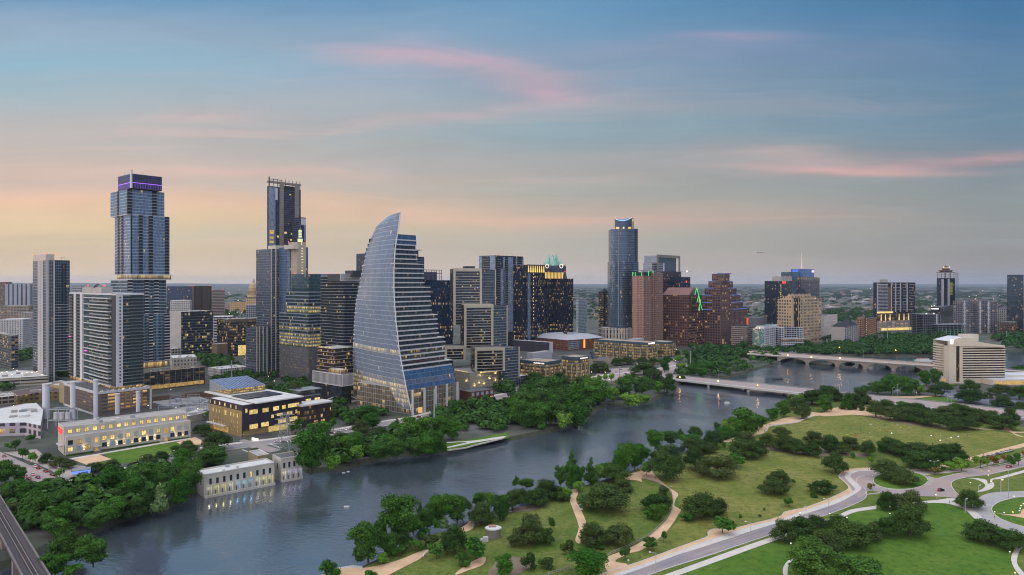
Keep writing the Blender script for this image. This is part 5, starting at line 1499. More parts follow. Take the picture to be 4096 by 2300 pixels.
q=G('B1',1320,1326,1415,Y1-6,th=50);q.depth(26);shaft(root,q.poly,0,q.z(1122),fac('ribbed_blue',(.07,.11,.19),(.2,.24,.3),1.6,3.3,.12,.4,.04,0,rough=.08),'glass_bay',ROOF,.4)
q=G('B1',1408,1416,1516,Y1-14,th=50);q.depth(20)
zs_t=q.z(1062)
shaft(root,q.poly,0,zs_t,plain('stair_concrete',(.40,.345,.275),.9,.12,.1),'stair_tower',ROOF,.8)
z=8.0
while z<zs_t-6:
 window(root,q.p,q.r,q.tr(1472),z,2.6,1.0,'pale','stair_window');z+=3.55
sl=MB()
sl.prism([q.l+q.R*1.0,q.p+q.R*1.0-q.L*2,q.p-q.R*6-q.L*1,q.l-q.R*6],zs_t-9,zs_t-4,0);part(sl,'sloped_shoulder',CREAM,root)
q3=G('B1',1514,1517,1540,Y1+4,th=50);q3.depth(20);shaft(root,q3.poly,0,q3.z(1124),MATS['ribbed_blue'],'glass_bay',ROOF,.4)
sp=q.p+q.R*q.lr*q.tr(1464)+q.L*3
zsp=lambda y:zat(Y_('B1',y),Y1)
for(r0,r1,ya,yb,m_)in((3.2,3.2,1105,1035,glow('spire_glow',(.80,.95,.45),.62)),(3.6,2.4,1035,1015,GREYM),(2.1,2.1,1015,935,glow('spire_glow',(.80,.95,.45),.62)),(2.1,.9,935,920,GREYM),(.35,.12,920,865,GREYM)):
 mb=MB();mb.tube((sp.x,sp.y,zsp(ya)),(sp.x,sp.y,zsp(yb)),r0,r1,8);part(mb,'spire_stage',m_,root)
for y in(1000,980,960):
 mb=MB();mb.tube((sp.x,sp.y,zsp(y)),(sp.x,sp.y,zsp(y)+.6),2.3,n=8);part(mb,'spire_ring',GREYM,root)
beacon(root,(*q.l,zs_t),.7);beacon(root,(*q.r,zs_t),.7)
g2=G('B2',930,936,1092,Y1-20,th=50);g2.depth(24)
shaft(root,g2.poly,0,g2.z(752),RG,'low_wing',ROOF_D,.6)
for x in(938,975,1018,1062):panel(root,g2.p,g2.r,max(0,g2.tr(x)-.025),min(1,g2.tr(x)+.03),0,g2.z(748),.8,CREAM,'rib')
Y1=805
g=G('B2',1208,1545,1688,Y1,th=50)
root=bld('lit_office_tower','banded glass office tower with many yellow lit floors over a grey garage screen',g,'tower')
OFL=fac('office_bands_lit',(.03,.045,.05),(.06,.09,.10),1.5,4.0,.1,.12,.72,.3,(.95,.86,.30),.95,rough=.1,spec=.6,vary=.8)
OFM=fac('office_bands_half',(.024,.042,.05),(.06,.09,.10),1.5,4.0,.1,.12,.30,.1,(.95,.86,.30),.9,rough=.1,spec=.7,vary=.8)
OFD=fac('office_bands',(.024,.045,.055),(.06,.09,.10),1.5,4.0,.1,.12,.06,0,(.95,.86,.30),.9,rough=.1,spec=.7,vary=.8)
zg=g.z(988)
SCR=fac('garage_screen',(.10,.095,.10),(.14,.14,.16),2.2,3.2,.5,1.2,.55,.25,(1,.80,.42),.22,rough=.4,vary=.6)
shaft(root,g.poly,0,zg,SCR,'garage_screen',ROOF,0)
ml=g.sub(0,1,0,g.tl(1282))
SPB=plain('spandrel_grey',(.21,.24,.29),.6,.1,.2)
def floors(root,poly,z0,z1,h,pick,sp,t=1.3,d=.35):
 zs=levels(z0,z1,h)
 for i in range(len(zs)-1):
  mb=MB()
  for k in range(len(poly)):mb.wall(poly[k],poly[(k+1)%len(poly)],zs[i],zs[i+1],0,31.0*k,zs[i]-40.0*i)
  part(mb,'window_band',pick(i,len(zs)-1),root)
 slabs(root,poly,[z-t*.5 for z in zs[1:]],d,t,sp,'spandrel')
floors(root,g.poly,zg,g.z(600),4.0,lambda i,n:OFL if i in(0,1,2,3,5)else OFM if i in(4,6)else OFD,SPB)
floors(root,ml.poly,g.z(592),g.z(345),4.0,lambda i,n:OFL if i in(0,1)else OFM if i in(2,3)else OFD,SPB)
up=g.sub(0,1,0,g.tl(1345)if g.tl(1345)<1 else.6)
shaft(root,up.poly,g.z(335),g.z(132),fac('top_glass',(.04,.07,.08),(.10,.14,.16),1.5,4,.12,.25,.03,0,rough=.08,spec=.8),'top_block',ROOF,.6)
panel(root,up.l,up.p,.0,.999,g.z(336),g.z(300),.3,OFD,'terrace_glass')
q=G('B2',1400,1600,1905,Y1+14,th=50)
shaft(root,q.poly,g.z(600),q.z(132),OFD,'rear_block',ROOF,.6)
panel(root,q.p,q.r,0,1,q.z(200),q.z(135),.4,SPB,'grey_fascia')
panel(root,q.p,q.r,0,1,q.z(237),q.z(203),.3,fac('lit_top_floor',(.10,.09,.03),(.06,.07,.06),1.5,6,.12,.3,1.0,1.0,(.95,.86,.28),.95),'lit_floor')
zs=levels(q.z(960),q.z(245),4.0)
bands(root,q.p,q.r,zs,1.5,.5,SPB,'spandrel',q.tr(1690)if q.tr(1690)>0 else.2,1)
panel(root,q.p,q.r,q.tr(1692),.97,q.z(980),q.z(245),.2,OFM,'office_wall')
for x in(1385,1560,1770,1870):beacon(root,(xat(X_('B2',x),Y1+5),Y1+5,g.z(128)),.6)
Y1=700
g=G('B2',1690,1960,2150,760,th=50)
root=bld('terrace_apartments','dark apartment tower with thin pale floor edges and lit terraces left of the sail tower',g,'tower')
NS=fac('apartment_dark',(.018,.026,.036),(.05,.06,.07),1.8,3.3,.14,.3,.06,0,(1,.62,.26),.95,rough=.1,spec=.6,vary=.9)
zt=g.z(165)
shaft(root,g.poly,0,zt,NS,'tower_shaft',ROOF_D,.6)
zs=levels(g.z(1000),zt,3.3)
slabs(root,g.poly,zs,.7,.3,CONCG,'floor_slab')
q=G('B2',1905,1912,2165,756,th=50);q.depth(24)
shaft(root,q.poly,q.z(218),q.z(132),DARKM,'crown',ROOF_D,.5)
fins(root,q.p,q.r,22,q.z(215),q.z(134),.6,.6,WHITE,'crown_fin')
bands(root,q.p,q.r,[q.z(216),q.z(176),q.z(136)],.6,.7,WHITE,'crown_rail')
q=G('B2',2050,2056,2165,764,th=50);q.depth(14);shaft(root,q.poly,zt,q.z(92),DARKM,'penthouse',ROOF_D,.4)
Y2=655
g=G('B2',1655,1835,2060,Y2+20,th=50)
root2=bld('terrace_block','brown lit stepped apartment block at the foot of the dark terrace tower',g)
BR=fac('apartment_brown',(.035,.026,.018),(.05,.04,.035),1.9,3.6,.16,.3,.30,.1,(1,.56,.2),.9,rough=.15,vary=.9)
shaft(root2,g.poly,0,g.z(1000),BR,'block',ROOF_D,.4)
slabs(root2,g.poly,levels(8,g.z(1000),3.6),.8,.35,CONCG,'floor_slab')
for k in range(7):panel(root2,g.l,g.p,.08+.13*k,.15+.13*k,g.z(1000),g.z(985),.5,LITW if k%2 else LITDIM,'terrace_light')
g=G('B2',1597,1940,2060,Y2,th=50)
root3=bld('finned_podium','low podium wrapped in vertical pale fins on dark columns left of the sail tower',g)
z0,z1=g.z(1432),g.z(1300)
shaft(root3,g.poly,z0,z1,fac('podium_dark',(.06,.045,.04),(.05,.05,.05),2,9,.2,.3,.25,0,(1,.6,.25),.5),'podium',ROOF_D,.5)
shaft(root3,g.sub(.04,.96,.04,.96).poly,0,z0,fac('podium_base',(.02,.025,.03),(.03,.03,.03),3,5,.2,.3,.12,0),'base',ROOF_D,0)
fins(root3,g.l,g.p,26,z0,z1,.45,.8,WHITE,'fin');fins(root3,g.p,g.r,10,z0,z1,.45,.8,WHITE,'fin')
for a_,b_ in((g.l,g.p),(g.p,g.r)):bands(root3,a_,b_,[z0-.2,z1-.3],.6,.9,WHITE,'rail')
q=g.sub(.1,.8,.1,.5);shaft(root3,q.poly,z1,z1+4,fac('pavilion_lit',(.1,.07,.04),(.4,.36,.3),2.4,4,.4,.5,.8,.2,(1,.6,.25),.8),'pavilion',ROOF_W,.2)
def simple(name,label,c,xl,xc,xr,Y0,ytop,mat,roof=None,th=50,depth=None,z0=0.0,par=.6,cat='tower',ph=None,slab=None,rim=None):
 g=G(c,xl,xc,xr,Y0,th=th)
 if depth:g.depth(depth)
 root=bld(name,label,g,cat)
 zt=g.z(ytop)
 shaft(root,g.poly,z0,zt,mat,'shaft',roof or ROOF_D,par,rim)
 if ph:
  for(r0,r1,l0,l1,y1,m)in ph:penthouse(root,g,r0,r1,l0,l1,zt-.3,g.z(y1),m)
 if slab:slabs(root,g.poly,levels(z0+3,zt,slab[0])[:-1],slab[1],slab[2],slab[3],'floor_slab')
 return root,g,zt
DKB=fac('navy_glass',(.016,.028,.060),(.03,.04,.06),1.6,3.8,.08,.3,.14,.36,(1,.74,.34),.75,rough=.08,spec=.7,vary=.8)
DKB2=fac('navy_glass_quiet',(.018,.030,.060),(.03,.04,.06),1.6,3.6,.1,.35,.10,0,(1,.7,.3),.8,rough=.08,spec=.8,vary=.8)
root,g,zt=simple('canopy_tower','tower behind the sail tower with a thin flat canopy roof','C1',905,918,1003,930,655,DKB2,depth=30,slab=(3.4,.9,.35,CONCG))
q=g.sub(.0,.62,.2,.8);shaft(root,q.poly,zt,g.z(582),DKB2,'top_storey',ROOF,.2)
mb=MB();mb.prism(off(q.poly,3.2),g.z(582),g.z(570),0,mbot=True);part(mb,'canopy_roof',CREAM,root)
pq_=g.sub(.0,.45,.3,.7);shaft(root,pq_.poly,g.z(570),g.z(552),CREAM,'roof_box',ROOF,.2)
for s in(.15,.4,.6):panel(root,q.p,q.r,s,s+.1,zt+.5,zt+4,.3,LITW,'lit_room')
q=G('C1',318,322,345,935);q.depth(20);shaft(root,q.poly,60,q.z(618),DKB2,'left_wing',ROOF,.3)
root,g,zt=simple('navy_office','navy glass office block with an open black roof frame right of the sail tower','C1',985,1208,1340,880,928,DKB)
q=G('C1',990,1000,1205,884);q.depth(16)
mb=MB()
for s in[k/7 for k in range(8)]:
 c=q.p+q.R*q.lr*s
 mb.beam((c.x,c.y,zt),(c.x,c.y,q.z(806)),.7)
for y in(808,848,890):
 mb.beam((q.p.x,q.p.y,q.z(y)),(q.r.x,q.r.y,q.z(y)),.6)
for s in(.1,.9):
 c=q.l+q.R*q.lr*s
 mb.beam((c.x,c.y,zt),(c.x,c.y,q.z(806)),.6)
 a_=q.p+q.R*q.lr*s
 mb.beam((a_.x,a_.y,q.z(808)),(c.x,c.y,q.z(808)),.5)
part(mb,'roof_frame',DARKM,root)
shaft(root,q.sub(.1,.85,.3,1).poly,zt,q.z(830),fac('violet_screen',(.10,.10,.17),(.06,.06,.08),2,6,.2,.5,.1,0),'plant_screen',ROOF_D,.2)
panel(root,g.p,g.r,.0,.03,0,zt,.4,BLACK,'dark_seam')
BF=fac('framed_apartments',(.024,.024,.028),(.06,.055,.05),1.8,3.15,.14,.3,.07,0,(1,.68,.3),.95,rough=.12,spec=.6,vary=.9)
BG=fac('framed_side_glass',(.045,.07,.10),(.10,.12,.14),1.6,3.15,.1,.6,.06,0,(1,.66,.3),.8,rough=.08,spec=.9,vary=.8)
BEIGE=plain('beige_frame',(.44,.395,.33),.85,.12,.1)
Y0=800
def framed(root,c,xl,xf0,xf1,xr,y1,y0,Yd,ph=None):
 0
 g=G(c,xl,xf0,xf1,Yd,th=14)
 g.depth(26)
 z0,z1=g.z(y0),g.z(y1)
 shaft(root,g.poly,max(0,z0),z1,BF,'block',ROOF_D,.8)
 w=2.6/g.lr
 panel(root,g.p,g.r,0,w,max(0,z0),z1+.4,1.1,BEIGE,'frame_post');panel(root,g.p,g.r,1-w,1,max(0,z0),z1+.4,1.1,BEIGE,'frame_post')
 panel(root,g.p,g.r,w,1-w,z1-3.0,z1+.4,1.1,BEIGE,'frame_beam')
 zs=levels(max(4,z0),z1-3.4,3.15)
 bands(root,g.p,g.r,zs,.42,.95,BEIGE,'balcony_band',w,1-w)
 bands(root,g.p,g.r,zs[::2],1.0,.7,GREYM,'balcony_rail',.3,1-w)
 if xr>xf1:
  q=G(c,xf1,xf1+2,xr,g.r.y+.6,th=38)
  q.depth(18)
  shaft(root,q.poly,0,z1-1,BG,'glass_wing',ROOF_D,.5)
  panel(root,q.p,q.r,.93,1,0,z1-.5,.5,BEIGE,'end_post')
  bands(root,q.p,q.r,levels(6,z1-3,3.15),.3,.3,CONCG,'slab_edge',0,.93)
 return g,z0,z1
g=G('C1',1337,1340,1668,Y0,th=14)
root=bld('framed_apartment_tower','dark apartment tower in beige concrete frames stepping down toward the river',g,'tower')
ga,za,zb=framed(root,'C1',1337,1340,1670,1832,793,1446,Y0+14)
penthouse(root,ga,.45,.8,.3,.9,zb,ga.z(762),DARKM)
gb,zc,zd=framed(root,'C2',1460,1465,1802,1966,58,560,Y0)
mb=MB();mb.prism(off(gb.poly,.2),zd,zd+.8,0);part(mb,'roof_slab',BEIGE,root)
gc,ze,zf=framed(root,'C2',1580,1588,1936,2105,556,830,Y0-40)
gd,ze2,zf2=framed(root,'C2',1235,1240,1482,0,536,700,Y0-4)
for s,y in((.3,1010),(.6,1000),(.84,860),(.84,1022)):panel(root,ga.p,ga.r,s,s+.03,ga.z(y,'C1'),ga.z(y,'C1')+1.6,.4,LITW if y!=1022 else glow('blue_room',(.25,.3,1),1.5),'lit_room')
g=G('C1',1637,1830,2150,1180,th=50)
root=bld('blue_strip_tower','charcoal balcony tower with stepped pale blue glass strips in the middle of the skyline',g,'tower')
zt=g.z(640)
shaft(root,g.poly,0,zt,fac('charcoal_wall',(.03,.04,.055),(.035,.04,.05),2.9,4.0,.6,.9,.07,0,(1,.66,.3),.9,rough=.2,vary=.9),'shaft',ROOF_D,1)
BLS=fac('pale_blue_strip',(.19,.24,.34),(.15,.18,.24),1.6,3.2,.08,.3,.02,0,rough=.08,spec=.9)
zs=levels(40,zt-3,4.0)
for xa,xb,ya in((1915,1935,655),(1972,2030,655),(1885,1940,796),(2062,2078,660),(2136,2150,665)):panel(root,g.p,g.r,g.tr(xa),min(1,g.tr(xb)),30,g.z(ya),.6,BLS,'glass_strip')
for xa,xb in((1845,1884),(1942,1970),(2080,2134),(2032,2060)):stack(root,g.p,g.r,g.tr(xa),g.tr(xb),zs,CONCG,1.3)
panel(root,g.l,g.p,.0,.18,30,zt-1,.3,BLS,'glass_strip');panel(root,g.l,g.p,.66,.98,30,zt-1,.3,BLS,'glass_strip')
for xa,xb in((1690,1760),):stack(root,g.l,g.p,1-g.tl(1690),1-g.tl(1758),zs,CONCG,1.2)
for s in(.1,.25,.4,.6,.75,.95):mast(root,(*(g.p+g.R*g.lr*s),zt),5,.2)
beacon(root,(*(g.p+g.R*g.lr*.2),zt),.7);beacon(root,(*g.r,zt),.7)
GOLD=glow('gold_fin',(1.0,.68,.18),.85)
BK=fac('black_glass',(.014,.018,.032),(.03,.032,.045),1.5,3.9,.14,.25,.16,.36,(1,.70,.26),.8,rough=.08,spec=.7,vary=.8)
root,g,zt=simple('gold_fin_tower','black glass tower with a row of gold lit fins under its flat roof','D1',122,132,376,1200,460,BK,depth=36)
z0,z1=g.z(545),g.z(468)
panel(root,g.p,g.r,.14,.99,z0-2,z1+2,.3,DARKM,'crown_panel')
for k in range(8):
 s=.18+.103*k
 mb=MB();c=g.p+g.R*g.lr*(s+.02)-g.L*.4+Vector((g.R.y,-g.R.x))*.5
 mb.tube((c.x,c.y,z0),(c.x,c.y,z1),1.5,.55,6);part(mb,'gold_fin',GOLD,root)
for k in range(14):panel(root,g.p,g.r,g.tr(240),g.tr(247),g.z(570+40*k),g.z(560+40*k),.2,LITW2,'stair_light')
panel(root,g.p,g.r,.17,.3,0,g.z(545),.25,fac('silver_strip',(.13,.17,.26),(.1,.12,.18),1.4,3.9,.1,.2,.06,0,rough=.08),'silver_strip')
g=G('D1',375,378,606,1260,th=50)
g.depth(40)
root=bld('crystal_crown_tower','dark tower topped by a pointed green glass crystal crown with two ring lights',g,'tower')
zt=g.z(545)
shaft(root,g.poly,0,zt,BK,'shaft',ROOF_D,.5)
panel(root,g.p,g.r,.0,1,g.z(618),g.z(545),.3,DARKM,'gold_band');fins(root,g.p,g.r,15,g.z(618),g.z(547),1.9,.8,GOLD,'gold_fin')
panel(root,g.p,g.r,.7,.95,0,zt,.3,MATS['silver_strip'],'silver_strip')
q=G('D1',604,606,704,1264);q.depth(34)
shaft(root,q.poly,0,q.z(620),BK,'side_block',ROOF_D,.5)
CRY=fac('crystal_glass',(.30,.50,.44),(.42,.58,.52),1.6,3.2,.14,.2,0,0,rough=.15,spec=.6)
cz=lambda y:zat(Y_('D1',y),1266)
cx=lambda x:xat(X_('D1',x),1266)
DG=fac('crown_base',(.05,.06,.10),(.12,.13,.2),1.6,3.2,.12,.3,.05,0)
mb=MB()
def spike(name,x0,x1,xt,y0,y1,dy,dep,mat):
 0
 mb=MB()
 a,b,t=cx(x0),cx(x1),cx(xt)
 m=(a+b)/2
 z0,z1=cz(y0),cz(y1)
 base=[(m,1266+dy-dep),(b,1266+dy),(m,1266+dy+dep),(a,1266+dy)]
 for i in range(4):
  p_,q_=base[i],base[(i+1)%4]
  L=math.hypot(q_[0]-p_[0],q_[1]-p_[1])
  mb.face([(*p_,z0),(*q_,z0),(t,1266+dy,z1)],0,[(0,0),(L,0),(L/2,z1-z0)])
 part(mb,name,mat,root)
shaft(root,[Vector((cx(372),1272)),Vector((cx(500),1258)),Vector((cx(622),1272)),Vector((cx(500),1300))],zt,cz(468),DG,'crown_base',ROOF_D,.2)
spike('crystal',355,420,372,468,400,4,8,CRY)
spike('crystal',378,450,425,470,322,10,10,CRY)
spike('crystal',420,540,466,470,325,6,16,CRY)
spike('crystal',490,560,506,470,322,10,10,CRY)
spike('crystal',535,590,556,470,402,4,8,CRY)
spike('crystal',588,634,600,620,462,2,8,DG)
for x in(398,560):
 rg_=MB()
 for k in range(14):
  t0,t1=6.283*k/14,6.283*(k+1)/14
  rg_.beam((cx(x)+2.9*math.cos(t0),1256,cz(476)+3.6*math.sin(t0)),(cx(x)+2.9*math.cos(t1),1256,cz(476)+3.6*math.sin(t1)),1.1,1.1)
 part(rg_,'ring_light',glow('ring_light',(1,.93,.7),.9),root)
beacon(root,(cx(414),1254,cz(545)),1.0);beacon(root,(cx(598),1254,cz(545)),1.0);beacon(root,(cx(466),1266,cz(330)),.7)
simple('distant_white_tower','small white framed tower seen between the crystal crown tower and the round dark tower','D1',738,760,856,1560,862,fac('white_frame_glass',(.10,.13,.18),(.42,.45,.52),3.2,3.4,.8,.9,.06,0),cat='tower')
root,g,zt=simple('pyramid_cap_tower','brown banded tower with a small pyramid cap left of the tall round dark tower','D1',996,1052,1136,1340,770,fac('brown_bands',(.03,.025,.02),(.16,.125,.10),3,3.8,.1,1.7,.30,.15,(1,.72,.26),.8,rough=.2),depth=None)
mb=MB()
c=g.p+g.R*g.lr*.35+g.L*g.ll*.35
b4=[g.p+g.R*g.lr*.0+g.L*3,g.p+g.R*g.lr*.7,g.b-g.R*3,g.l+g.R*2]
for i in range(4):mb.face([(*b4[i],zt),(*b4[(i+1)%4],zt),(c.x,c.y,g.z(732))])
part(mb,'pyramid_cap',DARKM,root)
panel(root,g.p,g.r,.0,.16,0,zt-2,.5,BLACK,'dark_slot')
RD=fac('slate_glass',(.028,.048,.075),(.10,.14,.19),1.7,3.3,.5,.7,.05,0,(1,.72,.3),.9,rough=.1,spec=.8,vary=.8)
RD2=fac('slate_glass_low',(.022,.040,.068),(.12,.16,.21),1.7,3.3,.1,.5,.05,0,(1,.72,.3),.9,rough=.1,spec=.8,vary=.8)
Yr=1260
rx=lambda x:xat(X_('D1',x),Yr)
rz=lambda y:zat(Y_('D1',y),Yr)
root=empty('round_tower',(rx(1300),Yr,0),'tallest slate blue tower right of centre with bowed front and scooped glass crown','tower')
def bow(x0,x1,yf,depth,bulge,n=10):
 a,b=rx(x0),rx(x1)
 out=[]
 for k in range(n+1):
  t=k/n
  out.append(Vector((a+(b-a)*t,Yr+yf-bulge*math.sin(math.pi*t))))
 return out+[Vector((b,Yr+yf+depth)),Vector((a,Yr+yf+depth))]
up_=bow(1142,1402,0,34,9)
lo_=bow(1130,1388,-2,36,10)
shaft(root,up_,rz(425),rz(48),RD,'upper_shaft',ROOF_D,.6)
shaft(root,lo_,0,rz(425),RD2,'lower_shaft',ROOF_D,.3)
slabs(root,lo_,levels(rz(1160),rz(425),3.3)[:-1],.45,.35,plain('slate_slab',(.17,.21,.26),.7,.1,.2),'floor_slab')
slabs(root,up_,levels(rz(425),rz(60),6.6),.3,.35,MATS['slate_slab'],'floor_slab')
sb=[Vector((rx(1400),Yr+4)),Vector((rx(1458),Yr+8)),Vector((rx(1458),Yr+32)),Vector((rx(1400),Yr+32))]
shaft(root,sb,0,rz(40),RD,'side_shaft',ROOF_D,.6)
zs=levels(rz(1160),rz(50),3.3)
stack(root,sb[0],sb[1],.45,1,zs,MATS['slate_slab'],1.4)
panel(root,up_[3],up_[4],0,.3,rz(1150),rz(48),.4,MATS['slate_slab'],'pier');panel(root,lo_[3],lo_[4],.1,.5,rz(1165),rz(425),.7,MATS['slate_slab'],'pier')
shaft(root,[Vector((rx(1388),Yr+1)),Vector((rx(1464),Yr+5)),Vector((rx(1464),Yr+34)),Vector((rx(1388),Yr+34))],0,rz(425),RD2,'side_base',ROOF_D,.3)
wx=lambda x:xat(2450+x*300/2169,Yr)
wz=lambda y:zat(840+y*200/1446,Yr)
crn=[Vector((wx(72),Yr+3)),Vector((wx(315),Yr-3)),Vector((wx(565),Yr+3)),Vector((wx(565),Yr+22)),Vector((wx(72),Yr+22))]
mb=MB()
N=12
for k in range(N):
 def pt(t):
  x=72+(565-72)*t
  y=245+(215-245)*t
  dip=(1-(2*t-1)**2)*95
  return Vector((wx(x),Yr+3-6*math.sin(math.pi*t))),wz(y+dip*(1-.25*t)),wz(y)
 (a_,za_,zta),(b_,zb_2,ztb)=pt(k/N),pt((k+1)/N)
 z0=wz(545)
 mb.face([(*a_,z0),(*b_,z0),(*b_,zb_2),(*a_,za_)],0,[(a_.x,0),(b_.x,0),(b_.x,zb_2-z0),(a_.x,za_-z0)])
 mb.face([(a_.x,a_.y+.5,za_),(b_.x,b_.y+.5,zb_2),(b_.x,a_.y+16,ztb),(a_.x,a_.y+16,zta)],1,[(a_.x,0),(b_.x,0),(b_.x,9),(a_.x,9)])
part(mb,'scooped_crown',[fac('crown_glass',(.035,.045,.08),(.10,.12,.18),2.2,5,.2,.4,.0,0,rough=.1),fac('crown_inner',(.22,.24,.34),(.2,.22,.3),2,3,.1,.3,0,0,rough=.2)],root)
mb=MB()
for k in range(N):
 (a_,za_,_),(b_,zb_2,_)=pt(k/N),pt((k+1)/N)
 mb.beam((a_.x,a_.y-.4,za_),(b_.x,b_.y-.4,zb_2),.9)
part(mb,'blue_rim_light',glow('cyan_rim',(.30,.72,1.0),.8),root)
shaft(root,[Vector((wx(100),Yr+.5)),Vector((wx(315),Yr-3.3)),Vector((wx(540),Yr+.5)),Vector((wx(540),Yr+20)),Vector((wx(100),Yr+20))],wz(548),wz(490),LITW,'lit_lantern_floor',ROOF,.2)
shaft(root,[Vector((wx(568),Yr+2)),Vector((wx(636),Yr+4)),Vector((wx(636),Yr+14)),Vector((wx(568),Yr+14))],wz(545),wz(215),fac('lantern',(.25,.23,.12),(.3,.29,.2),4,6,.6,.7,.6,.3,(1,.92,.5),.8),'lantern_shaft',ROOF,.2)
for x in(95,320,545,615):beacon(root,(wx(x),Yr+2,wz(225)),.6)
g=G('D1',1070,1075,1386,1225,th=12);g.depth(40)
shaft(root,g.poly,0,g.z(1195),fac('pale_podium',(.03,.03,.035),(.42,.38,.33),6.5,8,2.2,1.2,.25,0,(1,.7,.3),.8),'podium',ROOF,.8)
fins(root,g.p+g.R*g.lr*.12,g.p+g.R*g.lr*.95,8,0,g.z(1195),1.6,1.0,CREAM,'pier')
g=G('D1',1385,1520,1740,1200,th=50)
root=bld('rose_brick_tower','rose brick tower with pale balconies and a curved green lit roof terrace',g,'tower')
zt=g.z(590)
BRK=plain('rose_brick',(.30,.175,.14),.9,.15,.15)
shaft(root,g.poly,0,zt,fac('rose_glass',(.04,.04,.045),(.30,.18,.14),3.4,3.8,1.4,1.6,.08,0,(1,.72,.3),.9,rough=.3,vary=.8),'shaft',ROOF,.6)
zs=levels(6,zt,4.2)
panel(root,g.l,g.p,.05,.46,0,zt,.5,BRK,'brick_pier');panel(root,g.l,g.p,.62,.95,0,zt,.5,BRK,'brick_pier')
for z in zs[2:]:window(root,g.l+Vector((-.4,-.4)),g.p+Vector((-.4,-.4)),.5+.28,z-1.2,1.6,1.6)
slabs(root,g.poly,zs[1:],.9,.35,plain('rose_slab',(.40,.32,.30),.85,.1,.2),'balcony_slab')
for k in range(6):panel(root,g.p,g.r,.10+.15*k,.145+.15*k,0,zt,.55,BRK,'brick_pier')
shaft(root,g.sub(.06,.62,.05,.95).poly,zt,g.z(545),BLACK,'roof_storey',ROOF_D,.2)
mb=MB()
for k in range(8):
 t0,t1=k/8,(k+1)/8
 f_=lambda t:g.z(518+34*t**2.4)
 a0,a1=g.l+(g.p-g.l)*.1+(g.r-g.l)*t0*.95,g.l+(g.p-g.l)*.1+(g.r-g.l)*t1*.95
 mb.face([(a0.x,a0.y-4,f_(t0)),(a1.x,a1.y-4,f_(t1)),(a1.x,a1.y+22,f_(t1)),(a0.x,a0.y+22,f_(t0))])
 mb.face([(a0.x,a0.y-4,f_(t0)-1.2),(a1.x,a1.y-4,f_(t1)-1.2),(a1.x,a1.y-4,f_(t1)),(a0.x,a0.y-4,f_(t0))])
part(mb,'curved_roof',plain('roof_blue_grey',(.16,.18,.23),.6,.1,.2),root)
GRN=glow('green_light',(.08,1.0,.22),.5)
for s in(.02,.25,.8):panel(root,g.l,g.p,s,s+.05,zt,zt+7,.6,GRN,'green_light')
for s in(.22,.45):panel(root,g.p,g.r,s,s+.03,zt,zt+9,.6,GRN,'green_light')
q=G('D1',1640,1648,1740,1218);q.depth(18);shaft(root,q.poly,0,q.z(555),MATS['rose_glass'],'side_block',ROOF,.5)
root,g,zt=simple('frame_top_tower','dark tower behind the rose brick one with a concrete frame open at its top','D1',1665,1668,1936,1400,535,DKB2,depth=36)
z0,z1=g.z(440),g.z(340)
shaft(root,g.sub(.06,.9,.1,.9).poly,zt,z1-2,fac('frame_top_glass',(.05,.075,.10),(.12,.13,.14),1.6,3.6,.1,.3,.02,0),'top_block',ROOF_D,.3)
CFR=plain('frame_concrete',(.23,.21,.195),.9,.1,.1)
for s in(0,.94):panel(root,g.p,g.r,s,s+.06,zt,z1,1.0,CFR,'frame_post')
panel(root,g.p,g.r,.06,.94,g.z(372),z1,1.0,CFR,'frame_beam')
q=G('D1',1610,1614,1756,1390);q.depth(20)
shaft(root,q.poly,0,q.z(436),fac('striped_block',(.03,.035,.045),(.36,.36,.38),20,3.6,.2,1.2,.05,0),'striped_block',ROOF_W,.5)
panel(root,q.p,q.r,.9,1,q.z(535),q.z(436),.5,WHITE,'white_edge')
root,g,zt=simple('maroon_slab_tower','wide dark maroon tower with a row of yellow windows behind the green edged block','D1',1738,1742,1950,1370,535,fac('maroon_glass',(.03,.022,.03),(.08,.045,.05),2,3.8,.5,.9,.14,.0,(1,.74,.3),.8,rough=.2),depth=30)
panel(root,g.p,g.r,.05,.95,g.z(640),g.z(612),.3,fac('maroon_lit',(.05,.04,.03),(.08,.045,.05),2.6,12,1.1,.5,.8,.5,(1,.74,.3),.8),'lit_floor')
q=G('D1',1944,1950,2058,1375);q.depth(26);shaft(root,q.poly,0,q.z(600),DKB2,'right_wing',ROOF_D,.5)
mb=MB();c=q.p;mb.beam((c.x,c.y,q.z(600)),(c.x,c.y,q.z(520)),.6);mb.beam((c.x-5,c.y,q.z(535)),(c.x+22,c.y,q.z(535)),.6);part(mb,'roof_crane',GREYM,root)
mb=MB();mb.box((c.x+12,c.y,q.z(545)),3,.5,3);part(mb,'work_light',COOLL,root)
panel(root,q.p,q.r,.5,.6,q.z(665),q.z(645),.3,RED,'red_sign')
GRA=fac('maroon_granite',(.022,.016,.016),(.150,.080,.068),4.6,5.0,1.9,2.1,.22,.08,(1,.52,.16),.8,rough=.3,spec=.4,vary=.9)
GRB=fac('maroon_bands',(.02,.018,.018),(.14,.076,.066),4.6,5.0,.1,2.3,.34,.12,(1,.62,.2),.8,rough=.25,vary=.9)
g=G('D1',1735,2040,2195,1240,th=50)
root=bld('neon_gable_block','maroon granite office block with sloping roof and zigzag green neon edge',g)
zt=g.z(812)
shaft(root,g.poly,0,zt,GRA,'block',ROOF_D,.8)
panel(root,g.p,g.r,.0,1.0,0,g.z(990),.8,GRB,'curved_bay')
for k in range(5):panel(root,g.p,g.r,.2+.08*k,.25+.08*k,g.z(990),g.z(820+10*k),.5,GRB,'lit_bay')
mb=MB()
sl=plain('rose_roof',(.21,.11,.10),.7,.15,.1)
a0,a1=g.l,g.p
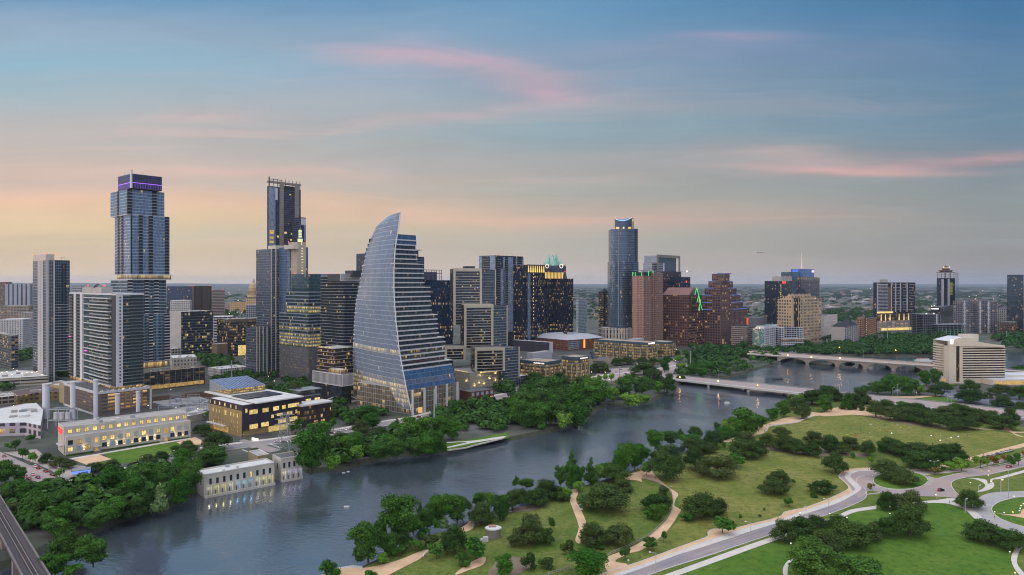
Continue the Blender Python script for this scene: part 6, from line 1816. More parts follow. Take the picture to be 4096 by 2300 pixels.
mb.face([(a0.x,a0.y,zt),(a1.x,a1.y,zt),(a1.x+12,a1.y+22,g.z(725)),(a0.x+14,a0.y+14,g.z(725))])
mb.face([(a1.x,a1.y,zt),(g.r.x-10,g.r.y-10,zt),(a1.x+16,a1.y+24,g.z(725)),(a1.x+12,a1.y+22,g.z(725))])
part(mb,'sloped_roof',sl,root)
NEON=glow('green_neon',(.08,1.0,.20),.55)
nz=lambda y:zat(Y_('D1',y),1232)
nx=lambda x:xat(X_('D1',x),1232)
mb=MB()
for(x0,y0),(x1,y1)in(((2110,808),(2132,725)),((2132,725),(2150,800)),((2134,895),(2155,812)),((2155,812),(2175,890)),((2152,985),(2172,900)),((2172,900),(2197,985)),((2128,730),(2155,815)),((2150,815),(2176,902))):
 mb.beam((nx(x0),1232,nz(y0)),(nx(x1),1232,nz(y1)),.9)
part(mb,'neon_edge',NEON,root)
mb=MB()
for(xa,ya,xb,yb,xc,yc)in((2105,812,2132,722,2155,812),(2130,900,2155,808,2178,900),(2148,992,2172,896,2200,992)):
 mb.face([(nx(xa),1234,nz(ya)),(nx(xc),1234,nz(yc)),(nx(xb),1234,nz(yb))]);mb.face([(nx(xc),1234,nz(yc)),(nx(xc)+4,1250,nz(yc)),(nx(xb)+4,1250,nz(yb)),(nx(xb),1234,nz(yb))])
 mb.face([(nx(xa),1234,nz(ya)),(nx(xb),1234,nz(yb)),(nx(xb)+4,1250,nz(yb)),(nx(xa)+4,1250,nz(ya))])
part(mb,'gable_glass',DKB2,root)
q=G('D1',1740,1745,1975,1245);q.depth(12)
panel(root,q.p,q.r,.05,.5,q.z(1168),q.z(1140),.5,fac('orange_lit',(.06,.03,.02),(.115,.062,.055),2.9,4,1.25,.8,.7,.4,(1,.25,.05),.8),'orange_windows')
Yz=1265
ez=lambda y:zat(Y_('E1',y),Yz)
g=G('E1',8,282,545,Yz,th=46)
root=bld('ziggurat_tower','stepped maroon granite tower with blue light lines on its setbacks',g,'tower')
ZG=fac('ziggurat_granite',(.02,.017,.02),(.150,.092,.086),5.2,5.0,2.0,2.2,.16,.06,(1,.6,.2),.8,rough=.3,spec=.4,vary=.9)
BLU=glow('blue_line',(.12,.32,1.0),.7)
tiers=((8,545,984,1400),(10,500,900,984),(12,466,815,900),(54,423,732,815),(97,382,650,732),(138,343,562,650))
for i,(x0,x1,y1,y0)in enumerate(tiers):
 ctr=282 if i==0 else 240+8*i if i<5 else 286
 q=G('E1',x0,240 if i<5 else 285,x1,Yz+3*i,th=46)
 z0,z1=ez(y0)if i else 0,ez(y1)
 q.poly=[q.p,q.r,q.b,q.l]
 shaft(root,q.poly,z0,z1,ZG,'tier',ROOF_D,.6)
 for a_,b_,s0,s1 in((q.l,q.p,0,.55 if i<5 else 1),(q.p,q.r,.45 if i<5 else 0,1)):
  panel(root,a_,b_,s0,s1,z1-.3,z1+.25,.4,BLU,'blue_light_line')
for x in(145,282,340):beacon(root,(xat(X_('E1',x),Yz+12),Yz+12,ez(556)),.7)
shaft(root,g.sub(.3,.6,.3,.6).poly,ez(562),ez(552),DARKM,'roof_plant',ROOF_D,.1)
fins(root,g.l+(g.p-g.l)*.5,g.p,6,0,16,2,1.2,plain('granite_pier',(.15,.085,.075),.8,.1,.2),'lobby_pier')
panel(root,g.l,g.p,.55,.98,1,12,.3,LITDIM,'lobby_glass')
DKC=fac('charcoal_hotel',(.016,.022,.035),(.035,.05,.065),2.2,3.6,.6,.5,.16,0,(1,.74,.32),.95,rough=.15,vary=1.0)
root,g,zt=simple('charcoal_hotel_tower','charcoal hotel tower with scattered lit windows and a red lit corner sign','E1',748,940,1062,1440,648,DKC,ph=[(.0,1.0,.0,.55,594,CONCG)])
panel(root,g.p,g.r,.1,.4,g.z(675),g.z(652),.5,RED,'red_sign')
for k in range(12):panel(root,g.p,g.r,-.06,-.02,g.z(700+22*k),g.z(690+22*k),.4,LITW,'stair_light')
for s in(.1,.5,.95):beacon(root,(*(g.p+g.R*g.lr*s+g.L*3),g.z(592)),.8)
root,g,zt=simple('spired_hotel_tower','blue topped glass hotel tower with a tall white spire','E1',1112,1168,1383,1520,602,fac('rib_hotel',(.03,.035,.05),(.13,.12,.13),3.6,3.6,.7,.6,.10,0,(1,.7,.3),.8,rough=.15))
panel(root,g.p,g.r,0,1,g.z(655),g.z(606),.6,fac('gold_top',(.10,.08,.05),(.12,.11,.12),5.5,30,1.6,.4,.6,.0,(1,.72,.3),1.0),'gold_fins')
panel(root,g.l,g.p,.1,.9,g.z(655),g.z(610),.5,MATS['gold_top'],'gold_fins')
q=G('E1',1058,1150,1200,1530);q.depth(40)
TB=fac('teal_hotel_glass',(.05,.10,.15),(.08,.12,.16),1.8,3.6,.1,.3,.03,0,rough=.08)
shaft(root,q.poly,0,q.z(542),TB,'rear_block',ROOF_D,.5)
q=G('E1',1140,1190,1320,1528);q.depth(26)
shaft(root,q.poly,zt,q.z(508),fac('blue_top',(.07,.14,.36),(.08,.14,.3),2,3.4,.1,.4,0,0,rough=.1),'blue_crown',ROOF_D,.5)
panel(root,q.p,q.r,.78,.97,q.z(545),q.z(520),.8,glow('soft_sign',(1,1,1),.7),'white_sign')
panel(root,q.l,q.p,.15,.6,q.z(555),q.z(515),.5,glow('blue_windows',(.1,.2,1),.5),'blue_windows')
mb=MB();mb.tube((q.p.x,q.p.y+6,q.z(508)),(q.p.x,q.p.y+6,q.z(318)),1.5,.35,8);part(mb,'spire',glow('spire_white',(.75,.70,.58),.45),root)
TAN=fac('beige_punched',(.03,.024,.018),(.44,.35,.25),5.2,6.0,2.3,2.5,.58,.06,(1,.60,.2),.8,rough=.3,spec=.4,vary=.9)
g=G('E1',892,1060,1405,1290,th=38)
root=bld('beige_hip_tower','beige stone tower with square windows, dark glass bay and a dark hipped roof',g,'tower')
zt=g.z(862)
shaft(root,g.poly,0,zt,TAN,'lower_shaft',ROOF_TAN,.8)
q=G('E1',945,1060,1345,1298,th=38);shaft(root,q.poly,zt,q.z(826),TAN,'upper_step',ROOF_TAN,.8)
q=G('E1',1012,1065,1282,1306,th=38);shaft(root,q.poly,zt,q.z(796),TAN,'upper_step',ROOF_TAN,.8)
mb=MB()
b4=off(q.poly,-.5);b4=[b4[0]+(b4[1]-b4[0])*.12,b4[1]-(b4[1]-b4[0])*.1,b4[2]-(b4[2]-b4[3])*.1,b4[3]+(b4[2]-b4[3])*.12]
cc=sum(b4,Vector((0,0)))/4
t4=[cc+(k-cc)*.42 for k in b4]
za_,zb2=q.z(796),q.z(742)
for i in range(4):mb.face([(*b4[i],za_),(*b4[(i+1)%4],za_),(*t4[(i+1)%4],zb2),(*t4[i],zb2)])
mb.face([(*k,zb2)for k in t4])
mb.tube((cc.x,cc.y,zb2),(cc.x,cc.y,zb2+6),2.2,.2,6)
part(mb,'hipped_roof',plain('dark_metal_roof',(.022,.026,.036),.8,.1,.2),root)
beacon(root,(cc.x,cc.y,zb2+5.5),.8)
panel(root,g.p,g.r,g.tr(1072),g.tr(1150),8,g.z(842),1.2,fac('bay_glass',(.028,.018,.012),(.05,.035,.025),2.4,6.0,.12,.7,.5,.3,(1,.56,.16),.9,rough=.1),'glass_bay')
fins(root,g.p+g.R*g.lr*g.tr(1072),g.p+g.R*g.lr*g.tr(1190),3,8,g.z(850),2.0,1.6,plain('beige_stone',(.40,.34,.26),.85,.1,.1),'pier')
panel(root,g.p,g.r,.0,1,g.z(1335)if g.z(1335)>2 else 3,g.z(1318),.9,MATS['beige_stone'],'cornice')
for s in(.0,.25,.8,1.0):beacon(root,(*(g.p+g.R*g.lr*s+g.L*1),zt),.7,RED if s in(0,1.0)else WARML)
WG=fac('white_hotel_grid',(.025,.03,.045),(.56,.58,.64),3.8,3.9,.9,.95,.05,0,(1,.7,.3),.8,rough=.2)
Yh=1195
g=G('E1',607,745,925,Yh,th=50)
root=bld('white_mural_hotel','white gridded hotel with a big teal painted mural on its end wall',g,'hotel')
zt=g.z(1205)
shaft(root,g.poly,0,zt,WG,'main_wing',ROOF_W,1,WHITE)
fins(root,g.p,g.r,14,0,zt,.45,.5,WHITE,'pier')
mu,nt,b=new_mat('mural_paint')
tcx=nn(nt,'ShaderNodeTexCoord')
vn=nn(nt,'ShaderNodeTexVoronoi');vn.inputs['Scale'].default_value=.11
nz_=nn(nt,'ShaderNodeTexNoise');nz_.inputs['Scale'].default_value=.09;nz_.inputs['Detail'].default_value=3;nz_.inputs['Distortion'].default_value=2
lk(nt,tcx.outputs['Object'],nz_.inputs['Vector'])
rp=nn(nt,'ShaderNodeValToRGB');rp.color_ramp.interpolation='CONSTANT'
e=rp.color_ramp.elements
for k,(p_,c_)in enumerate(((0,(.05,.20,.19)),(.42,(.06,.16,.16)),(.50,(.42,.38,.30)),(.57,(.30,.15,.07)),(.62,(.46,.44,.40)),(.70,(.24,.05,.03)))):
 el=e[0]if k==0 else e[1]if k==1 else e.new(p_)
 el.position=p_;el.color=(*c_,1)
lk(nt,nz_.outputs['Fac'],rp.inputs[0]);lk(nt,rp.outputs[0],b.inputs['Base Color'])
panel(root,g.l,g.p,.02,.98,3,zt-2.5,.25,mu,'mural')
q=G('E1',925,940,1195,Yh+32,th=16);q.depth(20)
shaft(root,q.poly,0,zt,WG,'cross_wing',ROOF_W,1,WHITE)
panel(root,q.p,q.r,.12,.74,q.z(1308),q.z(1180),.3,fac('hotel_big_panes',(.02,.022,.03),(.48,.50,.56),5.2,3.6,.7,.7,.12,0,(1,.6,.2),.9),'window_grid')
panel(root,q.p,q.r,.0,.95,q.z(1345),q.z(1328),1.5,fac('hotel_lobby',(.06,.03,.02),(.3,.26,.24),4,5,.4,.6,.6,.2,(1,.45,.15),.8),'lobby_band')
bands(root,q.p,q.r,[q.z(1390),q.z(1370),q.z(1322)],1.6,2.0,WHITE,'deck_band',0,1)
shaft(root,g.sub(.1,.95,.15,.8).poly,zt,zt+5,WHITE,'penthouse',plain('green_roof_sheet',(.08,.20,.15),.6,.1,.2),.1)
for s in(.3,.6):beacon(root,(*(g.l+(g.p-g.l)*s),zt+1),.9,WARML,'roof_lamp')
simple('grey_band_office','grey pink banded office between the ziggurat and the mural hotel','E1',540,548,612,1230,1180,fac('grey_pink',(.05,.045,.05),(.28,.23,.22),3,3.6,.4,1.6,.1,0),depth=30,cat='building')
root,g,zt=simple('red_lamp_club','low grey hall with tall red lamps behind the mural hotel','E1',628,650,775,1330,1075,plain('slate_cladding',(.17,.17,.20),.8,.1,.2),depth=24,cat='building')
panel(root,g.l,g.p,.05,.35,g.z(1155),g.z(1078),.5,glow('red_lamp',(1,.12,.04),.7),'red_lamp_strip')
root,g,zt=simple('white_car_park','white car park with three rows of small lights behind the beige tower','E1',1405,1435,1590,1390,1050,fac('white_deck',(.20,.19,.19),(.50,.47,.46),4.6,6.2,3.4,4.6,.85,.5,(1,.72,.4),1.0,rough=.4),depth=40,cat='car park')
root,g,zt=simple('grey_hip_hotel','grey hotel with dark hipped roofs above the trees right of the beige tower','E1',1520,1668,1826,1275,1180,fac('grey_hotel_wall',(.06,.06,.07),(.30,.29,.30),3.6,3.3,1.4,1.4,.08,0,(1,.7,.3),.7),cat='hotel')
panel(root,g.l,g.p,.0,1,0,zt,.25,plain('blank_grey_wall',(.33,.31,.30),.9,.1,.1),'end_wall')
fins(root,g.p,g.r,7,0,zt,1.0,.8,plain('light_grey_stone',(.42,.41,.42),.8,.1,.1),'pier')
for(r0,r1,y1)in((0,.35,1135),(.4,.95,1118)):
 q=g.sub(r0,r1,.0,1.0);cc=(q.p+q.b)/2
 mb=MB();e4=off(q.poly,.8)
 t4=[cc+(k-cc)*.25 for k in e4]
 for i in range(4):mb.face([(*e4[i],zt),(*e4[(i+1)%4],zt),(*t4[(i+1)%4],g.z(y1)),(*t4[i],g.z(y1))])
 mb.face([(*k,g.z(y1))for k in t4]);part(mb,'hipped_roof',MATS['dark_metal_roof'],root)
root,g,zt=simple('rust_slab_flats','rust brick twin slab flats left of the wide balcony tower','F1',378,432,604,1380,950,fac('rust_flats',(.05,.03,.02),(.36,.19,.11),4.4,4.2,1.8,1.6,.18,0,(1,.6,.25),.8),ph=[(.0,.3,.2,.8,922,BRK)],cat='apartment block')
panel(root,g.p,g.r,.22,.36,2,zt+2,.6,BLACK,'dark_slot')
for k in range(9):panel(root,g.p,g.r,.27,.31,5+4.5*k,6.4+4.5*k,.8,LITW2,'stair_light')
g=G('F1',570,612,1057,1640,th=20)
root=bld('wide_balcony_tower','wide dark condo tower with white balcony bands on a golden lit base, right',g,'tower')
zt=g.z(520)
WB=fac('wide_condo',(.018,.024,.035),(.04,.045,.06),2,3.4,.2,.5,.16,0,(1,.62,.24),.95,rough=.12,vary=.9)
shaft(root,g.poly,0,zt,WB,'shaft',ROOF_D,.8)
zs=levels(g.z(860),g.z(548),3.5)
WBB=plain('pale_balcony',(.40,.41,.46),.8,.1,.2)
bands(root,g.p,g.r,zs,1.0,1.6,WBB,'balcony_band',.0,g.tr(735))
for xa,xb in((800,882),(910,958),(985,1030)):bands(root,g.p,g.r,zs[1::2],.7,1.4,WBB,'balcony_band',g.tr(xa),g.tr(xb))
for x in(612,776,825,882,958):panel(root,g.p,g.r,max(0,g.tr(x)-.008),g.tr(x)+.008,g.z(865),g.z(530),1.7,WBB,'white_post')
panel(root,g.p,g.r,0,g.tr(735),g.z(552),g.z(540),1.7,WBB,'white_post')
panel(root,g.p,g.r,g.tr(735),g.tr(772),g.z(860),g.z(575),.5,plain('bronze_panel',(.13,.085,.06),.7,.2,.1),'bronze_panel')
penthouse(root,g,.14,.3,.2,.8,zt,g.z(484),CONCG)
panel(root,g.p,g.r,0,.4,g.z(878),g.z(858),1.8,LITW,'terrace_glow')
panel(root,g.p,g.r,0,.95,g.z(965),g.z(885),.8,fac('gold_base',(.04,.035,.03),(.10,.09,.08),4,7,.4,.8,.4,.1,(1,.74,.25),.9),'base_glass')
panel(root,g.p,g.r,0,.85,0,g.z(966),1.4,fac('garage_slats',(.16,.14,.12),(.22,.205,.19),14,3.4,5,1.9,.7,.3,(1,.8,.5),.7,rough=.4),'garage_screen')
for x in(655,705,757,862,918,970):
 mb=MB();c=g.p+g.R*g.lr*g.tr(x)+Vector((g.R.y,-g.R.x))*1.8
 mb.tube((c.x,c.y,g.z(962)),(c.x,c.y,g.z(888)),1.4,.5,6);part(mb,'uplit_column',glow('uplight',(1,.72,.3),.8),root)  # columns glow by themselves in place of uplighting
panel(root,g.p,g.r,.1,.98,1,7,1.6,LITW,'shop_front')
panel(root,g.p,g.r,.9,1,4,24,.9,LITDIM,'lit_corner')
g=G('F1',1305,1350,1515,1780,th=24)
root=bld('crowned_unfinished_tower','slim tower under construction with a tiered pagoda-like top and a hoist mast',g,'tower')
zt=g.z(470)
shaft(root,g.poly,0,zt,fac('slim_unfinished',(.018,.022,.03),(.05,.055,.065),2.2,3.6,.2,.6,.04,0,(1,.8,.2),.7,rough=.15),'shaft',CONCG,.2)
for xa,xb in((1358,1384),(1430,1452)):panel(root,g.p,g.r,g.tr(xa),g.tr(xb),g.z(800),g.z(480),.8,WBB,'pale_panel_strip')
panel(root,g.p,g.r,g.tr(1456),g.tr(1485),g.z(670),g.z(515),.7,fac('yellow_sheeting',(.45,.36,.04),(.08,.07,.05),20,3.6,.2,1.2,0,0,rough=.8,vary=.3),'yellow_sheeting')
slabs(root,g.poly,levels(g.z(468),g.z(408),4.0),.6,.5,XC,'bare_floor')
mb=MB()
for s in(.05,.3,.6,.95):
 for t in(.05,.95):
  c=g.p+g.R*g.lr*s+g.L*g.ll*t;mb.beam((c.x,c.y,zt),(c.x,c.y,g.z(406)),1.0)
part(mb,'bare_columns',XC,root)
cc=(g.p+g.b)/2
for(k,ya,yb,m_)in((1.05,406,400,XC),(.7,400,384,DARKM),(.82,384,376,plain('rust_edge',(.22,.10,.06),.8,.2,.3)),(.42,376,360,DARKM),(.5,360,355,XC),(.28,355,342,LITDIM),(.36,342,338,XC),(.16,338,330,DARKM)):
 mb=MB();mb.prism([cc+(p_-cc)*k for p_ in g.poly],g.z(ya),g.z(yb),0,mbot=True);part(mb,'top_tier',m_,root)
mast(root,(cc.x,cc.y,g.z(330)),g.z(284)-g.z(330),.8,.3)
for x in(1385,1450):beacon(root,(xat(X_('F1',x),1790),1790,g.z(345)),1.2,COOLL,'work_light')
hm=MB()
hx=xat(X_('F1',1538),1775)
for dx in(-2,2):
 for dy in(-2,2):hm.beam((hx+dx,1775+dy,0),(hx+dx,1775+dy,g.z(405)),.5)
for k in range(24):
 z=k*g.z(405)/24;hm.beam((hx-2,1773,z),(hx+2,1773,z+g.z(405)/24),.4);hm.beam((hx-4*(k%6==0)-2,1775,z),(hx+2,1775,z),.35)
part(hm,'hoist_mast',plain('blue_steel',(.12,.17,.25),.6,.1,.3),root)
simple('dark_lit_name_block','dark block with a lit roof sign in front of the slim unfinished tower','F1',1232,1350,1502,1640,808,fac('dark_office_far',(.018,.02,.028),(.03,.035,.045),2,3.8,.1,.4,.03,0,(1,.6,.3),.7),cat='building')
rt=bpy.data.objects['dark_lit_name_block']
gq=G('F1',1232,1350,1502,1640)
panel(rt,gq.l,gq.p,.1,.8,gq.z(832),gq.z(820),.5,COOLL,'roof_sign')
for x,y in((1246,800),(1275,795)):beacon(rt,(xat(X_('F1',x),1650),1650,gq.z(y)),1.3,COOLL,'work_light')
g=G('F1',1140,1150,1355,1520,th=20);g.depth(36)
root=bld('concrete_frame_site','open concrete frame under construction with green wrapped ground columns',g,'building site')
FRM=plain('frame_floor',(.16,.17,.20),.9,.2,.1)
GWR=plain('green_wrap',(.10,.42,.20),.8,.15,.3)
q=G('F1',1312,1318,1688,1500,th=12);q.depth(40)
for gg_,yt in((g,892),(q,1012)):
 zs=levels(4,gg_.z(yt),3.9)
 slabs(root,gg_.poly,zs,.4,.5,FRM,'bare_floor')
 mb=MB()
 for k in range(9):
  for t in(.02,.5,.98):
   c=gg_.p+gg_.R*gg_.lr*(.02+.12*k)+gg_.L*gg_.ll*t;mb.beam((c.x,c.y,0),(c.x,c.y,zs[-1]),.9)
 part(mb,'bare_columns',FRM,root)
 shaft(root,gg_.sub(.1,.9,.3,.9).poly,0,zs[-1]-.3,BLACK,'dark_core',ROOF_D,0)
 for k in range(1,8,1 if gg_ is q else 3):panel(root,gg_.p,gg_.r,.02+.12*k-.007,.02+.12*k+.007,.5,14,.7,GWR,'green_wrap')
panel(root,g.p,g.r,.7,.78,4,g.z(892),.6,WBB,'pale_core')
for x in(1185,1270):beacon(root,(xat(X_('F1',x),1515),1515,g.z(885)),1.6,COOLL,'work_light')
root,g,zt=simple('grey_stepped_flats','grey stepped apartment slab with white framed stair strips, right of the building site','F1',1603,1625,1925,1580,740,fac('grey_flats',(.03,.03,.04),(.19,.19,.22),4.6,4.4,1.5,1.6,.14,0,(1,.62,.28),.8,vary=.9),th=16,depth=30,roof=ROOF,cat='apartment block')
q=G('F1',1795,1800,1922,1576,th=16);q.depth(30);shaft(root,q.poly,0,q.z(716),MATS['grey_flats'],'tall_centre',ROOF,.5)
for x in(1630,1810,1908):
 qq=G('F1',x-6,x-5,x+12,1570,th=10);qq.depth(4)
 shaft(root,qq.poly,0,qq.z(735),fac('white_stair',(.05,.05,.07),(.42,.43,.48),9,3.1,2,1.4,.05,0),'stair_strip',ROOF,.2)
q=G('F1',1920,1925,1996,1584,th=16);q.depth(28);shaft(root,q.poly,0,q.z(742),MATS['grey_flats'],'right_wing',ROOF,.5)
simple('white_plain_flats','plain white block behind the grey stepped flats','F1',1996,2000,2092,1680,798,fac('white_flats',(.06,.07,.09),(.46,.46,.50),6,3.3,3.4,1.6,.05,0),depth=30,cat='apartment block')
simple('white_window_flats','white block with square dark windows near the right edge','F1',2144,2150,2238,1600,825,fac('white_sq_flats',(.02,.02,.03),(.50,.49,.50),4,4.2,1.9,2.0,.05,0),depth=30,cat='apartment block')
root,g,zt=simple('edge_tower','dark glass tower cut by the right edge of the picture','F1',2236,2300,2420,1560,455,fac('edge_glass',(.016,.02,.026),(.035,.04,.045),1.8,3.6,.15,.5,.10,.05,(1,.62,.25),.9),cat='tower')
q=G('F1',2300,2306,2430,1556);q.depth(30);shaft(root,q.poly,0,q.z(430),MATS['edge_glass'],'taller_half',ROOF_D,.5)
simple('edge_podium','low brown lit podium below the dark tower at the right edge','F1',2200,2206,2460,1500,985,fac('edge_podium_wall',(.03,.022,.018),(.10,.07,.05),3,3.8,.6,1.2,.25,0,(1,.6,.25),.8),depth=26,cat='building')
g=G('A3',500,760,2205,yb=935,th=43)
root=bld('power_plant','long old concrete power plant with a red lit sign on its end wall',g)
z1=g.z(715)
g.depth(24)
low=g.sub(0,1,0,.16)
shaft(root,low.poly,0,z1,CONCW,'lower_hall',ROOF_W,.4,WHITE)
hi=g.sub(-.005,.985,.16,1.0)
zh=zat(Y_('A3',605),hi.Y0)
shaft(root,hi.poly,0,zh,CONCW,'upper_hall',ROOF,.5,CONCW)
Lx=lambda x:g.tr(x)
for x,k in((815,'dark'),(918,'dim'),(1018,'blue'),(1208,'lit'),(1302,'lit'),(1392,'blue'),(1484,'lit'),(1574,'blue'),(1662,'lit'),(1748,'blue'),(1832,'lit'),(1995,'lit'),(2078,'blue'),(2156,'blue')):
 window(root,g.p,g.r,Lx(x),z1*.66,2.6,2.9,k);
for x,k in((815,'lit'),(918,'blue'),(1018,'dim'),(1208,'dark'),(1302,'blue'),(1392,'dark'),(1484,'blue'),(1574,'dark'),(1662,'dark'),(1748,'dark'),(1832,'dark'),(1995,'dark'),(2078,'dark'),(2156,'dark')):
 window(root,g.p,g.r,Lx(x),z1*.30,2.6,2.7,k)
for i in range(16):window(root,hi.p,hi.r,.045+.062*i,(z1+zh)/2-.3,2.6,2.5,'lit')
for x in(1118,1920):
 panel(root,g.p,g.r,Lx(x)-.025,Lx(x)+.025,0,z1+.3,.5,CONCW,'entrance_bay')
 panel(root,g.p,g.r,Lx(x)-.012,Lx(x)+.012,0,3.2,.6,LITDIM,'door')
 panel(root,g.p,g.r,Lx(x)-.014,Lx(x)+.014,6,9.6,.6,LITDIM,'tall_window')
 panel(root,g.p,g.r,Lx(x)-.028,Lx(x)+.028,3.5,3.9,2.2,WHITE,'door_canopy')
for x in(975,1255,1358,1440,1532,1620,1706,1792,2040,2118):
 c=g.p+(g.r-g.p)*(Lx(x)-.002)-g.L*.5
 mb=MB();mb.box((c.x,c.y,2.6),.9,.5,.35,math.radians(43));part(mb,'wall_light',WARML,root)
 la=bpy.data.lights.new('uplight','SPOT');la.energy=900;la.color=(1,.66,.28);la.spot_size=1.5;la.spot_blend=.8;la.shadow_soft_size=.2
 lo_=bpy.data.objects.new('uplight',la);COL.objects.link(lo_);lo_.parent=root;lo_.location=rel(root,(c.x-g.L.x*.7,c.y-g.L.y*.7,2.9));lo_.rotation_euler=(math.radians(180-14),0,math.radians(43))
RSG=glow('red_sign',(1.0,.03,.02),2.2)
e0,e1=hi.l,hi.p
sign(root,'CITY OF AUSTIN',e0,e1,.12,.84,zh-3.6,1.5,RSG,.4);sign(root,'POWER PLANT',e0,e1,.14,.82,zh-5.6,1.5,RSG,.4)
panel(root,g.l,g.p,.30,.62,2.6,5,.3,LITW,'lobby_window');panel(root,g.l,g.p,.2,.66,5.3,5.8,2.5,WHITE,'entrance_canopy')
for s in(.66,.78):panel(root,g.l,g.p,s,s+.07,1,6.5,.2,BLACK,'tall_window')
units(root,hi,zh-.5,6,8,(1.5,4))
hb=MB();hq=g.sub(.02,.98,-.12,-.04)
for a,b in((.0,.2),(.26,.72),(.80,.98)):hb.prism([g.p+g.R*g.lr*a-g.L*2.6,g.p+g.R*g.lr*b-g.L*2.6,g.p+g.R*g.lr*b-g.L*.8,g.p+g.R*g.lr*a-g.L*.8],0,.9,0)
tag(hb.build('hedge',LEAF['oak']),'low clipped hedge along the front of the old power plant','hedge')
for k,(x,w,yt,yb_,Yd)in enumerate(((534,75,105,480,590),(842,53,82,510,500),(1108,47,55,480,512),(1358,47,218,436,528),(1598,43,190,410,545))):
 cx_,rr=xat(X_('A3',x),Yd),w*SC/F*Yd/2
 zt,z0=zat(Y_('A3',yt),Yd),(0 if k<3 else zat(Y_('A3',yb_),Yd)-1)
 sr=empty('smokestack',(cx_,Yd,z0),f'white round smokestack of the old power plant, {ORD[k]} in the row from its sign end','smokestack','smokestacks of the power plant')
 mb=MB();mb.tube((cx_,Yd,z0),(cx_,Yd,zt),rr,n=24);st_=part(mb,'stack',plain('stack_white',(.52,.53,.60),.6,.05,.2),sr)
 mb=MB();mb.tube((cx_,Yd,zt-.9),(cx_,Yd,zt+.3),rr+.25,n=24);part(mb,'rim',WHITE,sr,st_)
fb=gp('A3',670,580,8)
pr=empty('roof_plant_cage',fb,'open steel cage with tanks on the roof beside the first smokestack','plant cage')
mb=MB()
X0,X1,Yd=xat(X_('A3',552),492),xat(X_('A3',806),492),492
za,zb2=zat(Y_('A3',525),492),zat(Y_('A3',400),492)
for x in(X0,(X0+X1)/2,X1):
 for dy in(0,9):mb.beam((x,Yd+dy,za-6),(x,Yd+dy,zb2),.4)
for z in(za,zb2):
 for dy in(0,9):mb.beam((X0,Yd+dy,z),(X1,Yd+dy,z),.45)
 for k in range(9):x=X0+(X1-X0)*k/8;mb.beam((x,Yd,z),(x,Yd+9,z),.3)
part(mb,'cage',STEEL,pr)
for k in range(3):
 x=X0+(X1-X0)*(.2+.27*k);mb=MB();mb.tube((x,Yd+4.5,za),(x,Yd+4.5,za+5),1.7,n=12);part(mb,'tank',WHITE,pr)
g=G('B3',400,782,1465,yb=720,th=50)
root=bld('library','angular library with yellow brick side, dark front and white roof with solar panels',g,'library')
zt=g.z(350)
BRW=plain('yellow_brick',(.30,.215,.10),.9,.15,.2)
DKF=plain('plum_cladding',(.035,.028,.045),.7,.2,.15)
shaft(root,g.poly,4.8,zt,DKF,'main_body',ROOF_W,.2)
panel(root,g.l,g.p,0,.985,0,zt-4.6,.4,BRW,'brick_wall')
shaft(root,g.sub(.02,.98,.02,.98).poly,0,4.9,BRW,'ground_floor',ROOF,0)
panel(root,g.p,g.r,.42,.85,.3,4.6,.5,LITW,'lobby_glass')
panel(root,g.l,g.p,.02,.55,5.2,5.8,3.4,ROOF_W,'entrance_canopy');panel(root,g.l,g.p,.15,.6,.5,4.6,.6,LITDIM,'entrance_glass')
eL,eP=g.l+Vector((-.35,-.35)),g.p+Vector((-.35,-.35))
h=zt
for s,k in((.05,1.2),(.19,1.4),(.34,1.6),(.5,2.2),(.68,1.6),(.83,1.6)):window(root,eL,eP,s,h-2.4,k,2.6,'lit')
for s in(.14,.25,.33,.68,.77,.87):window(root,eL,eP,s,h-8.6,1.4,3.0,'lit')
window(root,eL,eP,.52,h-8.4,3.0,4.0,'lit')
for i,s in enumerate((.14,.22,.31,.40,.49,.68,.77,.87)):
 for j,dz in enumerate((14.0,17.4,20.4)):window(root,eL,eP,s+.012*((i+j)%2),h-dz,.9,2.3,'lit' if(i*3+j)%4 else 'dim')
fx=lambda x:g.tr(x)
for x,y,w,hh in((825,415,1.6,3.2),(908,425,7.0,3.4),(1048,405,5.2,3.2),(1170,385,5,3.2),(1260,370,3.5,3),(1345,352,6,3),(1410,342,4,3),(910,595,7,3.6),(1040,570,6.5,3.4),(1240,530,7,3.4),(1370,505,7.5,3.4),(1325,437,5,2.6),(1412,420,3,3),(1128,478,2,2.6),(1210,455,5,2)):
 s=fx(x);yy=(g.p.y+(g.r.y-g.p.y)*s)
 window(root,g.p,g.r,s,zat(Y_('B3',y),yy),w,hh,'lit')
zr=zt+.3
ov=G('B3',340,945,1490,F*(H-zr)/(Y_('B3',335)-V0),th=50)
mb=MB();mb.prism(ov.poly,zr,zr+.9,0,mbot=True);part(mb,'roof',ROOF_W,root)
q=ov.sub(.12,.62,.18,.5)
PV=fac('solar_panel',(.012,.018,.04),(.10,.11,.14),2.0,1.4,.12,.12,0,0,rough=.15)
for k in range(4):
 e=ov.sub(.04+.2*k,.22+.2*k,.22,.5);mb=MB();mb.prism(e.poly,zr+1.5,zr+1.7,0,mbot=True);part(mb,'solar_panel',plain('pv_dark',(.03,.035,.05),.3,.2,.3),root)
lt=ov.sub(.12,.9,.62,.98)
shaft(root,lt.poly,zr+.9,zr+5.2,fac('clerestory',(.2,.14,.04),(.10,.10,.11),1.6,2.0,.18,.25,.9,1,(1,.70,.24),.8),'clerestory',ROOF_D,.1)
mb=MB()
a,b,c,d=[k for k in off(lt.poly,.9)]
mb.face([(*a,zr+5.2),(*b,zr+5.2),(*c,zr+10.5),(*d,zr+10.5)],0,[(0,0),(lt.lr,0),(lt.lr,lt.ll),(0,lt.ll)])
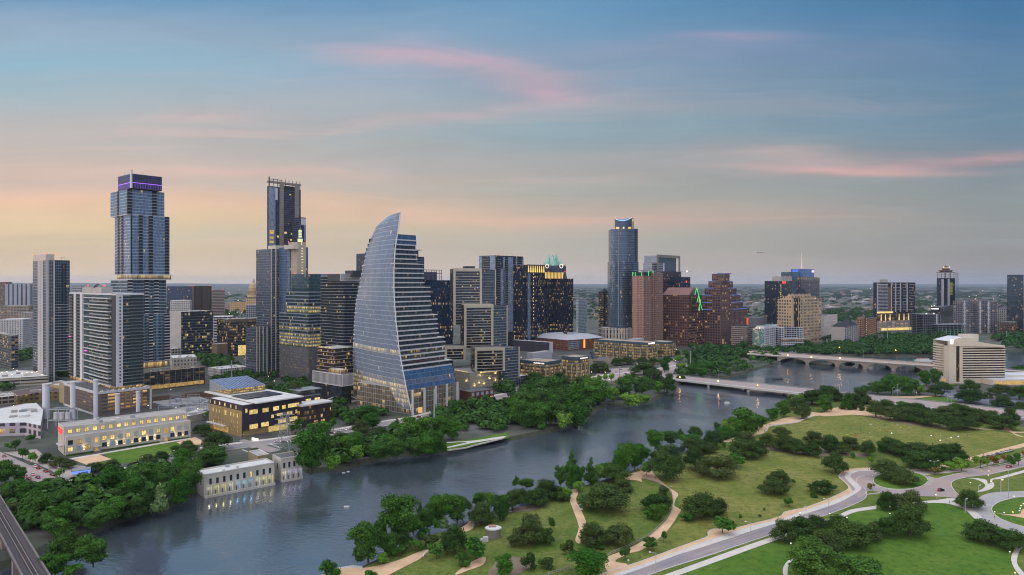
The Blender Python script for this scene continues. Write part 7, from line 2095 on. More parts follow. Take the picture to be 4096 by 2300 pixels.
mb.face([(*b,zr+5),(*c,zr+.9),(*c,zr+10.5),(*b,zr+5.2)],1);mb.face([(*d,zr+.9),(*a,zr+5),(*a,zr+5.2),(*d,zr+10.5)],1);mb.face([(*c,zr+.9),(*d,zr+.9),(*d,zr+10.5),(*c,zr+10.5)],1)
part(mb,'solar_roof',[fac('solar_array',(.06,.085,.17),(.42,.43,.48),2.4,1.8,.22,.2,0,0,rough=.12),GREYM],root)
w=G('B3',1455,1465,1805,g.Y0+32,th=50);w.depth(22)
shaft(root,w.poly,0,w.z(360),fac('library_wing',(.05,.035,.02),(.03,.025,.03),2.2,4.4,.5,1.4,.45,.2,(1,.58,.24),.9,rough=.2),'east_wing',ROOF_W,.3)
mb=MB();mb.prism(off(w.poly,.8),w.z(368),w.z(350),0,mbot=True);part(mb,'wing_roof',ROOF_W,root)
u=G('B3',1490,1500,1700,g.Y0+50,th=50);u.depth(20)
shaft(root,u.poly,10,u.z(250),DKF,'upper_wing',ROOF_D,.3)
for s in(.2,.72):window(root,u.p,u.r,s,u.z(305),5,3.4,'lit')
mb=MB();o2=G('B3',1380,1440,1700,g.Y0+52,th=50);o2.depth(16);mb.prism(o2.poly,u.z(196),u.z(190),0,mbot=True);part(mb,'pergola_roof',GREYM,root)
lb=gp('B3',930,758)
sg=empty('library_sign',lb,'white lit standing letters on the pavement at the library corner','sign')
a_,b_=Vector(gp('B3',888,752).xy),Vector(gp('B3',966,768).xy)
sign(sg,'LIBRARY',a_,b_,0,1,.1,2.0,COOLL,0,'letters')
p_=gp('B3',1395,170,26);rt=empty('oak_tree',p_,'small oak growing on the library roof terrace','tree')
t_=ob('trunk',PROTO['oak'][0][1],rt);t_.scale=(9,9,7);t_=ob('crown',PROTO['oak'][0][0],rt);t_.scale=(13,12,8)
g=G('B3',235,335,1150,F*(H-WZ)/(Y_('B3',1425)-V0),th=41,zb=WZ)
root=bld('intake_house','long blank concrete pump house standing in the river with colourful lit bays',g)
def intake(root,g,yt,cols,n,bays):
 zt=g.z(yt)
 g.depth(13)
 shaft(root,g.poly,WZ-2,zt,CONCW,'hall',ROOF_W if n>5 else ROOF_D,.7,CONCW)
 for i in range(n):window(root,g.p,g.r,(i+.5)/n*.94+.04,zt-4.6,1.1,3.0,'lit' if(n>5 and i==6)else 'dark')
 zb_=WZ+1.2;zh=WZ+(zt-WZ)*.47
 for i,c in enumerate(bays):
  s0=.02+i*.97/len(bays);s1=s0+.80/len(bays)
  panel(root,g.p,g.r,s0,s1,zb_,zh,.08,plain(f'bay_paint',(.40,.38,.32),.8,.12,.3),'bay')
  panel(root,g.p,g.r,s1,s1+.17/len(bays),zb_,zh+.3,.9,CONCW,'pilaster')
  panel(root,g.p,g.r,s1-.05/len(bays),s1,zb_+.3,zh-.2,.3,glow(f'bay_light_{c[0]:.1f}_{c[2]:.1f}',c,.38),'bay_light')
  m=g.p+(g.r-g.p)*(s0+s1)/2-g.L*1.3
  la=bpy.data.lights.new('bay_lamp','POINT');la.energy=55;la.color=c;la.shadow_soft_size=.3
  lo_=bpy.data.objects.new('bay_lamp',la);COL.objects.link(lo_);lo_.parent=root;lo_.location=rel(root,(m.x,m.y,zh-1.2))
  mb=MB();mm=(g.p+(g.r-g.p)*((s0+s1)/2));mb.beam((mm.x,mm.y-.3,zb_),(mm.x,mm.y-.3,zb_+2.4),.25);part(mb,'bay_gate_rod',DARKM,root)
 mb=MB();mb.prism([g.p-g.L*1.6,g.r-g.L*1.6,g.r,g.p],WZ-1.5,zb_,0,mbot=True);part(mb,'plinth',CONCW,root)
 for s in(.25,.6):window(root,g.l,g.p,s,zt-5.5,1.1,3.0,'dark')
 panel(root,g.p,g.r,0,1,zt-.5,zt+.05,.25,ROOF_W,'coping')
YL,BLc,WHc=(1,.9,.35),(.25,.65,1),(.95,.9,.7)
intake(root,g,1150,10,10,[WHc,YL,YL,WHc,BLc,BLc,BLc,WHc,YL,YL])
units(root,g,g.z(1150)-.7,3,4,(1.2,2.2))
g=G('B3',1098,1225,1470,F*(H-WZ)/(Y_('B3',1240)-V0),th=41,zb=WZ)
root=bld('intake_house','short tall concrete pump house with violet lit bays beside the long one',g)
VIc=(.62,.55,1)
intake(root,g,965,4,4,[WHc,VIc,VIc,(.5,.55,1)])
q=G('B3',848,960,1092,g.Y0+22,th=41);rt2=bld('valve_house','small tan flat roofed house behind the two pump houses',q)
shaft(rt2,q.poly,0,q.z(935),plain('tan_wall',(.30,.24,.14),.9,.2,.2),'walls',ROOF,.6,ROOF_W)
for dx in(0,):
 pk=empty('kiosk',gp('A3',940,1180),'small kiosk with two bright blue light bands by the plaza','kiosk')
 c=gp('A3',940,1180)
 mb=MB();mb.box((c.x,c.y,0),9,6,4.5,.5);part(mb,'walls',CONCW,pk)
 for z in(3.0,3.9):mb=MB();mb.box((c.x,c.y,z),9.4,6.4,.45,.5);part(mb,'blue_light_band',glow('blue_band',(.12,.25,1),1.6),pk)
 mb=MB();mb.box((c.x,c.y,4.5),9.6,6.6,.4,.5);part(mb,'roof',GREYM,pk)
OFW=fac('river_office',(.035,.035,.035),(.05,.075,.09),2.4,4.1,.35,.7,.85,.1,(1,.70,.25),.50,rough=.12)
OFP=plain('office_pier',(.34,.27,.18),.9,.12,.2)
NAV=plain('office_fascia',(.05,.085,.115),.6,.1,.2)
def river_office(root,c,xl,xc,xr,yb,yt,th=50,npL=5,npR=6,depth=None):
 g=G(c,xl,xc,xr,yb=yb,th=th)
 if depth:g.depth(depth)
 zt=g.z(yt)
 shaft(root,g.poly,0,zt,OFW,'office_body',ROOF_TAN,.5,GREYM)
 for a_,b_,n in((g.l,g.p,npL),(g.p,g.r,npR)):
  fins(root,a_,b_,n,0,zt*.72,1.3,.7,OFP,'pier')
  panel(root,a_,b_,0,1,zt-3.0,zt+.3,.25,NAV,'fascia');panel(root,a_,b_,-.03,1.03,zt*.73,zt*.73+.5,1.5,GREYM,'sunshade')
 return g,zt
g=G('D2',85,380,570,yb=770)
root=bld('riverside_office','yellow lit riverside office block with flat tan roof and lit name signs on its corners',g,'office')
ga,zt=river_office(root,'D2',85,385,570,765,575,npL=6,npR=5)
gb,zt2=river_office(root,'D2',570,745,885,800,520,npL=4,npR=4)
sign(root,'SILICON LABS',ga.l,ga.p,.55,.95,zt-2.6,1.5,COOLL,.6);sign(root,'SILICON LABS',gb.p,gb.r,.25,.85,zt2-2.4,1.4,COOLL,.6)
q=G('D2',160,235,455,ga.Y0+50);q.depth(10);shaft(root,q.poly,10,q.z(470),plain('lilac_plant',(.36,.37,.43),.8,.1,.2),'plant_room',ROOF,.4)
g=G('D2',920,1560,1670,yb=570)
root=bld('long_office','long navy topped office with tan piers behind the red tail lights',g,'office')
ga,zt=river_office(root,'D2',945,1560,1670,570,350,npL=9,npR=3)
gb,zt2=river_office(root,'D2',1668,1785,1885,520,345,npL=3,npR=4,depth=30)
panel(root,ga.p,ga.r,.1,.75,zt-2.6,zt-.6,.6,COOLL,'white_sign')
q=G('D2',1295,1400,1520,ga.Y0+50);q.depth(12);shaft(root,q.poly,8,q.z(312),MATS['lilac_plant'],'plant_room',ROOF,.4)
g=G('D2',200,640,1060,yb=445,th=40)
root=bld('brick_courtyard_block','red brick apartment block with wide pale hipped metal roof and an orange light strip',g)
zt=g.z(320)
shaft(root,g.poly,0,zt,fac('red_brick_flats',(.03,.03,.035),(.19,.075,.05),3.4,3.2,1.9,1.5,.22,0,(1,.62,.24),.8),'walls',ROOF,.2)
mb=MB();e4=off(g.poly,1.4);cc=(g.p+g.b)/2;t4=[cc+(k-cc)*.55 for k in e4]
for i in range(4):mb.face([(*e4[i],zt),(*e4[(i+1)%4],zt),(*t4[(i+1)%4],zt+7),(*t4[i],zt+7)])
t5=[cc+(k-cc)*.5 for k in e4]
for i in range(4):mb.face([(*t4[i],zt+7),(*t4[(i+1)%4],zt+7),(*t5[(i+1)%4],zt+3),(*t5[i],zt+3)])
mb.face([(*k,zt+3)for k in t5]);part(mb,'hipped_roof',plain('zinc_roof',(.40,.41,.45),.6,.08,.15),root)
panel(root,g.p,g.r,.42,.46,3,zt-1,.6,glow('orange_strip',(1,.35,.06),1.5),'orange_light_strip');panel(root,g.p,g.r,.02,.3,2,zt-2,.4,fac('grey_bay',(.05,.06,.08),(.30,.32,.37),3,3.2,.6,1,.15,0),'grey_bay')
g=G('D2',0,428,465,yb=470,th=52)
root=bld('black_theatre_box','black theatre box with white roof and white end wall behind the lit offices',g)
shaft(root,g.poly,0,g.z(345),plain('black_cladding',(.03,.032,.045),.7,.2,.2),'box',ROOF_W,.5);panel(root,g.p,g.r,0,1,0,g.z(342),.4,WHITE,'end_wall');units(root,g,g.z(345)-.5,6,6)
g=G('D2',880,1000,1160,yb=640);root=bld('solar_canopy_hall','low civic hall with a tilted solar canopy between the two lit offices',g)
shaft(root,g.poly,0,11,plain('limestone',(.34,.29,.22),.9,.2,.2),'hall',ROOF_D,.3);mb=MB()
P4=[gp('D2',885,455,22),gp('D2',935,452,22),gp('D2',980,520,8),gp('D2',935,555,8)]
mb.face([tuple(k)for k in P4[::-1]],0,[(0,0),(8,0),(8,20),(0,20)]);mb.face([(k.x,k.y+.2,k.z-.5)for k in P4],1);part(mb,'solar_canopy',[MATS['solar_array'],GREYM],root)
P4=[gp('D2',925,560,12),gp('D2',1050,560,12),gp('D2',1170,615,4),gp('D2',1010,615,4)]
mb=MB();mb.face([tuple(k)for k in P4[::-1]]);mb.face([(k.x,k.y+.2,k.z-.5)for k in P4]);part(mb,'sloping_roof',MATS['zinc_roof'],root)
g=G('C2',1180,1530,1905,yb=1030,th=40)
root=bld('wall_lit_garage','pale ribbed garage with glowing wall lamps and a roof garden right of the sail tower',g,'car park')
zt=g.z(845)
shaft(root,g.poly,0,zt,fac('ribbed_metal',(.30,.28,.23),(.22,.21,.18),40,3.4,.1,.5,0,0,rough=.5,spec=.2,vary=.1),'walls',ROOF,.8)
for a_,b_,ss in((g.p,g.r,((.28,.3),(.3,.75),(.42,.22),(.6,.5),(.78,.8),(.78,.35),(.94,.6),(.14,.15))),(g.l,g.p,((.9,.45),(.5,.3)))):
 for s,t in ss:
  c=a_+(b_-a_)*s;n_=Vector(((b_-a_).y,-(b_-a_).x)).normalized()*.7
  mb=MB();mb.box((c.x+n_.x,c.y+n_.y,zt*t),.9,.9,.5);part(mb,'wall_light',WARML,root)
  la=bpy.data.lights.new('wall_lamp','POINT');la.energy=220;la.color=(1,.74,.3);la.shadow_soft_size=.3;lo_=bpy.data.objects.new('wall_lamp',la);COL.objects.link(lo_);lo_.parent=root;lo_.location=rel(root,(c.x+n_.x*2,c.y+n_.y*2,zt*t+1))
panel(root,g.p,g.r,.3,.95,zt-1,zt+.6,1.2,LITW,'roof_terrace_light');panel(root,g.l,g.p,.3,.95,zt+.2,zt+1,.3,LITW,'roof_terrace_light')
mb=MB()
g0=g
g=G('C2',1475,1540,1810,yb=1185,th=40);root=bld('red_cafe','dark red brick corner cafe with lit windows on the street',g);g.depth(18)
shaft(root,g.poly,0,g.z(1065),plain('dark_red_brick',(.12,.04,.03),.9,.2,.3),'walls',ROOF_D,.5)
for s in(.1,.3,.5,.7,.9):window(root,g.p,g.r,s,2.3,4,3,'lit');window(root,g.p,g.r,s,7.5,3,3.0,'blue')
g=G('C2',1905,2090,2197,yb=990,th=50);root=bld('violet_block','low violet grey apartment block with white end stripe by the street',g)
shaft(root,g.poly,0,g.z(885),fac('violet_flats',(.025,.025,.04),(.10,.09,.14),4,3.4,1.2,1.0,.16,0,(1,.5,.2),.9),'walls',ROOF_W,.5);panel(root,g.p,g.r,.96,1,0,g.z(880),.5,WHITE,'white_stripe')
L_=[('glass_slab_office','dark glass office with a blank concrete side wall and green yellow lit windows','B2',-60,72,440,1060,570,fac('gl_office',(.02,.03,.04),(.04,.05,.06),2.6,4.6,.3,.6,.30,.1,(1,.85,.4),.9),'office',46),('brown_glass_office','brown and glass office with a tall golden lit lobby','B2',568,610,1088,1075,660,fac('br_office',(.025,.028,.04),(.10,.08,.06),2.6,4.4,.3,.8,.45,.25,(1,.66,.26),.8),'office',46),('white_garage_block','white block with square holes and a planted roof before the lit office tower','B2',812,1065,1205,880,1085,fac('white_holes',(.03,.025,.02),(.47,.44,.40),3.2,3.6,1.5,1.5,.18,0,(1,.7,.3),.8),'building',50),('white_townhouse_row','low white townhouses with grey roofs among trees','B2',380,520,850,845,1235,fac('town_white',(.08,.06,.05),(.44,.44,.47),3,3.6,1.6,.9,.3,0,(1,.7,.35),.7),'houses',50),('brown_monolith','plain brown office block with fine vertical ribs far behind near the dome','B2',214,218,425,1560,272,fac('mono',(.03,.022,.016),(.115,.085,.06),2.4,60,.9,.2,.02,0),'office',30),('white_low_office','low white office with a roof box behind the glass garage','B2',-40,-30,252,900,1105,fac('low_white',(.10,.07,.04),(.44,.42,.39),4,5,2.2,2.4,.5,0,(1,.7,.3),.7),'office',30),('ribbed_far_office','grey banded office beside the brown monolith','B2',426,430,568,1700,318,fac('band_far',(.06,.05,.05),(.30,.25,.22),30,3.8,.1,1.9,0,0),'office',20),('grid_far_office','low grey gridded office in front of the dome','B2',816,822,1066,1350,492,fac('grid_far',(.06,.07,.09),(.32,.33,.36),4,4.2,.8,1,.05,0),'office',20),('white_far_office','white office with small square windows left of the brown monolith','A2',1955,1970,2200,1480,440,fac('wh_far',(.03,.03,.04),(.46,.44,.42),3.6,3.8,1.8,2.2,.15,0),'office',20),('dark_far_office','dark far office with red roof lights behind the white one','A2',1925,1930,2235,1800,275,fac('dk_far',(.03,.04,.06),(.06,.06,.09),3,4,.3,1,.08,0),'office',20),('silver_striped_block','pale block with dark vertical stripes at the far left','A2',50,58,350,1620,250,fac('silver_st',(.03,.035,.06),(.34,.34,.39),9,60,6,.2,0,0),'office',16),('far_brown_flats','brown block cut by the left edge of the far city','A2',-60,-50,62,1700,225,fac('br_far',(.05,.04,.03),(.20,.15,.12),3.4,3.6,1.8,1.8,.1,0),'building',16),('lit_balcony_flats','apartment block with orange lit balconies at the left edge','A2',-80,128,212,930,845,fac('lit_flats',(.03,.035,.04),(.14,.14,.15),4,3.3,.5,.8,.28,0,(1,.55,.18),1.0),'apartment block',50),('banded_far_block','white banded block right of the slender tower','A2',832,836,940,1500,275,fac('wb_far',(.10,.09,.08),(.42,.40,.38),20,3.6,.1,1.8,.2,0),'building',20),('grey_terrace_block','grey apartment base right of the balcony tower behind the glass garage','A2',1968,1980,2096,1000,1000,fac('gt',(.04,.03,.03),(.30,.28,.26),4,4,1.6,1.6,.2,0),'building',40),('white_long_office','long white two storey office between the two dark offices','B2',430,440,660,1230,628,fac('wlong',(.05,.05,.06),(.44,.43,.43),8,5,.8,2.4,.1,0),'office',20),('beige_far_garage','beige garage and offices at the far left behind the trees','A2',-40,-30,330,1450,500,fac('bfg',(.10,.07,.04),(.30,.25,.21),6,3.4,.8,1.5,.4,0,(1,.6,.3),.6),'car park',12),('white_hillside_flats','long white low flats among trees at the left edge','A2',-40,-30,270,1180,660,fac('whf',(.07,.07,.08),(.44,.43,.44),4,3.4,2.2,1.6,.1,0),'apartment block',14),('stone_far_house','stone house among trees left of the slender tower','A2',205,212,376,1260,580,fac('sfh',(.06,.05,.05),(.32,.29,.26),4,3.4,2.4,1.8,.1,0),'house',20),]
for nm,lb,c,xl,xc,xr,Yd,yt,m,cat,th in L_:
 root,g,zt=simple(nm,lb,c,xl,xc,xr,Yd,yt,m,roof=ROOF_W if 'white' in nm else ROOF,th=th,depth=None if xc-xl>60 else 40,cat=cat)
 zs=levels(3,zt,4.2)
 if Yd<1100:bands(root,g.p,g.r,zs[1:-1:1],.25,.3,CONCG,'slab_edge');units(root,g,zt-.6,5,int(Yd))
 if nm=='glass_slab_office':panel(root,g.l,g.p,0,1,0,zt,.3,CONCG,'blank_wall')
 if nm=='brown_glass_office':
  panel(root,g.p,g.r,g.tr(730),g.tr(930),1,17,.6,LITW,'lobby_glass');panel(root,g.p,g.r,.0,1,zt-3.5,zt+.4,.6,plain('brown_fascia',(.17,.13,.09),.9,.15,.2),'fascia')
  q=G('B2',480,486,610,Yd-20,th=46);q.depth(20);shaft(root,q.poly,0,q.z(945),plain('brown_fascia',(.17,.13,.09),.9,.15,.2),'side_block',ROOF,.4)
 if nm=='white_garage_block':
  for k in range(7):
   p_=g.p+g.R*g.lr*(.15+.35*(k%3))+g.L*g.ll*(.1+.13*k)
   b_=empty('roof_shrub',(p_.x,p_.y,zt-.6),f'green shrub on the planted roof of the white block, {ORD[k]} from its corner','bush','shrubs on the planted roof');s_=ob('crown',PROTO['shrub'][k%2][0],b_);s_.scale=(7,6,4)
 for s in((.0,.9)if Yd>1500 else()):beacon(root,(*(g.p+(g.r-g.p)*s),zt),.9)
for nm,lb,c,pts,zt,m,rf,cat in(('lit_parking_deck','pale two level parking deck with glowing roof lamps at the left','A2',[(-150,1352),(560,1312),(375,1252),(190,1248),(-150,1275)],10,fac('deck',(.03,.025,.02),(.40,.37,.33),30,3.6,.3,2.0,.3,0,(1,.7,.35),.6),ROOF_W,'car park'),('brown_roof_row','long low row with brown roof and small balconies behind the first smokestack','A3',[(200,240),(420,205),(760,185),(740,130),(520,120),(110,190)],9,fac('row_wall',(.05,.035,.02),(.20,.155,.075),5,4.5,3,2.4,.3,0,(1,.6,.2),.8),plain('brown_roof',(.125,.085,.085),.9,.15,.1),'building'),('white_roof_store','big white roofed store with violet lit walls at the left edge','A3',[(-60,560),(285,548),(470,585),(500,400),(420,322),(280,330),(-60,395)],10,fac('store_wall',(.05,.05,.06),(.42,.36,.42),7,5.5,3,2,.5,0,(1,.8,.5),.8),ROOF_W,'store'),('small_grey_store','low grey flat roofed store behind the white roofed one','A3',[(-60,262),(205,236),(110,195),(-60,215)],8,fac('gs_wall',(.05,.035,.02),(.25,.22,.19),5,4,1,1.6,.5,0,(1,.6,.2),.8),ROOF_W,'store'),('tan_shed','tan walled pale roofed shed left of the framed podium','A3',[(540,92),(720,130),(860,90),(700,60)],12,plain('tan_wall',(.30,.24,.14),.9,.2,.2),ROOF_W,'building'),('plant_annex','low pale roofed annex at the right end of the old power plant','B3',[(120,480),(330,440),(400,400),(250,395),(120,440)],6,plain('annex_wall',(.36,.33,.28),.9,.2,.2),ROOF_W,'building')):
 poly=[gp(c,x,y,zt).xy for x,y in pts]
 root=empty(nm,(*poly[0],0),lb,cat)
 shaft(root,poly,0,zt,m,'walls',rf,.9 if 'deck' in nm else.4,ROOF_W)
 ctr=sum(poly,Vector((0,0)))/len(poly);ur=random.Random(len(nm))
 for k in range(7 if 'store' in nm else 3):
  q=ctr+(poly[k%len(poly)]-ctr)*ur.uniform(.2,.65);mb=MB();mb.box((q.x,q.y,zt-.5),ur.uniform(2,9),ur.uniform(2,5),ur.uniform(1,2.4),.75);part(mb,'roof_unit',(ROOF,ROOF_W,GREYM)[k%3],root)
 if 'deck' in nm:
  for k in range(9):
   p_=gp(c,20+58*k,1300+(k%3)*14-(k%2)*25,zt);lr_=empty('deck_lamp',(p_.x,p_.y,zt-.9),f'short glowing lamp on the parking deck, {ORD[k]} from the left end','lamp','lamps on the parking deck')
   mb=MB();mb.tube((p_.x,p_.y,zt-.9),(p_.x,p_.y,zt+3),.12,n=6);part(mb,'pole',GREYM,lr_);mb=MB();mb.tube((p_.x,p_.y,zt+2.6),(p_.x,p_.y,zt+3.1),1.0,.3,8);part(mb,'head',WARML,lr_)
sheet('substation_yard',cw('A3',[(1770,300),(2314,250),(2420,300),(2440,430),(2150,470),(1900,390),(1760,370)]),.12,CONC2,'grey gravel yard of the electric substation','yard')
ss=empty('substation',gp('A3',2100,400),'grey electric substation with rows of steel gantries and transformers beside the power plant','substation');sr_=random.Random(3)
for k in range(26):
 q=gp('A3',sr_.uniform(1900,2420),sr_.uniform(300,430));h=sr_.uniform(3,8);w=sr_.uniform(3,7);mb=MB()
 if k%3:
  for dx in(-w,w):mb.beam((q.x+dx,q.y,0),(q.x+dx,q.y,h),.35)
  mb.beam((q.x-w,q.y,h),(q.x+w,q.y,h),.4);mb.beam((q.x-w,q.y,h*.7),(q.x+w,q.y,h*.7),.25);part(mb,'gantry',STEEL,ss)
 else:mb.box((q.x,q.y,0),w,3,3.2,.6);part(mb,'transformer',plain('lilac_plant',(.36,.37,.43),.8,.1,.2),ss)
mb=MB();ribbon_mb(mb,cw('A3',[(1765,305),(2000,280),(2314,245),(2460,262)]),.4,0,4.5);tag(mb.build('plank_fence',plain('brown_planks',(.16,.10,.07),.9,.35,.6)),'tall brown plank fence behind the substation','fence')
Yd=2750
dz,dx=(lambda y:zat(Y_('B2',y),Yd)),(lambda x:xat(X_('B2',x),Yd))
root=empty('domed_capitol',(dx(885),Yd,0),'floodlit tan stone capitol with a tall columned dome far behind','capitol')
ST=plain('dome_stone',(.42,.30,.17),.8,.12,.05)
STW=fac('capitol_wall',(.10,.07,.04),(.50,.33,.16),7,9,4,4.5,.2,0,(1,.6,.2),.6)
def ring(name,ya,yb,ra,rb,m=ST,n=20):
 mb=MB();mb.tube((dx(888),Yd+20,dz(ya)),(dx(888),Yd+20,dz(yb)),ra,rb,n);part(mb,name,m,root)
k_=SC/F*Yd
for a in((400,380,72,70),(380,330,60,60),(330,322,68,68),(322,295,54,54),(295,288,58,55)):ring('drum',a[0],a[1],a[2]*k_,a[3]*k_)
pr_=[(288,50),(276,47),(262,42),(248,33),(238,20),(234,14)]
mb=MB()
for(y0,r0),(y1,r1)in zip(pr_,pr_[1:]):mb.tube((dx(888),Yd+20,dz(y0)),(dx(888),Yd+20,dz(y1)),r0*k_,r1*k_,20,cap=False)
part(mb,'dome',ST,root);ring('lantern',234,196,12*k_,9*k_);ring('finial',196,178,4*k_,1*k_)
for k in range(14):
 t=math.pi*(1+k/13.0);mb=MB();x,y=dx(888)+62*k_*math.cos(t),Yd+20+62*k_*math.sin(t)
 mb.tube((x,y,dz(380)),(x,y,dz(332)),3*k_,n=6);part(mb,'column',ST,root)
for nm,x0,x1,yt in(('west_wing',515,640,465),('main_wing',635,850,460),('centre_block',820,1060,415)):
 q=G('B2',x0,x0+3,x1,Yd-10,th=10);q.depth(60);shaft(root,q.poly,0,q.z(yt),STW if nm!='west_wing' else fac('capitol_shade',(.1,.08,.06),(.30,.25,.22),7,9,4,4.5,.1,0),nm,plain('capitol_roof',(.22,.20,.19),.8,.1,.02),.4)  # lit and shaded copies of the wall; light and shade put into the colours
g=G('F2',1430,1447,2093,yb=735,th=4)
root=bld('slab_hotel','cream slab hotel with long dark balcony bands and a stepped gable roof by the bridge',g,'hotel')
g.depth(22);zt=g.z(300)
HC=plain('hotel_cream',(.55,.49,.41),.85,.08,.1)
shaft(root,g.poly,0,zt,HC,'main_slab',ROOF_W,.2)
a,b=g.tr(1605),g.tr(2090)
for y in range(326,680,28):
 panel(root,g.p,g.r,a,b,g.z(y+15),g.z(y),.12,fac('hotel_band',(.02,.012,.008),(.05,.03,.02),3.6,30,.3,.2,.10,0,(1,.55,.2),.8),'balcony_recess');panel(root,g.p,g.r,a,b,g.z(y+27),g.z(y+15),1.1,HC,'balcony_band')
panel(root,g.p,g.r,g.tr(1530),g.tr(1566),2,g.z(252),.2,fac('bronze_slot',(.04,.022,.01),(.05,.03,.02),2,4,.3,.8,.15,0,(1,.5,.15),.6),'bronze_slot')
for y in range(290,640,28):panel(root,g.l,g.p,-.05,.6,g.z(y+15),g.z(y),3.2,HC,'end_balcony')
mb=MB();y0,y1=g.p.y,g.b.y
hx=lambda x:xat(X_('F2',x),g.Y0)
O=[(1430,300),(1430,245),(1600,200),(1755,205),(1760,245),(2093,305),(2093,312)]
V=[(hx(x),g.z(y))for x,y in O]
mb.face([(x,y0-.05,z)for x,z in V[::-1]]);mb.face([(x,y1,z)for x,z in V])
for(xa,za),(xb,zb2)in zip(V[1:],V[2:]):mb.face([(xa,y0-.05,za),(xb,y0-.05,zb2),(xb,y1,zb2),(xa,y1,za)],1)
part(mb,'stepped_gable',[HC,plain('white_metal_roof',(.55,.57,.62),.6,.06,.1)],root)
mb=MB();mb.box((hx(1730),y0+9,g.z(250)),hx(1816)-hx(1645),10,g.z(170)-g.z(250));part(mb,'roof_block',HC,root)
sign(root,'HYATT',g.p,g.r,g.tr(1453),g.tr(1530),g.z(264),4.6,COOLL,.3);sign(root,'REGENCY',g.p,g.r,g.tr(1453),g.tr(1530),g.z(279),3.2,COOLL,.3)
for x0,x1,yt,dy in((1362,1450,650,6),(1950,2700,690,-14),(2090,2700,640,10)):
 q=G('F2',x0,x0+2,x1,g.Y0+dy,th=3);q.depth(26);shaft(root,q.poly,0,q.z(yt),HC,'low_wing',plain('white_metal_roof',(.55,.57,.62),.6,.06,.1),.3)
 panel(root,q.p,q.r,.05,.95,1,4.5,.2,LITDIM,'lobby_glass')
import numpy as np
def bridge(name,label,fe,ne,z,mats,spans,arch=False):
 0
 f0,f1,n0,n1=fe[0],fe[1],ne[0],ne[1]
 root=empty(name,(n0.x,n0.y,z),label,'bridge')
 mb=MB();mb.prism([n0,n1,f1,f0],z-1.1,z,0,mbot=True);part(mb,'deck',mats[0],root)
 nm=(n0-f0).normalized()
 for nme,a,b,d in(('near_parapet',n0,n1,nm),('far_parapet',f0,f1,-nm)):
  mb=MB();mb.prism([k for k in((a,b,b+d*.6,a+d*.6)if d is nm else(b,a,a+d*.6,b+d*.6))][::-1],z-(1.5 if z<5 else.9),z+.55,0,mbot=True);part(mb,nme,mats[1],root)
  mb=MB();n=int((b-a).length/4)
  for k in range(n):p_=a+(b-a)*k/n;mb.beam((p_.x,p_.y,z+.5),(p_.x,p_.y,z+1.5),.18)
  mb.beam((a.x,a.y,z+1.5),(b.x,b.y,z+1.5),.2);mb.beam((a.x,a.y,z+1.05),(b.x,b.y,z+1.05),.12);part(mb,'railing',STEEL,root)
 w=(f0-n0)
 mb=MB();mb.prism([n0+w*.05,n1+w*.05,n1+w*.2,n0+w*.2],z,z+.3,0);part(mb,'pavement',mats[2],root)
 return root
DR=2.6
nf=lambda u,v,z:gnd(u,v,z).xy
fe,ne=[nf(2690,1501,DR),nf(4096,1646,DR)],[nf(2690,1517,DR),nf(4096,1674,DR)]
for e in(fe,ne):d=(e[1]-e[0]).normalized();e[0],e[1]=e[0]-d*6,e[1]+d*120
BRD=plain('bridge_concrete',(.46,.44,.42),.85,.15,.1)
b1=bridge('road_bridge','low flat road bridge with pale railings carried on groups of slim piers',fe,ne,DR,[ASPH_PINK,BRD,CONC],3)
dn=(ne[1]-ne[0]).normalized()
for x in(678,1142,1615):
 u=X_('G5',x);k=(u-U0)/F;t=(k*ne[0].y-ne[0].x)/(dn.x-k*dn.y);c=ne[0]+dn*t;w=(fe[0]-ne[0])
 for j in range(6):
  p_=c+w*(.06+.17*j);mb=MB();mb.tube((p_.x,p_.y,WZ-2),(p_.x,p_.y,DR-1),1.25,n=10);part(mb,'pier',BRD,b1)
 a_,b_=c+w*.02,c+w*.98;mb=MB();mb.beam((*a_,DR-1.5),(*b_,DR-1.5),2.2,1);part(mb,'pier_cap',BRD,b1)
p0=fe[0]+dn*250;p1=fe[1];q0=ne[0]+dn*262
mb=MB();mb.prism([q0+(fe[0]-ne[0])*.02,ne[1],fe[1],p0],-.5,DR-1.0,0);part(mb,'embankment',CONCG,b1)
sheet('bridge_approach',[fe[0],ne[0]]+cw('D2',[(1860,790),(1560,752),(1480,740),(1600,690),(1700,660),(1760,600),(1840,560),(1900,590),(1860,700)]),.14,ASPH_PINK,'lamplight tinted street end leading onto the flat road bridge','road')
CZ=7.0
fe2,ne2=[nf(3094,1409,CZ),nf(3800,1461,CZ)],[nf(3094,1424,CZ),nf(3800,1470,CZ)]
for e in(fe2,ne2):d=(e[1]-e[0]).normalized();e[0],e[1]=e[0]-d*40,e[1]+d*90
OLD=plain('old_concrete',(.25,.215,.185),.9,.25,.1)
b2=bridge('arch_bridge','older concrete bridge on wide arches farther up the river',fe2,ne2,CZ,[plain('pale_deck',(.36,.27,.23),.9,.12,.1),OLD,CONC],6,True)
d2=(ne2[1]-ne2[0]).normalized();wv=fe2[0]-ne2[0]
ps=[]
for u in(3114,3229,3348,3459,3574,3697,3830):
 k=(u-U0)/F;ps.append((k*ne2[0].y-ne2[0].x)/(d2.x-k*d2.y))
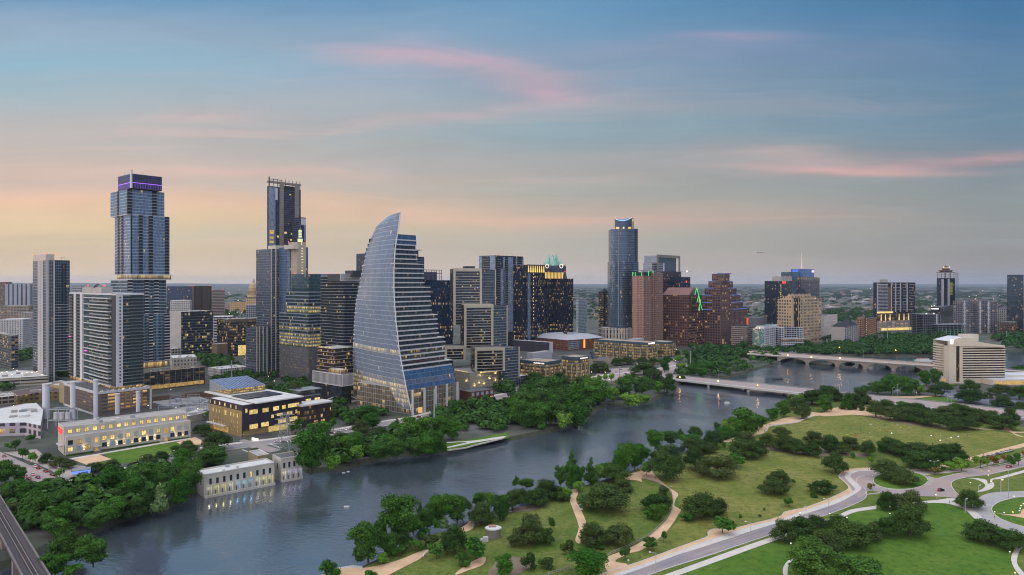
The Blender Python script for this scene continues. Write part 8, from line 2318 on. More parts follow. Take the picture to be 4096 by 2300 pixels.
for i,t in enumerate(ps):
 c=ne2[0]+d2*t
 mb=MB();hw=d2*1.7
 mb.prism([c-hw,c+hw,c+hw+wv,c-hw+wv],WZ-2,CZ-1.1,0);mb.prism([c-hw*1.5-wv*.06,c+hw*1.5-wv*.06,c+hw*1.5+wv*1.05,c-hw*1.5+wv*1.05],WZ-2,WZ+1.4,0);part(mb,'pier',OLD,b2)
 if i+1<len(ps):
  mb=MB();a_,b_=c+hw,ne2[0]+d2*ps[i+1]-hw;n=12
  def ap(k):s=k/n;return a_+(b_-a_)*s,WZ+2.0+(CZ-1.35-WZ-2.0)*(1-(2*s-1)**2)**.62
  for k in range(n):
   (pa,za),(pb,zb2)=ap(k),ap(k+1)
   mb.face([(*pa,za),(*pb,zb2),(*pb,CZ-1.1),(*pa,CZ-1.1)])
   qa,qb=pa+wv,pb+wv
   mb.face([(*qb,zb2),(*qa,za),(*qa,CZ-1.1),(*qb,CZ-1.1)]);mb.face([(*pa,za),(*qa,za),(*qb,zb2),(*pb,zb2)])
  part(mb,'arch',OLD,b2)
RZ=7.0
rd=(nf(195,2300,RZ)-nf(0,1987,RZ)).normalized();r0=nf(195,2300,RZ);rn=Vector((rd.y,-rd.x))
if rn.x>0:rn=-rn
rb=empty('railway_bridge',(r0.x,r0.y,RZ),'dark railway bridge with two pale rails at the bottom left','bridge')
A_,B_=r0-rd*260,r0+rd*120
mb=MB();mb.prism([A_,A_+rn*7.5,B_+rn*7.5,B_][::1],RZ-1.6,RZ,0,mbot=True);part(mb,'deck',plain('ballast',(.07,.06,.065),.95,.4,.8),rb)
for o_ in(3.0,4.5):mb=MB();mb.beam((*(A_+rn*o_),RZ+.2),(*(B_+rn*o_),RZ+.2),.12,.2);part(mb,'rail',plain('rail_steel',(.34,.32,.33),.4,.1,.3),rb)
mb=MB()
for k in range(500):c=A_+rd*(k*.76);mb.beam((*(c+rn*2.4),RZ+.06),(*(c+rn*5.1),RZ+.06),.24,.14)
part(mb,'sleepers',plain('sleeper_wood',(.10,.08,.075),.9,.2,.5),rb)
for o_ in(0,7.5):mb=MB();mb.beam((*(A_+rn*o_),RZ+.4),(*(B_+rn*o_),RZ+.4),.5,.9);part(mb,'parapet_girder',plain('rust_grey',(.17,.145,.15),.8,.3,.3),rb)
for k in range(8):c=r0-rd*(k*32-30);mb=MB();mb.prism([c+rn*.5-rd*1.5,c+rn*7-rd*1.5,c+rn*7+rd*1.5,c+rn*.5+rd*1.5][::-1],WZ-2,RZ-1.6,0);part(mb,'pier',OLD,rb)
fb=empty('arched_footbridge',gp('B3',1850,300),'short white arched bridge between the library and the finned podium','bridge')
a_,b_=gp('B3',1690,330,1),gp('B3',2060,310,1);wv_=Vector((4,9,0))
mb=MB();mb.prism([a_.xy,b_.xy,(b_+wv_).xy,(a_+wv_).xy],.3,1.2,0,mbot=True);part(mb,'deck',CONC,fb)
for o_ in(Vector((0,0,0)),wv_):
 mb=MB()
 for k in range(14):
  s0,s1=k/14,(k+1)/14;q0,q1=a_+(b_-a_)*s0+o_,a_+(b_-a_)*s1+o_
  mb.beam((q0.x,q0.y,1+40*s0*(1-s0)*.55),(q1.x,q1.y,1+40*s1*(1-s1)*.55),.9)
 part(mb,'arch',ROOF_W,fb)
def lamp(c,x,yb,yt,lab,side=-1,mat=None,arm=2.4,z=0,name='street_lamp',glowm=None,double=False,head=.3):
 p=gp(c,x,yb,z);h=max(1,zat(Y_(c,yt),p.y)-z)
 r=empty(name,p,lab,'lamp','lamps')
 mb=MB();mb.tube(p,(p.x,p.y,z+h),.14,.09,6);part(mb,'pole',mat or STEEL,r)
 for s in((-1,1)if double else(side,)):
  am=None
  e=(p.x+s*arm,p.y,z+h+.35)
  if arm:mb=MB();mb.tube((p.x,p.y,z+h-.1),e,.08,n=6);am=part(mb,'arm',mat or STEEL,r)
  mb=MB();mb.box((e[0],e[1],e[2]-.15),head*2.6 if arm else head*2,head*2,head,0);part(mb,'head',glowm or ROOF_W,r,am)
AMB=glow('amber_lamp',(1.0,.42,.08),55)
for c,x,yb,yt,lb,kw in(('G4',1803,1440,1190,'grey lamp post beside the park road near the trail sign',{}),('G6',878,1050,835,'grey lamp post beside the pavement below the mulch ringed oak',{}),('G6',1780,750,570,'grey lamp post before the yellow warning sign on the park road',{}),('G7',1275,835,710,'double armed lamp over the wedge island at the roundabout',dict(double=True)),('G8',560,480,300,'slim lamp post by the rusty tree at the roundabout',dict(arm=0)),('G7',2133,1140,780,'tall plain pole beside the concrete drive',dict(arm=0)),('G7',1633,1310,1150,'white banner lamp post beside the oak on the concrete drive',dict(side=1,mat=WHITE,arm=.8)),('G7',2047,1070,930,'white banner lamp post on the lawn above the drive',dict(side=1,mat=WHITE,arm=.8,glowm=WARML)),('G7',1790,1050,990,'small white banner lamp post in the path loop',dict(side=1,mat=WHITE,arm=.8)),('A3',722,1220,1075,'lamp post at the corner of the pale plaza',{}),('A3',612,1060,990,'lamp post among the street trees by the plant',{}),('A3',1603,1070,955,'lamp post before the oak on the plant lawn',dict(side=1)),('A3',1970,960,880,'lamp post at the far end of the plant lawn',dict(side=1)),('A3',95,1330,1250,'rusty lamp post at the left edge by the street',dict(side=1)),('B3',372,575,470,'lamp post at the library entrance',{}),('B3',755,755,690,'lamp post at the library crossing',dict(side=1)),('B3',1548,710,630,'lamp post on the riverside street before the library wing',{}),('B3',1458,710,580,'bare pole before the library front',dict(arm=0)),('F2',190,430,318,'rusty lamp post on the arch bridge, nearest the mural hotel',dict(z=CZ,arm=1.6,glowm=AMB,mat=plain('rust_pole',(.3,.16,.06),.8,.2,1))),('F2',458,448,348,'grey lamp post on the arch bridge between two rusty ones',dict(z=CZ,arm=1.6)),('F2',842,475,352,'rusty lamp post in the middle of the arch bridge',dict(z=CZ,arm=1.6,glowm=AMB,mat=plain('rust_pole',(.3,.16,.06),.8,.2,1))),('F2',178,822,745,'grey lamp post on the flat bridge before the orange reflection',dict(z=DR,arm=1.5)),('F2',280,832,712,'taller lamp post on the flat bridge by the open water',dict(z=DR,arm=1.5)),('F2',795,880,782,'green grey lamp post on the flat bridge by the hotel trees',dict(z=DR,arm=1.5,side=1)),('F2',852,882,750,'pale pole beside the green grey lamp post on the flat bridge',dict(z=DR,arm=0)),('F2',1430,972,850,'lamp post at the hotel car park entrance',dict(arm=1.2)),('F2',1478,972,840,'pinkish pole at the hotel car park entrance',dict(arm=0)),('F2',1070,892,838,'short white lamp on the hotel trail',dict(arm=0,glowm=COOLL)),('F2',1900,1000,880,'dark pole in the hotel car park',dict(arm=0)),('F2',2140,1010,940,'lamp post between the parked cars of the hotel',dict(arm=1)),('G5',695,45,-60,'lamp post at the city end of the flat bridge',dict(z=DR,arm=1.2)),('G5',795,55,-50,'second lamp post from the city end of the flat bridge',dict(z=DR,arm=1.2))):
 lamp(c,x,yb,yt,lb,**kw)
for k,(u,v)in enumerate(((2719,1522),(2873,1538),(3030,1556),(3151,1432),(3245,1440),(3360,1443))):
 z=DR if k<3 else CZ
 p=gnd(u,v,z)
 r=empty('bridge_lamp',p,f'amber lamp on the near railing of the {"flat" if k < 3 else "arch"} bridge, {ORD[k % 3]} from its city end','lamp','amber bridge lamps')
 mb=MB();mb.tube(p,(p.x,p.y,z+4),.1,n=6);part(mb,'pole',STEEL,r);mb=MB();mb.tube((p.x,p.y,z+3.8),(p.x,p.y,z+4.5),.42,.25,8);part(mb,'head',AMB,r)
for k,(x,y)in enumerate(((65,752),(760,668),(762,752),(1295,535),(1975,733),(2085,742),(2185,735),(2262,718),(2270,690),(2280,660),(2308,638),(2200,550),(1695,390),(1900,303),(1908,255),(1935,380),(2150,1200),(2262,1105),(2210,1445),(265,798),(-274,745),(-344,855),(-490,1010),(-383,1100))):
 lamp('G8',x,y+12,y,f'low path light on the near lawn, {ORD[k]} counted along the footpaths',arm=0,name='path_light',glowm=COOLL if k%3 else WARML,head=.24)
for c,x,yb,yt,lb in(('C2',1120,1440,1050,'tall grey steel monopole before the sail tower'),('D2',50,1100,860,'steel monopole among the trees by the violet block'),('D2',1238,850,620,'steel monopole on the office plaza'),('D2',2058,660,445,'steel monopole before the tan campanile'),('F1',735,1215,1050,'distant steel monopole before the wide balcony tower'),('F1',2115,1215,1080,'distant steel monopole at the right edge'),('E1',1470,1430,1320,'distant steel monopole below the beige tower'),('B2',655,1440,1130,'thin steel monopole among trees before the townhouses')):
 p=gp(c,x,yb);h=zat(Y_(c,yt),p.y)
 mb=MB(p);mb.tube(p,(p.x,p.y,h),.75,.4,10)
 for k in(.82,.9,.97):mb.beam((p.x-1.6,p.y,h*k),(p.x+1.6,p.y,h*k),.2)
 tag(mb.build('power_pole',STEEL),lb,'pole','steel power poles')
p=gp('B3',1270,870);py=empty('lattice_pylon',p,'grey lattice power pylon standing before the library','pylon')
ht=zat(Y_('B3',455),p.y);mb=MB();lv=[(0,4.6),(.3,3.6),(.55,2.8),(.8,2.6),(1,2.2)]
for(k0,w0),(k1,w1)in zip(lv,lv[1:]):
 cs0=[(p.x+a*w0,p.y+b*w0,ht*k0)for a,b in((-1,-1),(1,-1),(1,1),(-1,1))];cs1=[(p.x+a*w1,p.y+b*w1,ht*k1)for a,b in((-1,-1),(1,-1),(1,1),(-1,1))]
 for i in range(4):mb.beam(cs0[i],cs1[i],.22);mb.beam(cs0[i],cs1[(i+1)%4],.12);mb.beam(cs0[(i+1)%4],cs1[i],.12);mb.beam(cs1[i],cs1[(i+1)%4],.14)
part(mb,'lattice_body',STEEL,py)
for k in(.72,.86,1.0):mb=MB();mb.beam((p.x-7,p.y,ht*k),(p.x+7,p.y,ht*k),.3);mb.beam((p.x-7,p.y,ht*k),(p.x,p.y,ht*k+1.5),.15);mb.beam((p.x+7,p.y,ht*k),(p.x,p.y,ht*k+1.5),.15);part(mb,'cross_arm',STEEL,py)
GLS=plain('car_glass',(.015,.018,.022),.1,.1,1,.6)
TYR=plain('tyre',(.02,.02,.02),.9,.1,1)
HDL,TLL=glow('headlight',(1,.92,.75),4),glow('tail_light',(1,.04,.02),3)
def car_meshes():
 m={}
 pr=[(-2.25,.35),(-2.3,.75),(-2.1,.95),(-1.2,1.0),(.9,.98),(2.0,.82),(2.25,.6),(2.2,.35)]
 mb=MB()
 n=len(pr)
 for i in range(n):
  (x0,z0),(x1,z1)=pr[i],pr[(i+1)%n];mb.face([(x0,-.9,z0),(x0,.9,z0),(x1,.9,z1),(x1,-.9,z1)])
 mb.face([(x,-.9,z)for x,z in pr[::-1]]);mb.face([(x,.9,z)for x,z in pr])
 mb.prism([Vector((-1.3,-.68)),Vector((.25,-.68)),Vector((.25,.68)),Vector((-1.3,.68))],1.40,1.46,0,mbot=True)
 m['body']=mb.mesh('body',[WHITE])
 mb=MB()
 lo_,hi_=[(-1.95,-.84,.97),(1.0,-.84,.97),(1.0,.84,.97),(-1.95,.84,.97)],[(-1.35,-.68,1.42),(.3,-.68,1.42),(.3,.68,1.42),(-1.35,.68,1.42)]
 for i in range(4):mb.face([lo_[i],lo_[(i+1)%4],hi_[(i+1)%4],hi_[i]])
 m['windows']=mb.mesh('windows',[GLS])
 mb=MB();mb.tube((0,-.12,0),(0,.12,0),.33,n=12);m['wheel']=mb.mesh('wheel',[TYR]);mb=MB();mb.tube((0,-.14,0),(0,.14,0),.2,n=10);m['rim']=mb.mesh('rim',[STEEL])
 mb=MB();mb.box((0,0,0),.12,.4,.18);m['headlight']=mb.mesh('headlight',[HDL]);mb=MB();mb.box((0,0,0),.12,.4,.18);m['tail_light']=mb.mesh('tail_light',[TLL])
 return m
CM=car_meshes()
PNT={'white':plain('paint_white',(.6,.6,.6),.35,.04,1),'black':plain('paint_black',(.018,.018,.022),.3,.1,1),'grey':plain('paint_grey',(.16,.17,.18),.35,.08,1),'red':plain('paint_red',(.30,.03,.02),.35,.08,1),'blue':plain('paint_blue',(.04,.08,.22),.35,.08,1),'silver':plain('paint_silver',(.36,.37,.39),.3,.05,1),'dark red':plain('paint_dark_red',(.10,.02,.02),.35,.08,1)}
def car(c,x,y,col,th,lab,z=.16,lights='tail'):
 p=gp(c,x,y,z)
 r=empty('car',p,lab,'car','cars',math.radians(th))
 o=ob('body',CM['body'],r);o.material_slots[0].link='OBJECT';o.material_slots[0].material=PNT[col]
 ob('windows',CM['windows'],r)
 for sx_ in(-1.4,1.4):
  for sy_ in(-.82,.82):ob('rim',CM['rim'],ob('wheel',CM['wheel'],r,(sx_,sy_,.33)))
 for sy_ in(-.62,.62):
  if lights!='off':ob('headlight',CM['headlight'],r,(2.24,sy_,.58));ob('tail_light',CM['tail_light'],r,(-2.3,sy_,.72))
cn={}
for zone,c,th,z,L in(('on the side street left of the power plant','A3',140,.16,'grey 50 945,white 405 1062,black 445 1084,black 530 1120,dark_red 605 1160,white 380 1157,grey 300 1182,grey 335 1202,blue 440 1192,black 520 1224'),('on the riverside street before the library','G2',23,.2,'white 30 490,grey 105 492,white 240 455,red 252 470,black 370 440,black 520 410,black 650 390,white 740 362,white 790 356,white 880 338,black 985 455'),('on the riverside street below the sail tower','G2',28,.2,'white 1475 237,white 1530 215,red 1665 200,white 1800 165'),('on the riverside street by the red cafe','C2',28,.2,'white 1440 1232,silver 1490 1242,white 1545 1217,black 1480 1180,black 1430 1172,silver 2235 1062,black 2300 1025'),('on the riverside street before the lit offices','D2',30,.2,'white 215 915,red 310 922,red 205 955,red 1310 715,red 1375 697,grey 1250 665,white 1200 690'),('queueing with red tail lights at the flat bridge','D2',50,.2,'red 1660 690,white 1690 701,black 1720 694,red 1712 712,black 1780 726,red 1812 730,white 1650 592,black 1682 588,red 1712 594,silver 1740 672,black 1700 680'),('parked in the lane beside the open lawn','G7',35,.2,'grey 1850 668,grey 1905 658,white 1957 643,grey 2010 630,silver 2062 616,white 2115 602,silver 2165 590,black 1640 772'),('in the slab hotel car park','F2',-30,.2,'white 1455 888,white 1520 897,black 1560 832,grey 1860 912,white 1882 892,white 1970 897,silver 2050 876,red 1960 907,white 2185 972,black 2150 997,grey 1600 912,grey 2020 1005,blue 2090 1015'),('driving over the arch bridge','F2',-25,CZ+.05,'white 930 492,red 1262 508,red 1300 512'),('driving over the flat bridge','F2',-40,DR+.05,'white 265 848')):
 for e in L.split(','):
  col,x,y=e.split();col=col.replace('_',' ');cn[zone,col]=cn.get((zone,col),0)+1
  car(c,float(x),float(y),col,th+trnd.uniform(-6,6),f'{ORD[cn[zone, col] - 1]} {col} car from the left, {zone}',z,'off' if 'parked' in zone or 'park' in zone[-8:]else 'on')
car('G7',1355,1050,'black',20,'dark car with glowing lights leaving the roundabout',.25);car('G7',2142,780,'red',22,'red lit car on the far road past the crossing',.25)
for c,x,y,col,ln,lb in(('G5',1480,50,'black',12,'dark motor boat with a lamp between the bridges'),('G5',895,328,'white',6,'small white boat below the flat bridge'),('F2',300,512,'blue',14,'blue covered boat under the arch bridge'),('F2',1160,480,'white',26,'white and red tour boat beyond the arch bridge'),('F2',380,548,'white',5,'tiny white boat near the arch bridge'),('F2',1205,392,'blue',16,'blue roofed boat house on the far shore'),('G3',252,660,'white',3,'tiny white kayak alone on the near water'),('G2',795,845,'white',2,'white buoy near the wooded bank, left one'),('G2',848,832,'white',2,'white buoy near the wooded bank, right one')):
 p=gp(c,x,y,WZ);r=empty('buoy' if 'buoy' in lb else 'boat',p,lb,'buoy' if 'buoy' in lb else 'boat')
 w_=ln*.3;mb=MB()
 top=[Vector((p.x-ln/2,p.y-w_/2)),Vector((p.x+ln*.3,p.y-w_/2)),Vector((p.x+ln/2,p.y)),Vector((p.x+ln*.3,p.y+w_/2)),Vector((p.x-ln/2,p.y+w_/2))]
 mb.prism(top,WZ-.3,WZ+.08*ln+.3,0);part(mb,'hull',PNT[col],r)
 if ln>4:mb=MB();mb.box((p.x-ln*.08,p.y,WZ+.08*ln+.3),ln*.6,w_*.8,ln*.08+.5);cb=part(mb,'cabin',PNT['white']if col!='black' else PNT['grey'],r);mb=MB();mb.box((p.x-ln*.08,p.y,WZ+.16*ln+.85),ln*.66,w_*.9,.25);part(mb,'canopy',PNT[col if col!='white' else 'red' if ln>20 else 'grey'],r,cb)
def person_mesh(kind):
 me=bpy.data.meshes.new('person_'+kind)
 sit=kind=='sitting';st=.32 if kind=='walking' else.08
 hz=.28 if sit else.92
 J=[(0,0,hz),(0,0,hz+.28),(.02,0,hz+.52),(.03,0,hz+.62),(.04,0,hz+.74),(-.19,0,hz+.48),(-.26,.04,hz+.22),(-.25,-.12,hz+.02),(.21,0,hz+.48),(.27,.03,hz+.22),(.26,-.10,hz+.02)]
 R=[.15,.145,.16,.065,.115,.07,.05,.045,.07,.05,.045]
 E=[(0,1),(1,2),(2,3),(3,4),(2,5),(5,6),(6,7),(2,8),(8,9),(9,10)]
 for s in(-1,1):
  n=len(J)
  if sit:J+=[(s*.1,-.05,hz-.02),(s*.14,-.42,.48),(s*.14,-.6,.06)]
  else:J+=[(s*.1,0,hz-.1),(s*.1,-s*st*.4,.48),(s*.1,s*st,.07)]
  R+=[.1,.075,.055];E+=[(0,n),(n,n+1),(n+1,n+2)]
 me.from_pydata(J,E,[])
 o=bpy.data.objects.new('tmp',me);COL.objects.link(o)
 sk=o.modifiers.new('skin','SKIN');su=o.modifiers.new('sub','SUBSURF');su.levels=su.render_levels=1
 for i,r in enumerate(R):me.skin_vertices[0].data[i].radius=(r,r)
 me.skin_vertices[0].data[0].use_root=True
 dg=bpy.context.evaluated_depsgraph_get();dg.update()
 m2=bpy.data.meshes.new_from_object(o.evaluated_get(dg));bpy.data.objects.remove(o)
 for k in range(3):m2.materials.append(None)if len(m2.materials)<=k else None
 for f in m2.polygons:
  z=f.center.z;f.material_index=2 if z>hz+.58 else 0 if z<hz-.02 or(sit and f.center.y<-.2)else 1
  f.use_smooth=True
 m2.name='person_'+kind
 return m2
PMS={k:person_mesh(k)for k in('standing','walking','sitting')}
SKIN=plain('skin',(.36,.22,.15),.7,.1,2)
TRO=[plain('dark_trousers',(.03,.03,.045),.9,.1,2),plain('khaki_trousers',(.22,.18,.12),.9,.1,2)]
SHT={'white':PNT['white'],'red':plain('red_shirt',(.5,.04,.03),.9,.1,2),'blue':plain('blue_shirt',(.05,.12,.4),.9,.1,2),'black':TRO[0],'yellow':plain('yellow_shirt',(.5,.4,.05),.9,.1,2),'green':plain('green_shirt',(.05,.3,.08),.9,.1,2)}
pn={}
def person(c,x,y,col,kind,zone,z=.16):
 pn[zone,col,kind]=pn.get((zone,col,kind),0)+1
 o=ob('person',PMS[kind],None,gp(c,x,y,z),trnd.random()*6.28)
 for i,m in enumerate((trnd.choice(TRO),SHT[col],SKIN)):o.material_slots[i].link='OBJECT';o.material_slots[i].material=m
 tag(o,f'{kind} person in {col}, {ORD[pn[zone, col, kind] - 1]} from the left {zone}','person','people '+zone)
cols=list(SHT)
for i,e in enumerate('265 1285,265 1322,350 1312,362 1332,392 1337,428 1322,525 1322,542 1347,465 1372,420 1277,390 1277,345 1212 s,535 1207 s,548 1207 s,630 1260,645 1264,697 1224,745 1282,845 1232,872 1235,795 1195 s,985 1277 s,1015 1354 s,1270 1322,1348 1357,1384 1382,1432 1394,1255 1442,1405 1407,1660 1347 s,1680 1352 s,585 1397,520 1105,130 1272 s'.split(',')):
 q=e.split();person('F2',float(q[0]),float(q[1]),cols[(i*5)%6],'sitting' if len(q)>2 else 'walking' if i%3==0 else 'standing','on the open lawn')
for c,x,y,z,zn in(('G4',908,908,.2,'on the sandy footpath'),('G4',1795,335,.2,'on the wide gravel trail'),('G4',1980,445,.2,'on the gravel trail bend'),('G8',1300,580,.2,'on the path by the roundabout'),('G8',1318,575,.2,'on the path by the roundabout'),('G8',1972,785,.2,'on the concrete drive'),('G8',1452,615,.2,'at the path fork'),('G3',1693,862,.2,'by the round pavilion'),('G7',1843,640,.2,'on the walk by the parked cars'),('G7',2117,535,.2,'on the walk by the parked cars'),('G5',60,1200,.2,'on the gravel trail by the oak'),('G5',1350,588,.2,'on the riverside trail'),('G5',1388,590,.2,'on the riverside trail'),('G5',1325,660,.2,'on the riverside trail')):
 person(c,x,y,cols[int(x)%6],'walking',zn,z)
for k in range(22):person('F2',1050+17*k,478+2.3*k+(k%3),cols[k%6],'standing','in the crowd on the arch bridge',CZ+.3)
for k,(x,y)in enumerate(((1240,1342),(1345,1397),(1470,1364),(1555,1352),(783,1312))):
 p=gp('F2',x,y,.15);r=empty('lawn_lantern',p,f'bright white lantern on the open lawn, {ORD[k]} in the scattered set','lantern','lanterns on the lawn')
 mb=MB();mb.box(p,1.6,1.0,.12);part(mb,'base',ROOF_W,r);mb=MB();mb.tube((p.x,p.y,.25),(p.x,p.y,.8),.42,.3,8);part(mb,'light',COOLL,r)
for k,(x,y,c)in enumerate(((265,1327,'yellow'),(362,1338,'red'),(395,1343,'red'),(545,1352,'yellow'),(345,1216,'red'),(650,1272,'yellow'),(755,1283,'yellow'),(745,1281,'red'),(885,1246,'yellow'),(540,1211,'white'),(465,1386,'yellow'))):
 p=gp('F2',x,y,.16);mb=MB(p);mb.box(p,2.0,1.4,.05,trnd.random());tag(mb.build('blanket',SHT[c]),f'{c} blanket spread on the open lawn, {ORD[k]} of the bright patches','blanket','blankets on the lawn')
p=gp('G3',1945,1040);r=empty('round_pavilion',p,'small stone pavilion with a white lens shaped roof on the lawn','pavilion')
k_=SC/F*p.y;R0=100*k_;c=Vector((p.x,p.y+3))
lens=[c+Vector((math.cos(t)*R0*1.0,math.sin(t)*R0*.8*abs(math.sin(t))**.35))for t in[6.283*k/32 for k in range(32)]]
mb=MB();mb.prism([c+(q-c)*.86 for q in lens],0,4.2,0);part(mb,'stone_wall',plain('rubble_stone',(.22,.20,.18),.95,.35,.8),r)
mb=MB();mb.prism(lens,4.2,4.55,0,mbot=True);mb.prism([c+(q-c)*.95 for q in lens],4.55,4.7,0);part(mb,'roof',ROOF_W,r)
mb=MB();mb.box((c.x-.5,c.y+1,4.7),3.2,2.2,.5,.2);part(mb,'roof_hatch',plain('copper_hatch',(.36,.19,.14),.7,.1,.5),r)
p=gp('G3',1858,1060);mb=MB(p);mb.box(p,2.2,1.4,2.2,.3);mb.box((p.x-1.6,p.y-.4,0),1.2,1,1.5,.3);tag(mb.build('utility_cabinet',WHITE),'white utility cabinets beside the round pavilion','cabinet')
mb=MB()
for k in range(4):
 q=[gp('G3',110+10*k,1340+20*k),gp('G3',345+30*k,1300+20*k)];mb.beam((q[0].x,q[0].y,WZ+.5+.6*k),(q[1].x,q[1].y,WZ+.5+.6*k),3.4,.7)
tag(mb.build('stone_steps',CONCW),'wide pale stone steps going down into the water','steps')
def fence(c,L,lb,h=1.2):
 pts=sm(c,L,6);r=empty('rail_fence',(pts[0].x,pts[0].y,0),lb,'fence')
 for z in(.5,h):
  mb=MB()
  for a,b in zip(pts,pts[1:]):mb.beam((a.x,a.y,z),(b.x,b.y,z),.16)
  part(mb,'rail',plain('weathered_wood',(.27,.25,.23),.9,.2,.5),r)
 for a in pts[::2][:90]:mb=MB();mb.beam((a.x,a.y,0),(a.x,a.y,h+.15),.2);part(mb,'post',plain('weathered_wood',(.27,.25,.23),.9,.2,.5),r)
fence('G4',[(1650,325),(1760,360),(1860,400),(1960,465),(1992,540),(2000,640),(1960,760),(1880,860),(1760,970),(1640,1050),(1500,1120),(1380,1170),(1220,1245)],'long weathered rail fence curving along the gravel trail')
fence('G4',[(560,1450),(700,1410),(820,1375)],'short rail fence at the bottom beside the leafy tree')
fence('G2',[(1140,270),(1280,238),(1430,200)],'dark rail fence on the street viaduct below the sail tower')
def wall(nm,c,L,h,m,lb,w=.6):
 mb=MB();ribbon_mb(mb,sm(c,L,4),w,0,h);tag(mb.build(nm,m),lb,'bench' if 'bench' in nm else 'wall')
wall('retaining_wall','D2',[(915,865),(1080,835),(1230,815),(1400,765)],2.6,plain('rubble_wall',(.30,.25,.20),.95,.3,.5),'stone retaining wall below the office plaza',.8)
wall('curved_bench','G4',[(935,640),(912,655),(915,680),(958,698)],.7,ROOF_W,'curved white stone bench beside the sandy footpath');wall('curved_bench','G4',[(838,515),(825,540),(818,552)],.6,ROOF_W,'short white stone bench at the top of the sandy footpath');wall('curved_bench','G3',[(1190,1180),(1150,1210),(1130,1248)],.6,ROOF_W,'curved white stone bench beside the broad sandy trail')
wall('terrace_wall','G5',[(1345,660),(1385,600),(1500,580),(1690,552),(1800,512),(1900,478)],.8,ROOF_W,'thin white seat wall between riverside trail and open lawn')
wall('river_wall','G2',[(1990,590),(2200,560),(2314,530),(2640,450)],.8,CONCW,'pale low river wall below the narrow north bank lawn',1.0)
for c,x,yb,yt,col,lb in(('G6',1972,660,612,(.7,.42,.03),'yellow diamond warning sign beside the park road'),('G7',1832,860,820,(.5,.6,.05),'lime yellow crossing sign by the zebra bars'),('G7',1675,790,765,(.5,.6,.05),'lime yellow sign on the wedge island'),('A3',337,1040,990,(.5,.03,.03),'red stop sign on the plaza corner'),('G6',1508,705,650,(.45,.5,.5),'sign post with small plates on the gravel walk'),('G4',1485,1320,1265,(.55,.55,.5),'trail sign post at the end of the rail fence')):
 p=gp(c,x,yb);h=zat(Y_(c,yt),p.y);r=empty('road_sign',p,lb,'sign');mb=MB();mb.tube(p,(p.x,p.y,h),.06,n=6);part(mb,'post',STEEL,r);mb=MB();mb.tube((p.x,p.y-.09,h-.3),(p.x,p.y-.03,h-.3),.55,n=8 if 'stop' in lb else 4);part(mb,'plate',plain('sign_'+lb[:5],col,.6,.03,1),r)
p=Vector((xat(3042,3000),3000,zat(1009.6,3000)));r=empty('airliner',p,'tiny airliner low in the sky right of the ziggurat tower','aeroplane');mb=MB();mb.tube((p.x-15,p.y,p.z),(p.x+15,p.y,p.z-.6),1.6,1.0,8);part(mb,'fuselage',GREYM,r)
mb=MB();mb.face([(p.x-2,p.y-14,p.z+.5),(p.x+4,p.y,p.z),(p.x-2,p.y+14,p.z+.5),(p.x-4,p.y,p.z)]);part(mb,'wing',GREYM,r);mb=MB();mb.face([(p.x-15,p.y,p.z+1),(p.x-11,p.y,p.z+1),(p.x-15,p.y,p.z+5)]);part(mb,'tail_fin',GREYM,r)
fr=random.Random(21)
def blocked(x,y,m=3):
 if inside((x,y),rim):return True
 for f in FEET:
  if min(q[0]for q in f)-m<x<max(q[0]for q in f)+m and min(q[1]for q in f)-m<y<max(q[1]for q in f)+m:return True
 return False
FARM=[fac(f'far_wall_{i}',(.04,.04,.05),c,5,3.6,2.4,1.9,.25,0,(1,.7,.35),.8)for i,c in enumerate(((.44,.42,.40),(.30,.24,.19),(.36,.30,.25),(.22,.12,.09),(.40,.40,.44),(.17,.17,.19)))]
FL=['small pale low building among the trees of the far city','small tan low building among the trees of the far city','small buff low building among the trees of the far city','small brick red low building among the trees of the far city','small grey white low building among the trees of the far city','small dark low building among the trees of the far city']
n=0
while n<250:
 v=fr.choice((fr.uniform(1150,1215),fr.uniform(1165,1290),fr.uniform(1175,1260)));u=fr.uniform(-60,4160)
 if fr.random()<.3:u=fr.uniform(2950,3560)
 if u>2300 and u<2900 and fr.random()<.4:continue
 p=gnd(u,v)
 if blocked(p.x,p.y,10)or(v>1250 and u>2700):continue
 k=fr.randrange(6);sx_,sy_,h=fr.uniform(18,60)*(.6+p.y/4000),fr.uniform(14,30),fr.choice((5,6,8,10,14,22 if v<1230 else 10))
 mb=MB((p.x,p.y,0));a=math.radians(fr.choice((50,50,20,35)));ca,sa=math.cos(a),math.sin(a)
 poly=[Vector((p.x+x*ca-y*sa,p.y+x*sa+y*ca))for x,y in((-sx_/2,-sy_/2),(sx_/2,-sy_/2),(sx_/2,sy_/2),(-sx_/2,sy_/2))]
 mb.prism(poly,0,h,0,1);q=[p.xy+(w-p.xy)*.3 for w in poly];mb.prism(q,h,h+2.2,1)
 tag(mb.build('low_building',[FARM[k],(ROOF_W,ROOF,ROOF_W,ROOF_D)[k%4]]),FL[k],'building',FL[k].replace('building','buildings'))
 FEET.append([(w.x,w.y)for w in poly]);n+=1
def light_crown(seed,nq=90):
 V,Fc=[],[]
 r=random.Random(seed)
 for k in range(nq):
  d=Vector((r.gauss(0,1),r.gauss(0,1),abs(r.gauss(0,1))*.9-.25)).normalized()
  rr=.5*(1+.3*noise.noise(d*2.3+Vector((seed,0,0))))*(1-.3*r.random())
  p=Vector((d.x*rr,d.y*rr,.42+d.z*rr*.95));t=d.cross(Vector((r.random()-.5,r.random()-.5,r.random()-.5))).normalized();b=(d+Vector((0,0,.3))).cross(t).normalized();s=.10+.08*r.random();n0=len(V)
  V+=[p+t*s,p+b*s,p-t*s*.9,p-b*s*.9];Fc.append((n0,n0+1,n0+2,n0+3))
 return np.array([tuple(v)for v in V]),np.array(Fc)
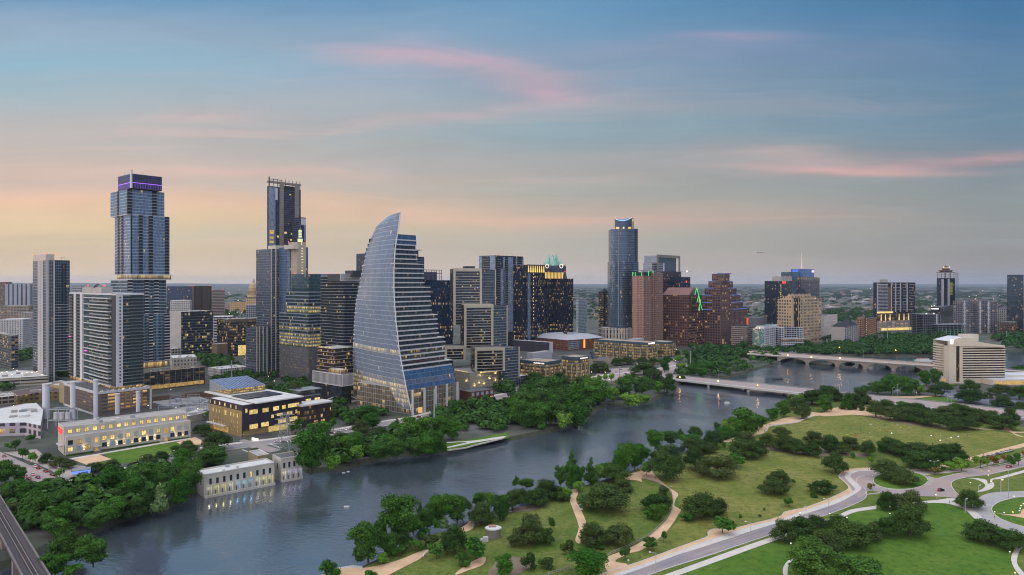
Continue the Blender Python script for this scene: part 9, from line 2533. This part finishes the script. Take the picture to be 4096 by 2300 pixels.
LC=[light_crown(s)for s in range(6)]
def woods(name,pos,label,mat):
 Vs,Fs,n0=[],[],0
 for i,(x,y,w,h)in enumerate(pos):
  v,f=LC[i%6];a=fr.random()*6.28;c,s=math.cos(a),math.sin(a)
  q=np.column_stack(((v[:,0]*c-v[:,1]*s)*w+x,(v[:,0]*s+v[:,1]*c)*w+y,v[:,2]*h));Vs.append(q);Fs.append(f+n0);n0+=len(v)
 V,Fc=np.concatenate(Vs),np.concatenate(Fs)
 me=bpy.data.meshes.new(name);me.vertices.add(len(V));me.vertices.foreach_set('co',V.ravel());me.loops.add(Fc.size);me.loops.foreach_set('vertex_index',Fc.ravel().astype(np.int32));me.polygons.add(len(Fc));me.polygons.foreach_set('loop_start',np.arange(0,Fc.size,4,dtype=np.int32));me.polygons.foreach_set('loop_total',np.full(len(Fc),4,dtype=np.int32))
 uv=me.uv_layers.new(name='UVMap');uv.data.foreach_set('uv',np.repeat(np.random.RandomState(1).rand(len(Fc),2)*97,4,axis=0).ravel());me.update(calc_edges=True);me.materials.append(mat)
 tag(ob(name,me),label,'trees',None,'stuff')
WOOD=leaf_mat('far_leaves',(.018,.046,.018),(.034,.072,.024),(.03,.05,.02))
far,mid_,near=[],[],[]
for k in range(12000):
 t=fr.random();v=1129.5+150*t**2.2;u=fr.uniform(-150,4250);p=gnd(u,v)
 dens=noise.noise(Vector((p.x*.0011,p.y*.0008,1)))
 if p.y>30000 or dens<-.30+(.14 if u<2000 else-.16)or blocked(p.x,p.y,2):continue
 w=max(9*fr.uniform(.7,1.4),p.y/260*fr.uniform(.8,2.0));far.append((p.x,p.y,w*(1.8 if p.y>5000 else 1),min(13,6+w*.2)*fr.uniform(.7,1.2)))
woods('far_woods',far,'dark woods spreading between the far buildings to the horizon',WOOD)
def fill(c,poly,n,w,out,ext=0):
 xs,ys=[q[0]for q in poly],[q[1]for q in poly]
 for k in range(n):
  x,y=fr.uniform(min(xs),max(xs)),fr.uniform(min(ys),max(ys))
  if not inside((x,y),poly):continue
  p=gp(c,x,y)
  if blocked(p.x,p.y,1.5):continue
  s=fr.uniform(.7,1.35)*w;out.append((p.x,p.y,s,s*fr.uniform(.7,.95)))
fill('E1',[(-100,1410),(200,1420),(520,1400),(800,1420),(1200,1400),(1500,1420),(1900,1340),(2314,1330),(2700,1370),(2700,1560),(2000,1545),(1300,1530),(900,1490),(560,1520),(300,1640),(-100,1730)],800,13,mid_)
fill('F2',[(0,160),(600,170),(1400,190),(1400,385),(1000,430),(0,395)],500,13,mid_);fill('F2',[(2080,120),(2600,120),(2600,640),(2100,620)],260,13,mid_)
fill('F1',[(0,830),(570,830),(570,960),(0,1000)],160,14,mid_);fill('F1',[(1060,650),(1310,650),(1200,900),(1060,920)],60,16,mid_);fill('F1',[(1990,1020),(2240,1020),(2314,1200),(1990,1200)],100,14,mid_)
woods('riverside_woods',mid_,'dense dark green woods along the far river banks',leaf_mat('wood_leaves',(.018,.056,.014),(.040,.098,.022),(.034,.068,.02)))
for c,poly,n,w in(('A2',[(0,560),(376,600),(376,1100),(210,1200),(0,1230)],170,14),('B2',[(440,560),(560,700),(560,900),(440,900)],40,14),('B2',[(250,1110),(640,1110),(640,1230),(350,1230)],70,12),('B2',[(680,1240),(1040,1240),(1040,1345),(480,1445),(380,1330)],70,12),('P',[(940,1515),(1180,1495),(1250,1560),(1150,1595),(1000,1560)],50,10),('A2',[(570,1290),(810,1290),(810,1370),(570,1370)],40,11),('A3',[(150,60),(470,60),(470,140),(0,190)],40,12),('B2',[(450,500),(830,540),(700,640),(450,620)],80,16),('C2',[(1800,940),(2050,940),(2314,960),(2314,1040),(1900,1090),(1800,1060)],45,11),('G2',[(640,40),(1250,20),(1300,180),(900,300),(640,200)],130,9),('D2',[(890,590),(1140,600),(1000,680),(890,680)],14,9),('C2',[(1100,1330),(1400,1230),(2000,1130),(2314,1100),(2314,1446),(1100,1446)],150,11),('G2',[(450,640),(1000,470),(1850,400),(1950,560),(1250,690),(650,800)],170,10),('A4',[(50,560),(900,420),(1700,280),(2200,300),(2200,560),(1000,850),(300,960)],200,10),('D2',[(200,1000),(900,880),(1100,980),(850,1190),(300,1290)],110,11),('Q',[(1700,945),(1706,962),(1760,950),(1840,943),(1950,912),(1990,900),(1900,882),(1760,910)],130,11),('Q',[(1115,1080),(1180,1052),(1300,1012),(1430,985),(1520,968),(1530,1005),(1480,1040),(1390,1080),(1290,1092),(1240,1088),(1130,1108)],160,10),('G5',[(-100,900),(300,760),(900,640),(1000,720),(500,900),(0,1000)],50,8)):
 fill(c,poly,n,w,near)
woods('undergrowth',near,'mixed green undergrowth and trees filling the gaps along streets and banks',leaf_mat('under_leaves',(.024,.078,.014),(.055,.135,.024),(.04,.085,.02)))
lm=[glow('city_light_warm',(1,.72,.38),5),glow('city_light_white',(1,.95,.85),5),glow('city_light_red',(1,.06,.05),4)]
mb=MB()
for k in range(520):
 v=1131+190*fr.random()**2.0;u=fr.uniform(-50,4150)if fr.random()<.5 else fr.uniform(-50,1500);p=gnd(u,v)
 if p.y>16000 or blocked(p.x,p.y,0):continue
 s=.9/F*p.y*fr.uniform(.6,1.4);z=fr.uniform(5,11)+s;m=2 if fr.random()<.16 else fr.randrange(2)
 o6=[(p.x+s,p.y,z),(p.x,p.y-s,z),(p.x-s,p.y,z),(p.x,p.y+s,z)]
 for i in range(4):mb.face([o6[i],o6[(i+1)%4],(p.x,p.y,z+s)],m);mb.face([o6[(i+1)%4],o6[i],(p.x,p.y,z-s)],m)
for k in range(170):
 u,v=fr.uniform(0,2750),fr.uniform(1395,1560)if fr.random()<.7 else fr.uniform(1560,1720);p=gnd(u,v)
 if v>1560 and u>1300 or blocked(p.x,p.y,0):continue
 s,z=fr.uniform(.25,.5),fr.uniform(2.5,6)
 o6=[(p.x+s,p.y,z),(p.x,p.y-s,z),(p.x-s,p.y,z),(p.x,p.y+s,z)]
 for i in range(4):mb.face([o6[i],o6[(i+1)%4],(p.x,p.y,z+s)],k%7==0);mb.face([o6[(i+1)%4],o6[i],(p.x,p.y,z-s)],k%7==0)
tag(mb.build('city_lights',lm),'countless small street and roof lights scattered over the far city','lights',None,'stuff')
hm_,nt,b=new_mat('haze_air')
nt.nodes.remove(b)
pv=nn(nt,'ShaderNodeVolumePrincipled');pv.inputs['Color'].default_value=(.60,.74,1,1);pv.inputs['Density'].default_value=.000026;pv.inputs['Anisotropy'].default_value=.2
lk(nt,pv.outputs[0],nt.nodes['Material Output'].inputs['Volume'])
mb=MB();mb.prism([Vector((-31000,-450)),Vector((31000,-450)),Vector((31000,24000)),Vector((-31000,24000))],-6,262,0,mbot=True)
tag(mb.build('haze',hm_),'thin bluish evening haze over the whole city','haze',None,'stuff')
